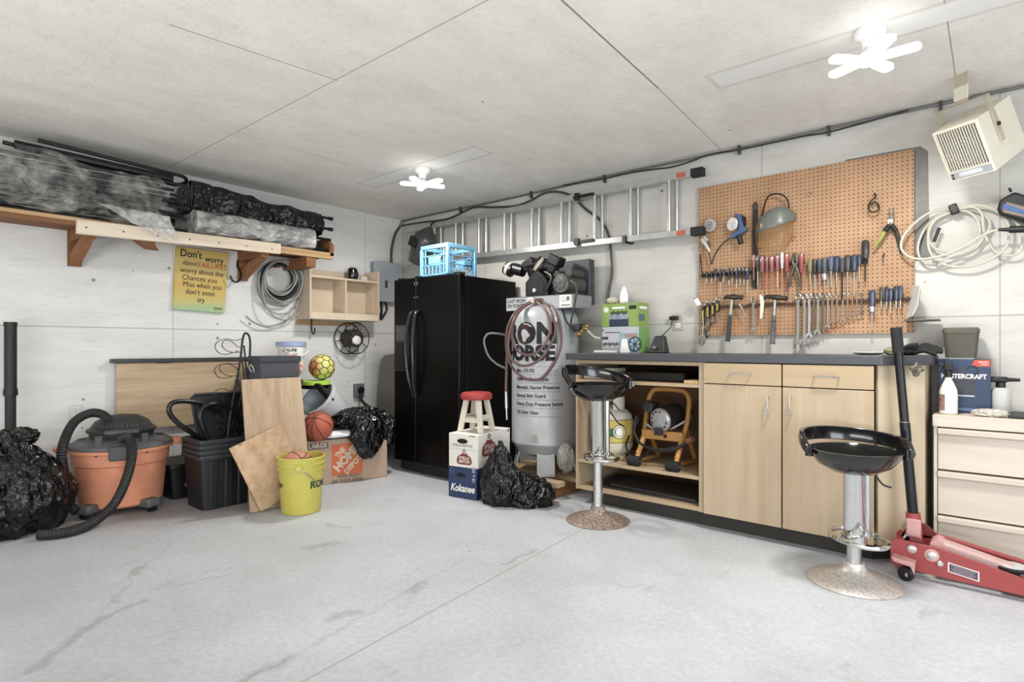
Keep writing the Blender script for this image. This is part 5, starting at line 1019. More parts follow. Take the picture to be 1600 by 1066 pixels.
# ------------------------------------------------------------------ on the worktop
ZT = 1.0992
GRN = pm((132, 160, 74), .55, var=.04); GRN2 = pm((112, 162, 84), .55, var=.04)
def carton2(nm, label, x0, x1, y0, y1, z0, z1, m_):
    t = thing(nm, label, 'box', ((x0+x1)/2, (y0+y1)/2, z0)); box(x0, x1, y0, y1, z0, z1).build('carton', m_, t, bevel=.003); return t
t = carton2('wipes_box', 'grey and green carton on the worktop with a printed wheel, under the green towel box', 2.80, 3.115, -.30, -.13, ZT, 1.298, pm((178, 182, 188), .55, var=.05))
mb = MB(); mb.box(3.115, 3.1165, -.298, -.132, ZT+.003, 1.295); mb.build('green_side', GRN2, t)
mb = MB(); mb.box(2.83, 2.96, -.3015, -.3, 1.252, 1.258); mb.box(2.806, 2.815, -.3015, -.3, 1.265, 1.280); mb.box(2.80, 2.855, -.3015, -.3, 1.20, 1.222); mb.build('print_bars', pm((60, 62, 70), .6), t)
mb = MB()
for k in range(9): mb.box(2.812+.016*k, 2.822+.016*k, -.3016, -.3, 1.150+.004*(k % 3), 1.174+.005*(k % 2))
mb.build('print_blocks', LETTER, t)
mb = MB(); mb.box(2.95, 3.112, -.3012, -.3, 1.11, 1.25); mb.build('picture', pm((140, 166, 184), .6, var=.2, scale=8), t)
wc = Vector((3.085, -.3022, 1.165)); mb = MB(); mb.ring(wc, (0, 1, 0), .052, .004, 28, 5)
for k in range(7): a = 2*PI*k/7; mb.tube([wc, wc+Vector((math.cos(a), 0, math.sin(a)))*.052], .003, 5)
mb.build('wheel_print', LETTER, t)
mb = MB(); mb.box(3.00, 3.10, -.302, -.3012, 1.218, 1.24); mb.build('hand_print', pm((166, 126, 108), .6), t)
t = carton2('towel_box', 'lime green towel dispensing carton with white tissue sticking out, on the worktop', 2.795, 3.11, -.30, -.13, 1.299, 1.477, GRN)
mb = MB(); mb.box(2.865, 3.03, -.3012, -.3, 1.30, 1.40); mb.build('blue_panel', pm((36, 52, 84), .5), t)
mb = MB(); mb.box(2.865, 3.03, -.3014, -.3012, 1.355, 1.40); mb.build('picture', pm((140, 150, 160), .6, var=.35, scale=30), t)
mb = MB(); mb.box(2.89, 3.00, -.3016, -.3, 1.435, 1.449); mb.box(3.115-.004, 3.1115, -.28, -.16, 1.43, 1.45); mb.build('white_bars', LETW, t)
mb = MB()
for k in range(8): mb.box(2.878+.018*k, 2.890+.018*k, -.302, -.3014, 1.388+.004*(k % 3), 1.412+.006*(k % 2))
mb.box(3.035, 3.095, -.3014, -.3, 1.428, 1.455); mb.build('dark_print', LETTER, t)
mb = MB(); mb.disc((2.838, -.3014, 1.43), (1, 0, 0), (0, 0, 1), .022, 20); mb.build('round_print', pm((206, 216, 196), .6), t, recalc=False)
mb = MB(); mb.box(3.1105, 3.1118, -.29, -.20, 1.34, 1.39); mb.build('side_print', pm((80, 110, 120), .6), t); mb = MB(); mb.box(2.88, 3.0, -.27, -.2, 1.477, 1.479); mb.build('slot', LETTER, t)
def tis(p, n): k = (n.z+1)/2; return Vector((p.x*(1-.55*k), p.y*(1-.4*k), p.z))
blob(MB(), (2.955, -.235, 1.535), (.045, .022, .075), 3, 5, .22, 2.2, 1.478, tis).build('tissue', pm((238, 238, 240), .85, var=.03), t, smooth=70)
tag(blob(MB(), (2.85, -.215, 1.505), (.055, .05, .028), 9, 5, .25, 2.2, 1.4785).build('rag', pm((206, 200, 178), .9)), 'crumpled cream rag on top of the green towel box', 'rag')
tag(MB().loft([[(2.985, -.355, ZT), (3.06, -.355, ZT), (3.06, -.33, ZT), (2.985, -.33, ZT)], [(3.00, -.35, 1.205), (3.04, -.35, 1.205), (3.04, -.335, 1.205), (3.00, -.335, 1.205)]]).build('white_scoop', WHITE, bevel=.004), 'white tapered plastic scoop standing on the worktop in front of the grey carton', 'scoop')
tag(box(2.785, 2.955, -.40, -.325, ZT, 1.117).build('plastic_tray', pm((222, 220, 212), .5), bevel=.004), 'shallow white plastic tray on the worktop in front of the grey carton', 'tray')
t = thing('charger', 'black wedge shaped charger standing on the worktop beside the green side cartons', 'charger', (3.25, -.25, ZT))
MB().loft([[(3.185, -.30, ZT), (3.315, -.30, ZT), (3.315, -.20, ZT), (3.185, -.20, ZT)], [(3.22, -.26, 1.225), (3.295, -.26, 1.225), (3.295, -.215, 1.225), (3.22, -.215, 1.225)]]).build('body', pm((42, 43, 46), .4), t, bevel=.008)
box(3.225, 3.25, -.305, -.285, 1.13, 1.15).build('indicator_plate', pm((150, 152, 156), .3, .5), t, bevel=.002)
MB().tube(catmull([(3.265, -.235, 1.222), (3.27, -.18, 1.25), (3.265, -.08, 1.29), (3.255, -.04, 1.33), (3.262, -.03, 1.365)], 8), .0035, 6).build('cord', BLACK, t)
box(3.235, 3.30, -.045, -.012, 1.348, 1.378).build('plug', BLACK, t, bevel=.005)
t = thing('wall_outlet', 'stainless duplex wall outlet above the worktop with a black plug in it', 'outlet', (3.28, -.005, 1.28))
box(3.245, 3.335, -.006, 0, 1.27, 1.395).build('cover_plate', pm((192, 188, 176), .35, .5), t, bevel=.003); box(3.27, 3.31, -.010, -.006, 1.290, 1.325).build('receptacle', WHITE, t, bevel=.004)
mb = MB(); mb.box(3.28, 3.283, -.0105, -.01, 1.30, 1.315); mb.box(3.297, 3.30, -.0105, -.01, 1.30, 1.315); mb.build('slot', LETTER, t)
pq = Vector((4.568, -0.2, 1.131)); tag(MB().lathe([(.03, 0), (.065, .004), (.09, .014), (.088, .016), (.06, .008), (.02, .006)], (pq.x, -.22, ZT), n=40).build('plate', WHITE), 'shallow white plate lying on the worktop below the screwdrivers', 'plate')
# glove
t = thing('work_gloves', 'pair of black work gloves with olive cuff lying on the right end of the worktop', 'gloves', (4.78, -.22, ZT))
gc = Vector((4.745, -.28, ZT)); GV = pm((26, 26, 25), .8, bmp=.3)
blob(MB(), gc+Vector((-.045, 0, .022)), (.05, .055, .026), 4, 4, .18, 2, ZT).build('cuff', pm((132, 134, 96), .85), t)
blob(MB(), gc+Vector((.025, 0, .024)), (.055, .05, .026), 6, 4, .18, 2, ZT).build('palm', GV, t)
for k, (dy, dz, l, up) in enumerate([(-.045, .016, .10, .0), (-.018, .022, .125, .004), (.012, .026, .12, .012), (.038, .028, .10, .020)]):
    MB().tube(catmull([gc+Vector((.055, dy*.8, dz)), gc+Vector((.055+l*.4, dy, dz+.010+up)), gc+Vector((.055+l*.75, dy*1.1, dz+up*.8)), gc+Vector((.055+l, dy*1.15, dz-.006+up))], 6), [.013]*18+[.008], 10).build('finger', GV, t)
MB().tube(catmull([gc+Vector((.0, -.03, .035)), gc+Vector((.035, -.05, .052)), gc+Vector((.075, -.055, .058))], 6), [.013]*12+[.008], 10).build('thumb', GV, t)
# ------------------------------------------------------------------ bar stools
SEATM = pm((18, 18, 19), .16, coat=.5); RUST = None
m_, nt, b = base('rusty_chrome', .45, .55); co = coords(nt); f = noise_n(nt, co, 60, 6, .75)
nt.links.new(ramp(nt, f, [(.40, lin((222, 220, 216))), (.64, lin((190, 176, 164)))]), b.inputs['Base Color']); RUST = m_
m_, nt, b = base('browner_rust', .6, .35); co = coords(nt); f = noise_n(nt, co, 60, 6, .75)
nt.links.new(ramp(nt, f, [(.36, lin((176, 166, 156))), (.56, lin((128, 100, 86)))]), b.inputs['Base Color']); RUST2 = m_
def barstool(label, x, y, zs, ang, rot, rust, z_sleeve, lift=.045, tilt=0.0):
    t = thing('bar_stool', label, 'bar stool', (x, y, 0), 0, 'black swivel bar stools'); o = Vector((x, y, 0))
    MB().lathe([(.205, 0), (.208, .006), (.19, .016), (.13, .034), (.08, .05), (.055, .066), (.047, .085), (.045, .10)], o, n=56).build('base', rust, t)
    MB().lathe([(.036, .09), (.032, .12), (.032, z_sleeve+.05)], o, n=28).build('column', pm((190, 190, 188), .25, .9), t)
    MB().lathe([(.044, z_sleeve-.03), (.047, z_sleeve-.02), (.047, zs-.10), (.05, zs-.095), (.05, zs-.085)], o, n=32).build('gas_sleeve', CHROME, t)
    d = Vector((math.cos(ang), math.sin(ang), 0))
    MB().cyl(o+d*.062+Vector((0, 0, z_sleeve)), o+d*.062+Vector((0, 0, zs-.09)), .016, n=14).build('sleeve_rail', CHROME, t)
    MB().cyl(o+Vector((0, 0, z_sleeve-.025)), o+Vector((0, 0, z_sleeve+.02)), .056, n=24).build('footrest_clamp', CHROME, t)
    fr = []
    s = Vector((-d.y, d.x, 0)); fr = [o+s*math.sin(2*PI*k/28)*.155+Vector((math.cos(rot), math.sin(rot), 0))*0+d*(math.cos(2*PI*k/28)*.11+.02)+Vector((0, 0, z_sleeve)) for k in range(28)]
    MB().tube(fr, .012, 8, closed=True).build('footrest', CHROME, t)
    MB().lathe([(.05, zs-.10), (.10, zs-.095), (.16, zs-.06), (.195, zs-.015), (.205, zs+.012), (.195, zs+.014), (.15, zs-.02), (.08, zs-.035), (.01, zs-.04)], o, n=56).build('seat', SEATM, t)
    loops = []; n = 40; e = Vector((math.cos(rot), math.sin(rot), 0)); f_ = Vector((-e.y, e.x, 0))
    for k in range(n+1):
        a = -PI*.60+PI*1.20*k/n; w = math.cos(a/1.2*1.0); R_ = .214; c = o+e*(R_*math.cos(a)-.005)+f_*R_*math.sin(a)*1.08
        rise = lift+lift*.6*max(0, math.cos(a))-tilt*((c-o).dot(Vector((.77, .64, 0)))); endf = min(1, (1-abs(a)/(PI*.60))*5)
        zc = zs+.01+rise*endf*1.0; hh = .020+.014*endf; rad = (c-o); rad.z = 0; rad.normalize(); th = .011
        loops.append([c+rad*th+Vector((0, 0, zc-hh)), c+rad*(th+.006)+Vector((0, 0, zc)), c+rad*th+Vector((0, 0, zc+hh)), c-rad*th+Vector((0, 0, zc+hh)), c-rad*(th-.004)+Vector((0, 0, zc)), c-rad*th+Vector((0, 0, zc-hh))])
    MB().loft(loops).build('back_hoop', SEATM, t, bevel=.004)
    for sg in (-1, 1):
        a = sg*PI*.57; c = o+e*(.206*math.cos(a))+f_*.21*math.sin(a)*1.04; MB().cyl(c+Vector((0, 0, zs-.02)), c+Vector((0, 0, zs+.03)), .018, n=14).build('hoop_mount', SEATM, t)
    MB().tube(catmull([o+d*.05+Vector((0, 0, zs-.09)), o+d*.10+Vector((0, 0, zs-.115)), o+d*.14+Vector((0, 0, zs-.16)), o+d*.18+Vector((0, 0, zs-.175))], 6), .005, 8).build('lever', pm((70, 70, 70), .4, .6), t)
    return t
AC = math.radians(40)
barstool('black bar stool with chrome column nearest the red floor jack', 4.613, -.95, .635, AC, AC+1.35, RUST, .215, .034, .05)
barstool('black bar stool with rusty base in front of the open cabinet shelves', 3.135, -.905, .89, AC, AC+1.9, RUST2, .42, .045, .13)
# ------------------------------------------------------------------ floor jack
JR = pm((164, 62, 62), .4, var=.08, scale=9); JP = pm((206, 150, 148), .4, var=.06)
t = thing('floor_jack', 'red trolley floor jack with long black handle standing before the drawer unit', 'floor jack', (5.05, -.62, 0))
def splate(y): return [(4.735, y, .05), (4.735, y, .165), (4.755, y, .185), (4.93, y, .175), (5.0, y, .160), (5.34, y, .085), (5.42, y, .07), (5.42, y, .025), (4.86, y, .040)]
for y in (-.725, -.545): MB().prism(splate(y), (0, .012, 0)).build('side_plate', JR, t, bevel=.002)
box(4.74, 4.80, -.713, -.545, .06, .15).build('cross_block', JR, t, bevel=.004)
MB().prism([(4.76, -.545, .15), (4.80, -.545, .235), (4.87, -.545, .235), (4.93, -.545, .175)], (0, .012, 0)).build('pivot_bracket', pm((120, 40, 42), .45), t)
MB().prism([(4.78, -.70, .16), (4.80, -.70, .20), (4.85, -.70, .20), (4.88, -.70, .165)], (0, .012, 0)).build('pivot_bracket', pm((120, 40, 42), .45), t)
MB().cyl((4.80, -.70, .19), (4.80, -.55, .19), .014, n=12).build('pivot_pin', STEEL, t)
hb, ht = Vector((4.83, -.625, .17)), Vector((4.748, -0.625, 1.246)); hd = (ht-hb).normalized()
MB().cyl(hb, hb+hd*.135, .034, .032, 18).build('handle_socket', JR, t)
MB().box(-.030, .030, -.006, .006, -.055, .055, None, hb+hd*.055+Vector((.0, -.034, 0))).build('socket_plate', JP, t, bevel=.003)
hm = hb.lerp(ht, .55); o = MB().cyl(hb+hd*.10, hm, .0235, n=18).build('lower_handle', pm((30, 31, 34), .3, .4), t)
MB().cyl(hm, ht-hd*.12, .0205, n=18).build('upper_handle', pm((30, 31, 34), .3, .4), t); MB().cyl(ht-hd*.13, ht, .026, n=18).build('grip', RUBBER, t)
MB().ring(hm, hd, .0235, .002, 20, 6).build('handle_seam', STEEL, t)
MB().loft([[(4.92, -.68, .145), (4.92, -.59, .145), (4.92, -.59, .20), (4.92, -.68, .20)], [(5.26, -.665, .085), (5.26, -.60, .085), (5.26, -.60, .125), (5.26, -.665, .125)]]).build('lift_arm', pm((196, 160, 156), .4, var=.12), t, bevel=.012)
MB().cyl((4.925, -.685, .17), (4.925, -.585, .17), .032, n=20).build('arm_pivot', JP, t)
mb = MB(); mb.cyl((4.90, -.53, .185), (5.30, -.53, .115), .014, n=12); mb.build('tie_rod', JR, t)
for x, z, r in ((4.825, .148, .020), (4.905, .135, .020), (4.937, .103, .013)): MB().lathe([(r, 0), (r, .008), (r*.7, .012)], (x, -.725, z), (0, -1, 0), 20).build('bolt_head', pm((206, 200, 196), .3, .6), t)
MB().lathe([(.03, 0), (.03, .003)], (4.905, -.7252, .135), (0, -1, 0), 24).build('pivot_washer', JP, t)
lp_ = Vector((5.025, -.7265, .085)); mb = MB(); du = Vector((1, 0, -.16)).normalized()
mb.quad(lp_, du, (0, 0, 1), .118, .046); mb.build('plate_border', LETW, t, recalc=False)
mb = MB(); mb.quad(lp_-Vector((0, .0006, 0)), du, (0, 0, 1), .108, .037); mb.build('warning_plate', pm((84, 72, 84), .5), t, recalc=False)
mb = MB()
for k in range(4): mb.quad(lp_+Vector((.0, -.0012, .012-.008*k)), du, (0, 0, 1), .09-.012*(k % 2), .002)
mb.build('plate_print', pm((190, 176, 182), .5), t, recalc=False)
for x, y in ((4.79, -.765), (4.80, -.50)):
    f_ = MB().loft([[(x-.045, y-.03, .112), (x+.055, y-.03, .098), (x+.055, y+.04, .098), (x-.045, y+.04, .112)], [(x-.035, y-.028, .088), (x+.045, y-.028, .075), (x+.045, y+.035, .075), (x-.035, y+.035, .088)]]).build('caster_fork', JP, t, bevel=.004)
    MB().lathe([(.030, -.016), (.034, -.012), (.034, .012), (.030, .016)], (x+.015, y-.004, .0345), (.35, 1, 0), 28).build('caster_wheel', BLACK, f_); MB().cyl((x+.022, y-.024, .0345), (x+.012, y+.018, .0345), .010, n=14).build('caster_hub', STEEL, f_)
    MB().prism([(x+.03, y-.026, .09), (x+.055, y-.026, .09), (x+.05, y-.026, .04)], (0, .004, 0)).build('fork_arm', JP, f_)
sq = Vector((5.203, -0.635, 0.126)); MB().lathe([(.035, -.05), (.04, -.02), (.058, -.014), (.064, -.004), (.064, .003), (.056, .006), (.02, .002), (.005, .001)], sq, n=36).build('saddle', pm((70, 70, 72), .4, .6), t)
MB().lathe([(.054, .006), (.052, .009), (.02, .010), (.005, .010)], sq, n=36).build('saddle_pad', pm((196, 198, 202), .5), t)
MB().loft([[(sq.x-.06, -.70, .075), (sq.x+.25, -.70, .06), (sq.x+.25, -.58, .06), (sq.x-.06, -.58, .075)], [(sq.x-.05, -.69, sq.z-.03), (sq.x+.25, -.69, .11), (sq.x+.25, -.58, .11), (sq.x-.05, -.58, sq.z-.03)]]).build('saddle_arm', JR, t, bevel=.01)
for y in (-.755, -.52): MB().cyl((5.34, y, .035), (5.34, y+.04, .035), .034, n=24).build('front_wheel', DKSTEEL, t)
MB().box(4.69, 4.82, -.60, -.50, .0, .03).build('rear_plate', BLACK, t) if False else None
# ------------------------------------------------------------------ drawer unit and what stands on it
ASH = wood((216, 204, 190), (198, 184, 168), 'X', .5, .7); ASHZ = wood((220, 208, 192), (202, 188, 170), 'Z', .5, .7)
t = thing('drawer_unit', 'pale wood drawer unit with lipped fronts right of the workbench cabinet', 'drawer unit', (5.3, -.21, 0))
box(4.89, 4.905, -.402, -.012, .0, .765).build('side_panel', ASHZ, t, bevel=.001); box(5.72, 5.735, -.402, -.012, .0, .765).build('side_panel', ASHZ, t, bevel=.001)
box(4.905, 5.72, -.38, -.012, .02, .725).build('carcass', pm((70, 60, 50), .8), t); box(4.885, 5.74, -.408, -.008, .725, .787).build('top_board', ASH, t, bevel=.004)
for z0, z1 in ((.502, .718), (.266, .492), (.03, .256)):
    MB().prism([(4.908, -.395, z0), (4.908, -.395, z1-.035), (4.908, -.418, z1-.028), (4.908, -.418, z1-.004), (4.908, -.408, z1), (4.908, -.375, z1), (4.908, -.375, z0)], (.809, 0, 0)).build('drawer', ASH, t, bevel=.0015)
ZD = .7875
MC = pm((44, 62, 96), .5, var=.10, scale=6)
t = carton2('tool_box_carton', 'dark blue tool carton with white lettering on the drawer unit', 4.885+.012, 5.122, -.21, -.03, ZD, 1.078, MC)
mb = MB(); mb.text('MASTERCRAFT', (5.008, -.2115, .985), (1, 0, 0), (0, 0, 1), .034, bold=.035, sx=.86); mb.build('lettering', LETW, t, recalc=False, smooth=0)
mb = MB(); mb.add([(5.055, -.2115, 1.076), (5.12, -.2115, 1.076), (5.12, -.2115, 1.04), (5.065, -.2115, 1.04), (5.042, -.2115, 1.05)], [(0, 4, 3, 2, 1)]); mb.build('red_flash', pm((196, 74, 60), .5), t, recalc=False)
mb = MB(); mb.box(5.07, 5.112, -.2122, -.2115, 1.062, 1.067); mb.box(5.08, 5.112, -.2122, -.2115, 1.05, 1.055); mb.build('flash_print', pm((226, 180, 170), .5), t)
mb = MB(); mb.add([Vector((5.005+x, -.2110, .89+z)) for x, z in [(-.05, 0), (.05, 0), (.055, .09), (.03, .11), (.012, .12), (.012, .15), (-.012, .15), (-.012, .12), (-.03, .11), (-.055, .09)]], [tuple(range(10))]); mb.build('picture', pm((56, 60, 68), .5), t, recalc=False)
mb = MB(); mb.tube(catmull([(5.02, -.2112, 1.03), (5.05, -.2112, 1.045), (5.07, -.2112, 1.02), (5.055, -.2112, .99)], 6), .0035, 6); mb.box(4.955, 4.985, -.2112, -.2105, .99, 1.03); mb.build('picture_lines', pm((38, 44, 56), .5), t)
mb = MB(); mb.box(4.955, 5.055, -.2116, -.211, .878, .884); mb.box(4.96, 4.985, -.2116, -.211, .852, .858); mb.box(4.96, 4.985, -.2116, -.211, .832, .838); mb.build('print_bars', pm((206, 210, 216), .5), t)
mb = MB(); mb.box(4.985, 5.08, -.2116, -.211, .80, .815); mb.build('pale_band', pm((88, 116, 156), .5), t)
tag(box(4.945, 5.05, -.18, -.06, 1.0785, 1.086).build('paper_sheet', LETW), 'white folded paper on the blue tool carton under the olive bin', 'paper')
t = thing('lidded_bin', 'dark olive plastic bin with rounded lid on top of the blue tool carton', 'bin', (4.995, -.125, 1.087))
OLV = pm((76, 72, 60), .5, var=.05)
MB().loft([rrect(4.995, -.125, 1.087, .068, .065, .02), rrect(4.995, -.125, 1.222, .078, .075, .022)]).build('body', OLV, t); MB().loft([rrect(4.995, -.125, 1.222, .081, .078, .024), rrect(4.995, -.125, 1.243, .081, .078, .024), rrect(4.995, -.125, 1.252, .074, .071, .02)]).build('lid', pm((84, 80, 67), .5, var=.05), t)
sp_ = Vector((4.948, -.315, ZD)); t = thing('spray_bottle', 'white trigger spray bottle standing in front of the blue tool carton', 'spray bottle', sp_)
MB().lathe([(.034, 0), (.040, .006), (.041, .10), (.038, .13), (.024, .165), (.015, .185), (.015, .20)], sp_, n=32).build('bottle', pm((224, 222, 214), .4, var=.03), t)
MB().lathe([(.018, .197), (.018, .225), (.012, .232)], sp_, n=20).build('collar', BLACK, t); MB().box(-.018, .022, -.012, .012, .232, .275, None, sp_).box(-.045, -.015, -.007, .007, .252, .27, None, sp_).build('spray_head', BLACK, t, bevel=.004)
MB().tube([sp_+Vector((-.02, 0, .25)), sp_+Vector((-.028, 0, .235)), sp_+Vector((-.026, 0, .218))], .004, 6).build('trigger', BLACK, t)
f_ = lambda x, y: Vector((sp_.x+.0415*math.cos(-2.5+x/.0415), sp_.y+.0415*math.sin(-2.5+x/.0415), sp_.z+y)); mb = MB(); mb.add([f_(-.025+.05*k/8, z) for k in range(9) for z in (.02, .105)], [(2*k, 2*k+2, 2*k+3, 2*k+1) for k in range(8)]); mb.build('label', pm((146, 112, 104), .6, var=.5, scale=60), t, recalc=False, smooth=60)
s2_ = Vector((5.162, -.16, ZD)); t = thing('foam_sprayer', 'white bottle with black horizontal spray nozzle, right of the blue tool carton', 'sprayer', s2_)
MB().lathe([(.042, 0), (.046, .006), (.046, .11), (.040, .13), (.024, .142)], s2_, n=32).build('bottle', pm((190, 190, 186), .4, var=.04), t); MB().cyl(s2_+Vector((0, 0, .14)), s2_+Vector((0, 0, .17)), .021, n=20).build('collar', BLACK, t)
MB().box(-.055, .03, -.018, .018, .17, .20, None, s2_).build('spray_head', BLACK, t, bevel=.008); MB().cyl(s2_+Vector((.03, 0, .185)), s2_+Vector((.078, 0, .185)), .011, .008, 14).build('nozzle', BLACK, t)
tag(blob(MB(), (5.12, -.33, ZD+.018), (.075, .035, .022), 12, 5, .4, 2.2, ZD).build('crumpled_plastic', clear_plastic('bag_scrap', .8, (222, 216, 202)), smooth=70), 'crumpled pale plastic scrap on the front edge of the drawer unit', 'plastic scrap')
tag(box(5.19, 5.50, -.36, -.10, ZD, .803).build('flat_case', pm((34, 34, 36), .5), bevel=.004), 'flat black case lying on the right of the drawer unit top', 'case')
# ------------------------------------------------------------------ unit heater
psi, pit, hw, hh, hdp = .521, .556, .110, .1435, .30
hc = Vector((5.012, -.359, 2.164)); hn = Vector((-math.sin(psi)*math.cos(pit), -math.cos(psi)*math.cos(pit), -math.sin(pit))); hr = Vector((math.cos(psi), -math.sin(psi), 0)); hu = hr.cross(hn)*-1
if hu.z < 0: hu = -hu
CRM2 = pm((222, 214, 194), .45, var=.04)
t = thing('unit_heater', 'cream garage unit heater with wire grille hung under the ceiling at the right', 'heater', hc)
def hp(x, z, d): return hc+hr*x+hu*z-hn*d
MB().loft([[hp(-hw, -hh, .0), hp(hw, -hh, .0), hp(hw, hh, .0), hp(-hw, hh, .0)], [hp(-hw, -hh, hdp), hp(hw, -hh, hdp), hp(hw, hh, hdp), hp(-hw, hh, hdp)]]).build('housing', CRM2, t, bevel=.003)
MB().loft([[hp(-hw*.86, -hh*.60, -.001), hp(hw*.86, -hh*.60, -.001), hp(hw*.86, hh*.90, -.001), hp(-hw*.86, hh*.90, -.001)], [hp(-hw*.86, -hh*.60, -.002), hp(hw*.86, -hh*.60, -.002), hp(hw*.86, hh*.90, -.002), hp(-hw*.86, hh*.90, -.002)]]).build('grille_opening', pm((34, 31, 28), .7), t)
mb = MB(); q = hp(0, .01, -.003)
for r_ in (.03, .05, .07): mb.tube([q+hr*r_*math.cos(2*PI*k/30)+hu*r_*math.sin(2*PI*k/30) for k in range(30)], .0022, 5, closed=True)
mb.build('fan_guard', pm((120, 116, 108), .4, .5), t)
mb = MB()
for k in range(24): z = -hh*.60+hh*1.5*(k+.5)/24; mb.tube([hp(-hw*.86, z, -.006), hp(hw*.86, z, -.006)], .0012, 5)
for k in range(15): x = -hw*.86+hw*1.72*(k+.5)/15; mb.tube([hp(x, -hh*.6, -.007), hp(x, hh*.9, -.007)], .0018, 5)
mb.build('grille', CRM2, t)
mb = MB(); mb.loft([[hp(-hw*.9, -hh*.93, -.001), hp(hw*.9, -hh*.93, -.001), hp(hw*.9, -hh*.68, -.001), hp(-hw*.9, -hh*.68, -.001)], [hp(-hw*.9, -hh*.93, -.0025), hp(hw*.9, -hh*.93, -.0025), hp(hw*.9, -hh*.68, -.0025), hp(-hw*.9, -hh*.68, -.0025)]]); mb.build('control_strip', pm((176, 180, 182), .4, .3), t)
mb = MB(); mb.loft([[hp(-hw*.5, -hh*.88, -.003), hp(hw*.5, -hh*.88, -.003), hp(hw*.5, -hh*.73, -.003), hp(-hw*.5, -hh*.73, -.003)], [hp(-hw*.5, -hh*.88, -.0035), hp(hw*.5, -hh*.88, -.0035), hp(hw*.5, -hh*.73, -.0035), hp(-hw*.5, -hh*.73, -.0035)]]); mb.build('rating_label', pm((196, 200, 206), .5), t)
for z in (-.76, -.88): MB().cyl(hp(-hw*.78, hh*z, 0), hp(-hw*.78, hh*z, -.006), .006, n=10).build('knob', pm((70, 40, 34), .5), t)
BRK = pm((186, 176, 152), .5, .2)
for s in (-1, 1):
    a_ = hp(s*(hw+.006), .0, .12); b_ = hp(s*(hw+.006), hh+.075, .12)
    w = hn*.016; e = hr*.004*s; MB().loft([[p-w-e, p+w-e, p+w+e, p-w+e] for p in (a_-hu*.03, b_)]).build('bracket_arm', BRK, t); MB().cyl(hp(s*(hw+.008), .06, .12), hp(s*(hw+.018), .06, .12), .010, n=12).build('bracket_knob', BLACK, t)
a_, b_ = hp(-(hw+.010), hh+.075, .12), hp(hw+.010, hh+.075, .12); w = hn*.016; e = hu*.003
MB().loft([[p-w-e, p+w-e, p+w+e, p-w+e] for p in (a_, b_)]).build('bracket_bar', BRK, t)
mid = (a_+b_)/2; MB().box(-.03, .03, -.004, .004, 0, H-mid.z, Matrix.Rotation(-psi, 3, 'Z'), mid).build('ceiling_strap', BRK, t); MB().box(-.035, .035, -.008, -.004, .02, .09, Matrix.Rotation(-psi, 3, 'Z'), mid).build('strap_plate', CRM2, t, bevel=.002)
# ------------------------------------------------------------------ washer hose and gun on the back wall
t = thing('pressure_washer_hose', 'coil of pale grey washer hose hung on the wall right of the pegboard', 'hose', (4.98, -.06, 1.7))
HG = pm((188, 184, 168), .45, var=.04); mb = MB()
for l in ([(4.959, -0.05, 1.926), (4.9, -0.05, 1.935), (4.835, -0.06, 1.917), (4.775, -0.08, 1.866), (4.733, -0.09, 1.81), (4.715, -0.1, 1.758), (4.721, -0.1, 1.712), (4.753, -0.1, 1.675), (4.802, -0.1, 1.655), (4.862, -0.1, 1.656), (4.932, -0.1, 1.671), (5.003, -0.1, 1.703), (5.073, -0.11, 1.746), (5.121, -0.12, 1.77), (5.158, -0.13, 1.774)],
          [(4.964, -0.04, 1.919), (4.905, -0.04, 1.906), (4.864, -0.045, 1.878), (4.843, -0.05, 1.832), (4.843, -0.05, 1.779), (4.864, -0.05, 1.725), (4.912, -0.05, 1.694), (4.959, -0.05, 1.689), (5.016, -0.05, 1.708), (5.058, -0.05, 1.739), (5.074, -0.05, 1.787), (5.063, -0.045, 1.85), (5.029, -0.04, 1.902), (4.975, -0.04, 1.925)],
          [(4.965, -0.055, 1.917), (4.924, -0.06, 1.903), (4.88, -0.06, 1.881), (4.85, -0.06, 1.837), (4.841, -0.06, 1.767), (4.85, -0.06, 1.699), (4.88, -0.06, 1.644), (4.93, -0.06, 1.61), (5.002, -0.06, 1.597), (5.072, -0.06, 1.605), (5.145, -0.06, 1.643), (5.185, -0.06, 1.691), (5.198, -0.06, 1.756), (5.188, -0.055, 1.827), (5.145, -0.05, 1.89), (5.085, -0.05, 1.928), (5.021, -0.05, 1.938), (4.97, -0.05, 1.924)],
          [(4.963, -0.03, 1.925), (4.884, -0.03, 1.904), (4.824, -0.035, 1.836), (4.794, -0.04, 1.757), (4.794, -0.04, 1.689), (4.821, -0.04, 1.641), (4.864, -0.04, 1.622), (4.899, -0.04, 1.641), (4.973, -0.04, 1.671), (5.015, -0.04, 1.673), (5.055, -0.04, 1.698), (5.093, -0.04, 1.758), (5.118, -0.04, 1.818), (5.099, -0.035, 1.871), (5.043, -0.03, 1.916), (4.975, -0.03, 1.93)],
          [(4.97, -0.045, 1.925), (5.044, -0.05, 1.927), (5.083, -0.05, 1.882), (5.088, -0.05, 1.81), (5.102, -0.05, 1.748), (5.126, -0.05, 1.689), (5.153, -0.05, 1.654), (5.193, -0.05, 1.64), (5.237, -0.05, 1.653), (5.253, -0.05, 1.709), (5.247, -0.05, 1.772), (5.219, -0.05, 1.827), (5.166, -0.05, 1.88), (5.099, -0.05, 1.922)]):
    mb.tube(catmull(l, 8), .0068, 8)
mb.build('hose', HG, t)
MB().box(-.02, .02, -.03, .02, -.025, .03, Matrix.Rotation(-.3, 3, 'Y'), (4.961, -0.05, 1.925)).build('strap', BLACK, t, bevel=.006)
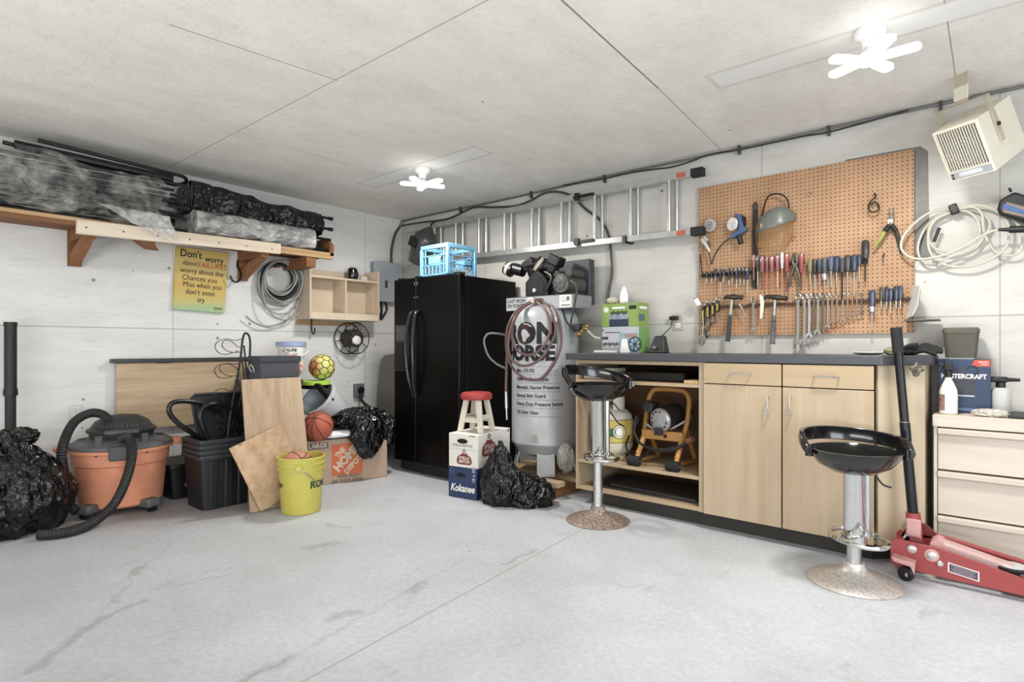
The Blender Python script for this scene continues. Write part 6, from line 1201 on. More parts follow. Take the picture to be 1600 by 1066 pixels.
MB().cyl((4.894, -0.055, 1.831), (4.868, -0.055, 1.753), .009, n=12).build('hose_sleeve', BLACK, t); MB().cyl((5.153, -0.13, 1.775), (5.197, -0.14, 1.768), .008, .011, 12).cyl((5.197, -0.14, 1.768), (5.285, -0.15, 1.758), .018, n=16).build('hose_end', BLACK, t)
t = thing('spray_gun', 'black and blue pressure washer gun hung at the right edge above the hose', 'spray gun', (5.22, -.10, 1.86))
pg = [(5.148, -0.11, 1.893), (5.158, -0.11, 1.939), (5.218, -0.11, 1.974), (5.286, -0.11, 1.932), (5.355, -0.11, 1.874), (5.355, -0.11, 1.762), (5.276, -0.11, 1.796), (5.158, -0.11, 1.86)]
MB().prism(pg, (0, .07, 0)).build('body', pm((28, 28, 30), .45), t, bevel=.012)
pg2 = [Vector(q) for q in ((5.169, -0.113, 1.889), (5.189, -0.113, 1.92), (5.286, -0.113, 1.871), (5.286, -0.113, 1.817), (5.174, -0.113, 1.868))]; MB().prism(pg2, (0, .006, 0)).build('side_cover', pm((134, 118, 104), .35, .2), t)
pg3 = [Vector(q) for q in ((5.169, -0.116, 1.902), (5.179, -0.116, 1.914), (5.286, -0.116, 1.847), (5.286, -0.116, 1.83), (5.174, -0.116, 1.884))]; MB().prism(pg3, (0, .006, 0)).build('blue_stripe', pm((62, 92, 146), .4), t)
MB().cyl((5.205, -0.1, 1.975), (5.197, -0.1, 1.997), .006, n=8).build('hook_tab', BLACK, t)
# ------------------------------------------------------------------ pegboard
m_, nt, b = base('pegboard_hardboard', .6); co = coords(nt); s3 = N(nt, 'ShaderNodeSeparateXYZ'); nt.links.new(co, s3.inputs[0])
def fr(o): return mathn(nt, 'SUBTRACT', mathn(nt, 'FRACT', mathn(nt, 'MULTIPLY', o, 1/.0254)), .5)
fx, fz = fr(s3.outputs[0]), fr(s3.outputs[2]); d2 = mathn(nt, 'SQRT', mathn(nt, 'ADD', mathn(nt, 'MULTIPLY', fx, fx), mathn(nt, 'MULTIPLY', fz, fz)))
hole = ramp(nt, d2, [(.12, 1.0), (.17, 0.0)]); f = noise_n(nt, co, 4, 5, .6)
col = ramp(nt, f, [(.3, lin((164, 122, 84))), (.7, lin((184, 142, 104)))]); st = noise_n(nt, co, 7, 4, .6)
col = mixc(nt, mathn(nt, 'MULTIPLY', ramp(nt, st, [(.58, 0.0), (.72, 1.0)]), .5), col, lin((186, 108, 66)))
nt.links.new(mixc(nt, hole, col, lin((66, 40, 26))), b.inputs['Base Color']); nt.links.new(bump(nt, mathn(nt, 'MULTIPLY', hole, -1.0), .6, .004), b.inputs['Normal'])
PX0, PX1, PZ0, PZ1 = 3.462, 4.772, 1.228, 2.318
t = thing('pegboard', 'large brown perforated hardboard pegboard above the worktop', 'pegboard', ((PX0+PX1)/2, -.02, PZ0))
box(PX0, PX1, -.030, -.024, PZ0, PZ1).build('board', m_, t); 
for x in (PX0+.02, PX1-.05): box(x, x+.03, -.024, -.002, PZ0+.02, PZ1-.02).build('batten', PINE, t)
for z in (PZ0+.02, PZ1-.06): box(PX0+.06, PX1-.06, -.024, -.002, z, z+.03).build('batten', PINE, t)
GALV = pm((106, 104, 99), .5, .2, var=.2, scale=12)
tag(MB().prism([(4.41, -.006, 2.335), (4.80, -.006, 2.335), (4.835, -.006, 2.30), (4.845, -.006, 1.66), (4.775, -.006, 1.66), (4.765, -.006, 2.26), (4.41, -.006, 2.27)], (0, .005, 0)).build('steel_square', GALV, bevel=.001), 'large grey galvanised steel corner piece behind the pegboard right corner', 'metal sheet')
YT = -.055
MGB = pm((82, 54, 44), .5, .3)
def rail(label, x0, x1, z, m, h=.010): return tag(MB().box(x0, x1, YT, -.03, z-h, z+h).build('tool_rail', m, bevel=.002), label, 'tool rail')
def X_(px, py): pass
r1, r2, r3 = (3.664, -0.05, 1.666), (4.02, -0.05, 1.702), (4.379, -0.05, 1.673)
rail('black screwdriver rail at the left end of the pegboard', (3.486, -0.05, 1.681)[0], (3.841, -0.05, 1.652)[0], r1[2], BLACK); rail('dark tool rail holding the red handled screwdrivers', (3.854, -0.05, 1.717)[0], (4.182, -0.05, 1.687)[0], r2[2], pm((70, 44, 38), .5, .3)); rail('dark tool rail holding the black and blue screwdrivers', (4.194, -0.05, 1.69)[0], (4.539, -0.05, 1.659)[0], r3[2], BLACK)
rail('long reddish magnetic rail along the bottom of the pegboard', (3.5, -0.05, 1.478)[0], (4.773, -0.05, 1.463)[0], 1.432, MGB, .007)
def screwdriver(label, top, mid, tip, r, hcol, scol, group, collar=None, y=-.075):
    x, z0, z1, z2 = top[0], top[2], mid[2], tip[2]
    t = thing('screwdriver', label, 'screwdriver', (x, y, z1), 0, group); L = z0-z1; hm_ = pm(hcol, .35, var=.15, scale=60, coat=.3)
    MB().lathe([(r*.45, 0), (r*.75, L*.06), (r*.70, L*.16), (r*1.0, L*.42), (r*.98, L*.85), (r*.7, L*.98), (r*.2, L)], (x, y, z1), n=8).build('handle', hm_, t, smooth=20)
    MB().lathe([(.0045, 0), (.0045, z1-z2-.012), (.003, z1-z2)] if True else None, (x, y, z1), (0, 0, -1), 10).build('shaft', pm(scol, .3, .9 if scol[0]-scol[1] < 40 else 0.0), t)
    if collar: MB().lathe([(r*.8, 0), (r*.9, .01), (r*.9, .035), (r*.6, .045)], (x, y, z1+.004), (0, 0, -1), 16).build('collar', pm(collar, .25, .9), t)
    return t
SV, BK, BL, RD, PK = (190, 186, 178), (20, 20, 22), (38, 48, 72), (128, 50, 46), (142, 82, 76)
S1 = [((3.539, -0.075, 1.688), (3.539, -0.075, 1.642), (3.539, -0.075, 1.605), .011, (40, 36, 32), SV), ((3.576, -0.075, 1.689), (3.576, -0.075, 1.641), (3.576, -0.075, 1.602), .010, BK, SV), ((3.604, -0.075, 1.706), (3.604, -0.075, 1.648), (3.604, -0.075, 1.614), .013, BL, SV), ((3.639, -0.075, 1.702), (3.639, -0.075, 1.607), (3.639, -0.075, 1.515), .009, BK, SV), ((3.664, -0.075, 1.696), (3.664, -0.075, 1.646), (3.664, -0.075, 1.605), .013, (44, 50, 70), SV), ((3.7, -0.075, 1.706), (3.7, -0.075, 1.62), (3.7, -0.075, 1.584), .009, BK, SV), ((3.723, -0.075, 1.704), (3.723, -0.075, 1.63), (3.723, -0.075, 1.583), .009, (40, 44, 58), SV), ((3.753, -0.075, 1.702), (3.753, -0.075, 1.621), (3.753, -0.075, 1.558), .011, BL, SV), ((3.777, -0.075, 1.704), (3.777, -0.075, 1.623), (3.777, -0.075, 1.579), .009, BK, SV), ((3.803, -0.075, 1.702), (3.803, -0.075, 1.615), (3.803, -0.075, 1.577), .008, BK, SV), ((3.827, -0.075, 1.699), (3.827, -0.075, 1.611), (3.827, -0.075, 1.518), .013, BL, SV)]
for i, a in enumerate(S1): screwdriver('small '+nth(i, 'screwdriver', 11)+' on the left black pegboard rail', *a, 'small screwdrivers on the left rail')
S2 = [((3.869, -0.08, 1.779), (3.869, -0.08, 1.691), (3.869, -0.08, 1.603), .014, PK, (176, 140, 118)), ((3.895, -0.08, 1.772), (3.895, -0.08, 1.662), (3.895, -0.08, 1.562), .012, (44, 40, 48), SV), ((3.924, -0.08, 1.769), (3.924, -0.08, 1.651), (3.928, -0.08, 1.529), .017, (126, 70, 70), RD), ((3.955, -0.08, 1.761), (3.955, -0.08, 1.653), (3.955, -0.08, 1.531), .011, (124, 64, 64), (186, 84, 66)), ((3.986, -0.08, 1.758), (3.986, -0.08, 1.646), (3.986, -0.08, 1.525), .017, (136, 74, 76), (190, 88, 70)), ((4.022, -0.08, 1.759), (4.022, -0.08, 1.652), (4.026, -0.08, 1.544), .013, PK, (206, 160, 120)), ((4.051, -0.08, 1.777), (4.051, -0.08, 1.666), (4.051, -0.08, 1.564), .012, (196, 186, 184), (196, 110, 84)), ((4.08, -0.08, 1.766), (4.08, -0.08, 1.638), (4.086, -0.08, 1.515), .016, (140, 56, 52), RD), ((4.17, -0.08, 1.76), (4.17, -0.08, 1.627), (4.178, -0.08, 1.513), .017, (140, 54, 52), RD)]
L2 = ['slim pinkish red screwdriver at the left end of the red handled row', 'dark handled screwdriver between the red ones', 'thick purplish red screwdriver with red shaft, next to the dark handled one', 'thin worn red screwdriver between two thick purplish ones', 'thick mauve red screwdriver in the middle of the red row', 'plain pink screwdriver with a pale shaft, left of the taped one', 'screwdriver with a handle wrapped in silvery tape among the red ones', 'bright red screwdriver with red shaft just left of the pliers', 'bright red screwdriver with red shaft just right of the pliers']
for a, l in zip(S2, L2): screwdriver(l, *a, 'red handled screwdrivers')
S3 = [((4.221, -0.08, 1.714), (4.221, -0.08, 1.627), (4.212, -0.08, 1.544), .017, (120, 112, 66), SV), ((4.248, -0.08, 1.711), (4.248, -0.08, 1.612), (4.248, -0.08, 1.513), .015, BK, SV), ((4.276, -0.08, 1.712), (4.276, -0.08, 1.618), (4.276, -0.08, 1.536), .016, (40, 52, 76), (176, 130, 126)), ((4.305, -0.08, 1.714), (4.305, -0.08, 1.607), (4.301, -0.08, 1.522), .018, (66, 68, 74), SV), ((4.342, -0.08, 1.722), (4.342, -0.08, 1.629), (4.332, -0.08, 1.528), .019, (78, 88, 108), SV), ((4.373, -0.08, 1.719), (4.373, -0.08, 1.616), (4.368, -0.08, 1.522), .020, (40, 50, 78), SV), ((4.404, -0.08, 1.704), (4.404, -0.08, 1.608), (4.404, -0.08, 1.443), .018, (54, 54, 58), (60, 60, 58)), ((4.434, -0.08, 1.719), (4.434, -0.08, 1.617), (4.434, -0.08, 1.457), .021, (58, 56, 54), SV), ((4.47, -0.08, 1.717), (4.47, -0.08, 1.61), (4.472, -0.08, 1.463), .020, (44, 52, 74), SV), ((4.497, -0.08, 1.714), (4.497, -0.08, 1.643), (4.489, -0.08, 1.545), .013, (50, 56, 76), SV), ((4.529, -0.085, 1.801), (4.526, -0.085, 1.679), (4.524, -0.085, 1.546), .022, (36, 38, 46), (70, 66, 62))]
for i, a in enumerate(S3): screwdriver('medium '+nth(i, 'screwdriver', 11)+' on the black and blue screwdriver rail', *a, 'black and blue screwdrivers', (200, 200, 200) if i == 3 else None)
S4 = [((4.564, -0.08, 1.493), (4.562, -0.08, 1.388), (4.56, -0.08, 1.24), .020, (52, 60, 84), SV, (196, 196, 196)), ((4.612, -0.08, 1.509), (4.612, -0.08, 1.424), (4.608, -0.08, 1.378), .011, (62, 62, 62), SV, None), ((4.639, -0.08, 1.509), (4.639, -0.08, 1.419), (4.636, -0.08, 1.377), .012, (36, 42, 64), SV, None), ((4.659, -0.08, 1.495), (4.659, -0.08, 1.418), (4.652, -0.08, 1.346), .015, (44, 54, 84), SV, None), ((4.687, -0.08, 1.51), (4.687, -0.08, 1.421), (4.683, -0.08, 1.375), .014, (48, 50, 60), SV, None), ((4.708, -0.08, 1.509), (4.708, -0.08, 1.421), (4.705, -0.08, 1.374), .014, (50, 56, 78), SV, None)]
for i, a in enumerate(S4): screwdriver('long screwdriver with chrome collar hanging alone on the lower magnetic rail' if i == 0 else 'short '+nth(i-1, 'screwdriver', 5)+' at the right end of the lower magnetic rail', *a[:6], 'screwdrivers on the lower rail', a[6])
# pliers between the red screwdrivers
t = thing('pliers', 'grey steel pliers hanging open between two bright red screwdrivers', 'pliers', (4.131, -0.08, 1.722))
PLM = pm((92, 88, 78), .4, .7)
for s in (-1, 1):
    x = lambda v: v
    MB().tube(catmull([Vector((4.133, -0.085, 1.76))+Vector((.004*s, 0, 0)), Vector((4.133, -0.085, 1.709))+Vector((.014*s, 0, 0)), Vector((4.133, -0.085, 1.675))+Vector((.006*s, 0, 0)), Vector((4.133, -0.085, 1.642))+Vector((.016*s, 0, 0)), Vector((4.133, -0.085, 1.6))+Vector((.027*s, 0, 0)), Vector((4.133, -0.085, 1.541))+Vector((.030*s, 0, 0))], 6), [.004]+[.009]*20+[.0085]*10, 10).build('arm', PLM, t)
MB().cyl(Vector((4.136, -0.1, 1.682)), Vector((4.129, -0.07, 1.686)), .012, n=16).build('pivot', PLM, t)
# wrenches
def wrench(label, ring, end, w, m, group=None, y=-.07):
    a, b_ = Vector((ring[0], y, ring[2])), Vector((end[0], y, end[2])); d = (b_-a).normalized(); s = Vector((-d.z, 0, d.x)); n_ = Vector((0, 1, 0))
    t = thing('wrench', label, 'wrench', (ring[0], y, ring[2]), 0, group)
    MB().ring(a, n_, w*.95, w*.40, 20, 8).build('ring_end', m, t)
    L = (b_-a).length; p, q = a+d*w*1.2, b_-d*w*1.6
    MB().loft([[x-s*w*.5-n_*w*.22, x+s*w*.5-n_*w*.22, x+s*w*.5+n_*w*.22, x-s*w*.5+n_*w*.22] for x in (p, q)]).build('shank', m, t, bevel=.001)
    c = b_-d*w*.9; jw = w*1.85
    pts = [(-.45, -.9), (.45, -.9), (.95, -.35), (1.0, .35), (.62, .85), (.42, .75), (.45, .1), (.2, -.15), (-.2, -.15), (-.45, .1), (-.42, .75), (-.62, .85), (-1.0, .35), (-.95, -.35)]
    MB().prism([c+s*u*jw*.8+d*v*jw*.8-n_*w*.28 for u, v in pts], n_*w*.56).build('jaw', m, t, bevel=.001)
    return t
WM_ = pm((150, 146, 138), .32, .9); WB = pm((206, 206, 204), .18, .95); WD = pm((104, 100, 94), .4, .85); WR = pm((150, 122, 100), .4, .8)
WR_ = [((4.148, -0.07, 1.474), (4.146, -0.07, 1.142), .017, WM_), ((4.187, -0.07, 1.472), (4.185, -0.07, 1.163), .016, WM_), ((4.216, -0.07, 1.474), (4.213, -0.07, 1.204), .014, WB), ((4.244, -0.07, 1.471), (4.24, -0.07, 1.218), .013, WD), ((4.268, -0.07, 1.471), (4.262, -0.07, 1.224), .014, WM_), ((4.297, -0.07, 1.472), (4.294, -0.07, 1.248), .012, WD), ((4.324, -0.07, 1.472), (4.321, -0.07, 1.262), .011, WM_), ((4.348, -0.07, 1.471), (4.345, -0.07, 1.288), .010, WR), ((4.375, -0.07, 1.471), (4.374, -0.07, 1.296), .010, WR), ((4.407, -0.07, 1.472), (4.406, -0.07, 1.303), .009, WM_), ((4.434, -0.07, 1.47), (4.433, -0.07, 1.324), .009, WR), ((4.46, -0.07, 1.471), (4.459, -0.07, 1.333), .008, WR), ((4.485, -0.07, 1.471), (4.484, -0.07, 1.338), .008, WR), ((4.51, -0.07, 1.47), (4.509, -0.07, 1.345), .008, WD)]
for i, (a, b_, w, m) in enumerate(WR_): wrench(('longest ' if i == 0 else 'shortest ' if i == 13 else 'graded ')+nth(i, 'combination wrench', 14)+' in the row on the lower rail', a, b_, w, m, 'combination wrenches in a graded row')
wrench('lone combination wrench hanging between the two hammers', (3.864, -0.07, 1.467), (3.864, -0.07, 1.243), .014, WM_)
# hammers
def hammer(label, hx0, hx1, hy, gx0, gx1, z_end, hm_, gm, claw):
    a, b_ = Vector(hx0), Vector(hx1); t = thing('hammer', label, 'hammer', a.lerp(b_, .5)); d = (b_-a); L = d.length; d.normalize()
    mb = MB(); mb.tube([a, a+d*L*.1, a+d*L*.3, a+d*L*.45, a+d*L*.6, a+d*L*.8, b_], [.008, .013, .015, .020, .019, .014, .018], 14); mb.build('head', hm_, t)
    if claw:
        MB().tube(catmull([a+d*L*.25, a+d*L*.05+Vector((0, 0, -.004)), a-d*L*.05+Vector((0, 0, -.022))], 5), [.014]*6+[.010]*4+[.004], 10).build('claw', hm_, t)
    g0, g1 = Vector(gx0), Vector(gx1); gd = g1-g0
    MB().tube([g0, g0+gd*.4], .010, 12).build('shaft', pm((170, 168, 160), .4, .6), t)
    MB().tube([g0+gd*.38, g0+gd*.5, g0+gd*.8, g0+gd*.96, g1], [.012, .016, .017, .020, .021], 14, flat=.8).build('grip', gm, t)
hammer('hammer with dark blue grip hanging at the left of the lower rail', (3.672, -0.085, 1.499), (3.796, -0.085, 1.488), 0, (3.725, -0.085, 1.487), (3.694, -0.085, 1.182), 0, pm((78, 74, 68), .45, .7), pm((44, 52, 62), .6, bmp=.2), True)
hammer('hammer with worn black and white grip hanging right of the lone wrench', (3.948, -0.085, 1.488), (4.086, -0.085, 1.464), 0, (4.01, -0.085, 1.472), (3.993, -0.085, 1.163), 0, pm((70, 66, 62), .5, .7), pm((86, 86, 84), .6, var=.7, scale=30), True)
# clamps and adjustable wrench at lower left
for i, (p, q, e_) in enumerate([((3.515, -0.075, 1.443), (3.515, -0.075, 1.304), 1), ((3.55, -0.075, 1.46), (3.55, -0.075, 1.349), 1), ((3.586, -0.075, 1.463), (3.586, -0.075, 1.366), 1), ((3.62, -0.075, 1.475), (3.62, -0.075, 1.393), 1)]):
    t = thing('spring_clamp', nth(i, 'small yellow and black clamp', 4)+' at the pegboard lower left', 'clamp', p, 0, 'yellow and black clamps'); a, b_ = Vector(p), Vector(q)
    MB().box(-.010, .010, -.010, .010, 0, (a-b_).length, None, b_).build('handle', pm((40, 38, 32), .5), t, bevel=.002); MB().box(-.006, .006, -.014, -.010, .012, (a-b_).length*.75, None, b_).build('yellow_bar', pm((172, 156, 62), .5), t, bevel=.001)
    MB().ring(a+Vector((0, 0, .010)), (0, 1, 0), .010, .004, 16, 8).build('top_ring', STEEL, t)
    MB().cyl(b_, b_-Vector((0, 0, .05-.006*i)), .006, n=10).box(-.014, .012, -.01, .01, -.055+.006*i, -.03, None, b_).build('jaw', pm((140, 134, 124), .4, .8), t)
t = thing('adjustable_wrench', 'chrome adjustable wrench hanging lowest at the left of the pegboard', 'wrench', (3.507, -0.08, 1.224))
a, b_ = Vector((3.523, -0.095, 1.303)), Vector((3.513, -0.095, 1.201)); MB().tube([a+Vector((0, 0, .05)), a, b_+Vector((.006, 0, .03))], .008, 10, flat=.6).build('handle', STEEL, t)
MB().prism([b_+Vector((x, -.006, z)) for x, z in [(.018, .04), (.026, .01), (.020, -.02), (.010, -.042), (.004, -.040), (.008, -.01), (-.004, 0), (-.012, -.012), (-.02, -.034), (-.028, -.028), (-.028, .0), (-.012, .03)]], (0, .016, 0)).build('jaw', pm((140, 138, 132), .35, .85), t, bevel=.002)
t = thing('adjustable_wrench', 'darker second adjustable wrench partly behind the chrome one', 'wrench', (3.551, -0.07, 1.27))
a, b_ = Vector((3.589, -0.06, 1.367)), Vector((3.533, -0.06, 1.238)); MB().tube([a, b_], .009, 10, flat=.6).build('handle', WD, t); MB().sphere(b_, (.024, .008, .03), 14, 10).build('jaw', WD, t)
t = thing('adapter_cup', 'white plastic cup shaped fitting on the left edge of the lower rail', 'fitting', (3.469, -0.08, 1.473)); a = Vector((3.459, -0.09, 1.496)); b_ = Vector((3.484, -0.07, 1.436))
MB().lathe([(.020, 0), (.022, .005), (.022, .035), (.019, .055)], a, b_-a, 24).build('cup', WHITE, t); MB().lathe([(.017, -.002), (.015, .004)], a, b_-a, 20).build('opening', BLACK, t)
t = thing('chrome_key', 'small chrome chuck key hanging right of the blue gripped hammer', 'tool', (3.797, -0.09, 1.399)); MB().cyl((3.776, -0.09, 1.449), (3.825, -0.09, 1.349), .006, n=10).cyl((3.767, -0.09, 1.413), (3.823, -0.09, 1.437), .005, n=8).build('shank', CHROME, t); MB().sphere((3.78, -0.09, 1.435), .011, 12, 8).build('head', CHROME, t)
tag(MB().loft([[Vector(p)+Vector((x, y, 0)) for x, y in ((-w, -.003), (w, -.003), (w, .003), (-w, .003))] for p, w in (((3.912, -0.075, 1.5), .006), ((3.924, -0.08, 1.477), .013), ((3.926, -0.08, 1.437), .012), ((3.922, -0.08, 1.381), .010), ((3.918, -0.08, 1.338), .007))]).build('putty_blade', pm((222, 214, 196), .5), bevel=.001), 'cream coloured curved blade hanging left of the worn gripped hammer', 'blade')
# upper left pegboard tools
def peg(pnt, l=.05): return MB().tube(catmull([Vector(pnt)+Vector((0, .02, 0)), Vector(pnt)+Vector((0, -.01, 0)), Vector(pnt)+Vector((0, -l, 0)), Vector(pnt)+Vector((0, -l-.004, .018))], 5), .003, 6)
a = Vector((3.56, -0.07, 2.024)); t = thing('sanding_disc', 'round grey sanding disc pad on a peg at the pegboard top left', 'disc', a)
MB().lathe([(.012, -.004), (.030, -.003), (.046, 0), (.048, .006), (.046, .014)], a, (0.25, 1, .1), 36).build('pad', pm((170, 168, 160), .6, var=.1), t); MB().ring(a+Vector((-.001, -.004, 0)), (.25, 1, .1), .022, .004, 28, 6).build('inner_ring', pm((124, 122, 116), .6), t); MB().cyl(a+Vector((0, -.008, 0)), a+Vector((0, .04, 0)), .006, n=10).build('hub', BLACK, t)
a = Vector((3.754, -0.09, 1.986)); t = thing('angle_grinder', 'blue hand power tool with a white disc hanging at the pegboard upper left', 'power tool', a)
MB().lathe([(.01, -.006), (.045, -.004), (.047, .004), (.03, .012)], (3.731, -0.1, 2.005), (.5, 1, 0), 32).build('disc', pm((222, 220, 212), .5), t)
MB().lathe([(.01, -.004), (.026, -.002), (.027, .004)], (3.749, -0.115, 1.987), (.5, 1, 0), 24).build('disc_cap', pm((200, 200, 204), .4), t)
BLT = pm((66, 88, 132), .4)
MB().prism([Vector(q) for q in ((3.743, -0.11, 2.078), (3.791, -0.11, 2.062), (3.808, -0.11, 1.984), (3.834, -0.11, 1.95), (3.73, -0.11, 1.901), (3.716, -0.11, 1.907), (3.734, -0.11, 1.941), (3.774, -0.11, 1.954), (3.774, -0.11, 2.02))], (0, .05, 0)).build('body', BLT, t, bevel=.006)
MB().prism([Vector(q) for q in ((3.801, -0.1, 2.058), (3.814, -0.1, 2.034), (3.814, -0.1, 1.985), (3.801, -0.1, 1.996))], (0, .04, 0)).build('side_grip', BLACK, t); MB().cyl((3.775, -0.1, 1.915), (3.792, -0.1, 1.86), .018, n=16).build('battery', BLACK, t)
MB().prism([Vector(q) for q in ((3.744, -0.112, 2.055), (3.77, -0.112, 2.043), (3.77, -0.112, 1.972), (3.744, -0.112, 1.966), (3.757, -0.112, 2.009))], (0, .004, 0)).build('guard', BLACK, t)
MB().tube(catmull([(3.714, -0.09, 1.91), (3.67, -0.08, 1.89), (3.63, -0.07, 1.855), (3.594, -0.06, 1.805), (3.57, -0.06, 1.742)], 8), .004, 6).build('cord', BLACK, t)
a = Vector((3.531, -0.08, 1.897)); t = thing('spray_gun', 'small silver air spray gun hanging on the left edge of the pegboard', 'spray gun', a)
MB().tube([(3.505, -0.085, 1.927), (3.538, -0.085, 1.882), (3.566, -0.085, 1.828)], [.016, .015, .008], 14).build('body', pm((206, 204, 198), .3, .7), t); MB().cyl((3.522, -0.08, 1.94), (3.555, -0.08, 1.913), .014, n=14).build('top_cap', pm((206, 204, 198), .3, .7), t)
MB().tube([(3.553, -0.075, 1.904), (3.562, -0.075, 1.866)], .008, 8).build('trigger', DKSTEEL, t); MB().tube([(3.512, -0.08, 1.88), (3.505, -0.08, 1.849)], .005, 8).build('nozzle', DKSTEEL, t); MB().tube(catmull([(3.551, -0.07, 1.831), (3.558, -0.065, 1.794), (3.57, -0.065, 1.742)], 6), .004, 6).build('lead', BLACK, t)
tag(MB().tube(catmull([(3.481, -0.05, 1.822), (3.488, -0.05, 1.756), (3.498, -0.055, 1.689), (3.533, -0.06, 1.657)], 6), .005, 8).build('black_rod', BLACK), 'thin bent black rod at the left edge of the pegboard', 'rod')
# saw and face shield
a = Vector((3.866, -0.05, 1.774)); t = thing('hand_saw', 'dark rusty long saw hanging behind the face shield on the pegboard', 'saw', a)
MB().prism([Vector(q) for q in ((3.852, -0.045, 2.087), (3.886, -0.045, 2.099), (3.888, -0.045, 1.596), (3.878, -0.045, 1.543), (3.848, -0.045, 1.559))], (0, .006, 0)).build('blade', pm((52, 42, 34), .6, .3, var=.3), t)
mb = MB()
for k in range(28): z = Vector((3.848, -0.046, 2.065)).lerp(Vector((3.846, -0.046, 1.563)), k/28); mb.add([z, z+Vector((0, 0, -.012)), z+Vector((-.006, 0, -.006))], [(0, 1, 2)])
mb.build('teeth', pm((42, 34, 28), .6), t); MB().tube(catmull([(3.866, -0.05, 2.084), (3.858, -0.05, 2.12), (3.871, -0.05, 2.14), (3.883, -0.05, 2.116), (3.875, -0.05, 2.082)], 5), .006, 8).build('handle', BLACK, t)
a = Vector((4.023, -0.12, 2.005)); t = thing('face_shield', 'clear visor face shield with grey brow guard hanging on the pegboard', 'face shield', a)
R = .125; cx = (Vector((3.869, -0.1, 2.008))+Vector((4.136, -0.1, 1.992)))/2
FS = pm((102, 106, 100), .3, var=.08)
loops = []
for (z, r0, dz) in ((.085, .80, 0), (.072, .94, 0), (.035, 1.02, 0), (-.02, 1.06, 0), (-.045, 1.08, 0), (-.050, 1.04, 0)):
    loops.append([Vector((cx.x+R*r0*math.sin(-1.5+3.0*k/28), -.035-R*.95*r0*max(.05, math.cos(-1.5+3.0*k/28)), cx.z+z*(.35+.65*max(0, math.cos(-1.5+3.0*k/28)))-.02+.03*math.sin(-1.5+3.0*k/28)*1)) for k in range(29)])
MB().loft(loops, False, False, False).build('brow_guard', FS, t, smooth=60)
m_, nt, b = base('smoky_visor', .12); b.inputs['Base Color'].default_value = (*lin((186, 146, 100)), 1); tr = N(nt, 'ShaderNodeBsdfTransparent'); tr.inputs[0].default_value = (.86, .80, .70, 1); mx = N(nt, 'ShaderNodeMixShader'); mx.inputs[0].default_value = .28
nt.links.new(tr.outputs[0], mx.inputs[1]); nt.links.new(b.outputs[0], mx.inputs[2]); nt.links.new(mx.outputs[0], nt.nodes['Material Output'].inputs['Surface'])
loops = []
for (z, r0) in ((-.03, 1.03), (-.10, 1.02), (-.17, .99), (-.205, .93), (-.215, .88)):
    loops.append([Vector((cx.x-.008+R*r0*math.sin(-1.4+2.8*k/28), -.035-R*.95*r0*max(.05, math.cos(-1.4+2.8*k/28)), cx.z+.0+z*(.45+.55*max(0, math.cos(-1.4+2.8*k/28))**.6))) for k in range(29)])
MB().loft(loops, False, False, False).build('visor', m_, t, smooth=60)
MB().tube([loops[-1][k] for k in range(29)], .003, 6).build('visor_edge', pm((150, 112, 70), .3), t)
MB().tube(catmull([Vector((cx.x-.085, -.06, cx.z+.04)), (3.958, -0.09, 2.145), (3.995, -0.09, 2.169), (4.035, -0.09, 2.166), (4.075, -0.09, 2.138), (4.092, -0.08, 2.095), Vector((cx.x+.09, -.06, cx.z+.03))], 8), .010, 8, flat=.5).build('head_band', BLACK, t)
tag(peg((3.979, -0.05, 2.184)).build('peg_hook', STEEL), 'peg hook carrying the face shield', 'hook', 'peg hooks'); tag(peg((4.22, -0.03, 2.147), .07).build('peg_hook', STEEL), 'empty steel peg hook right of the face shield, upper one', 'hook', 'peg hooks'); tag(peg((4.123, -0.03, 1.874), .05).build('peg_hook', STEEL), 'empty steel peg hook beside the bottom of the clear visor', 'hook', 'peg hooks')
t = tag(MB().tube(catmull([(4.573, -0.05, 2.086), (4.581, -0.06, 2.063), (4.562, -0.07, 2.041), (4.55, -0.08, 2.018), (4.548, -0.09, 1.989), (4.562, -0.09, 1.967), (4.584, -0.08, 1.966), (4.599, -0.07, 1.985), (4.594, -0.06, 2.014), (4.574, -0.06, 2.029), (4.551, -0.06, 2.017)], 8), .005, 8).build('bent_hook', pm((62, 48, 40), .5, .4)), 'dark rusty curled hook on the upper right of the pegboard', 'hook')
tag(MB().tube(catmull([(4.623, -0.03, 1.715), (4.617, -0.06, 1.685), (4.621, -0.06, 1.658)], 6), .004, 8).build('peg_hook', DKSTEEL), 'small dark peg hook below the aviation snips', 'hook', 'peg hooks')
a = Vector((4.658, -0.07, 1.883)); t = thing('aviation_snips', 'open aviation snips with green and black grips on the pegboard right', 'snips', a)
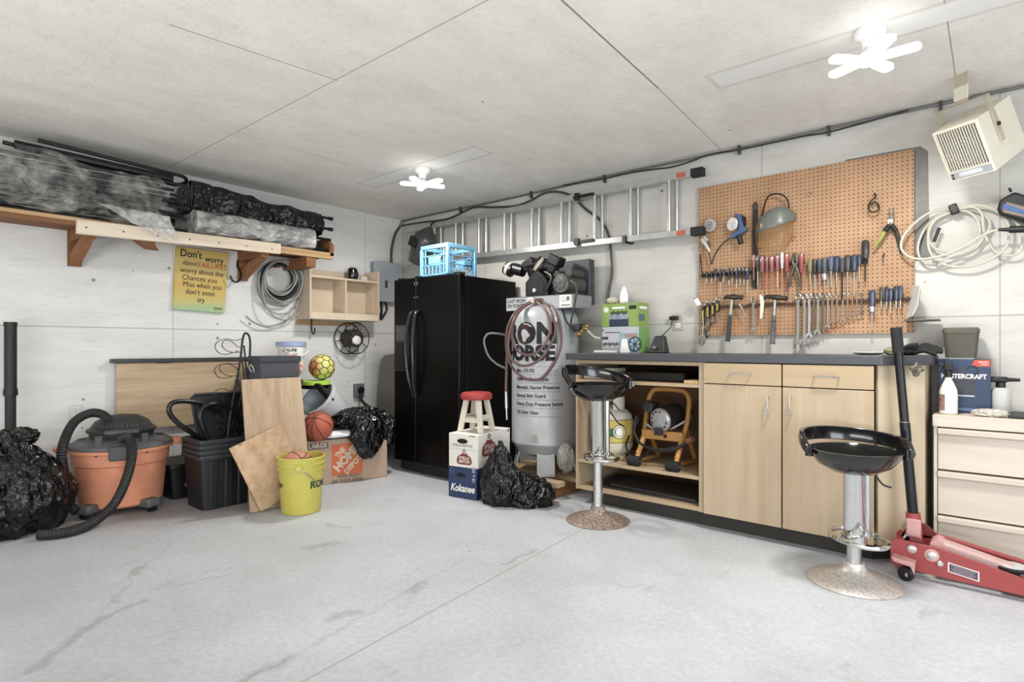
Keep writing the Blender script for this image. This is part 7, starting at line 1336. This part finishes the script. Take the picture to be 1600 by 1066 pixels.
for s, pts, gm in ((-1, [(4.655, -0.075, 1.875), (4.629, -0.075, 1.84), (4.607, -0.08, 1.796), (4.57, -0.08, 1.746)], pm((150, 150, 66), .5)), (1, [(4.664, -0.07, 1.875), (4.687, -0.07, 1.834), (4.7, -0.075, 1.778), (4.713, -0.075, 1.701)], pm((40, 40, 38), .5))):
    P = catmull(pts, 6); MB().tube(P, [.009]*5+[.012]*9+[.008]*5, 10).build('grip', gm, t); MB().tube(P[:7], .0145, 10).build('arm', BLACK, t)
for s, pts in ((-1, [(4.662, -0.08, 1.874), (4.652, -0.08, 1.921), (4.656, -0.08, 1.978)]), (1, [(4.658, -0.075, 1.875), (4.671, -0.075, 1.919), (4.674, -0.075, 1.98)])): MB().tube(catmull(pts, 6), [.012]*4+[.010]*5+[.007]*3+[.003], 10, flat=.5).build('blade', pm((150, 150, 150), .3, .9), t)
MB().cyl(Vector((4.66, -0.09, 1.895)), Vector((4.656, -0.06, 1.901)), .014, n=16).build('pivot', STEEL, t)
# bracket at the right end of the lower rail
t = thing('slotted_bracket', 'white sheet metal bracket with a dark slotted foot at the pegboard lower right', 'bracket', (4.795, -0.06, 1.341))
WBK = pm((206, 204, 196), .5, var=.05)
MB().prism([Vector(q) for q in ((4.763, -0.03, 1.507), (4.81, -0.16, 1.494), (4.807, -0.16, 1.45), (4.795, -0.16, 1.381), (4.769, -0.14, 1.324), (4.73, -0.03, 1.307))], (.006, 0, 0)).build('side_plate', WBK, t)
a, b_, c_, d_ = [Vector(q) for q in ((4.733, -0.03, 1.307), (4.771, -0.03, 1.332), (4.874, -0.06, 1.316), (4.869, -0.12, 1.276))]
z_ = 1.30; P = [(4.735, -.025), (4.90, -.025), (4.90, -.155), (4.735, -.155)]
MB().prism([(x, y, z_+.004) for x, y in P], (0, 0, -.010)).build('foot_plate', pm((92, 92, 92), .5, .3), t, bevel=.002); MB().prism([(4.775, -.05, z_-.007), (4.88, -.05, z_-.007), (4.88, -.12, z_-.007), (4.775, -.12, z_-.007)], (0, 0, .0008)).build('slot', pm((24, 24, 24), .7), t)
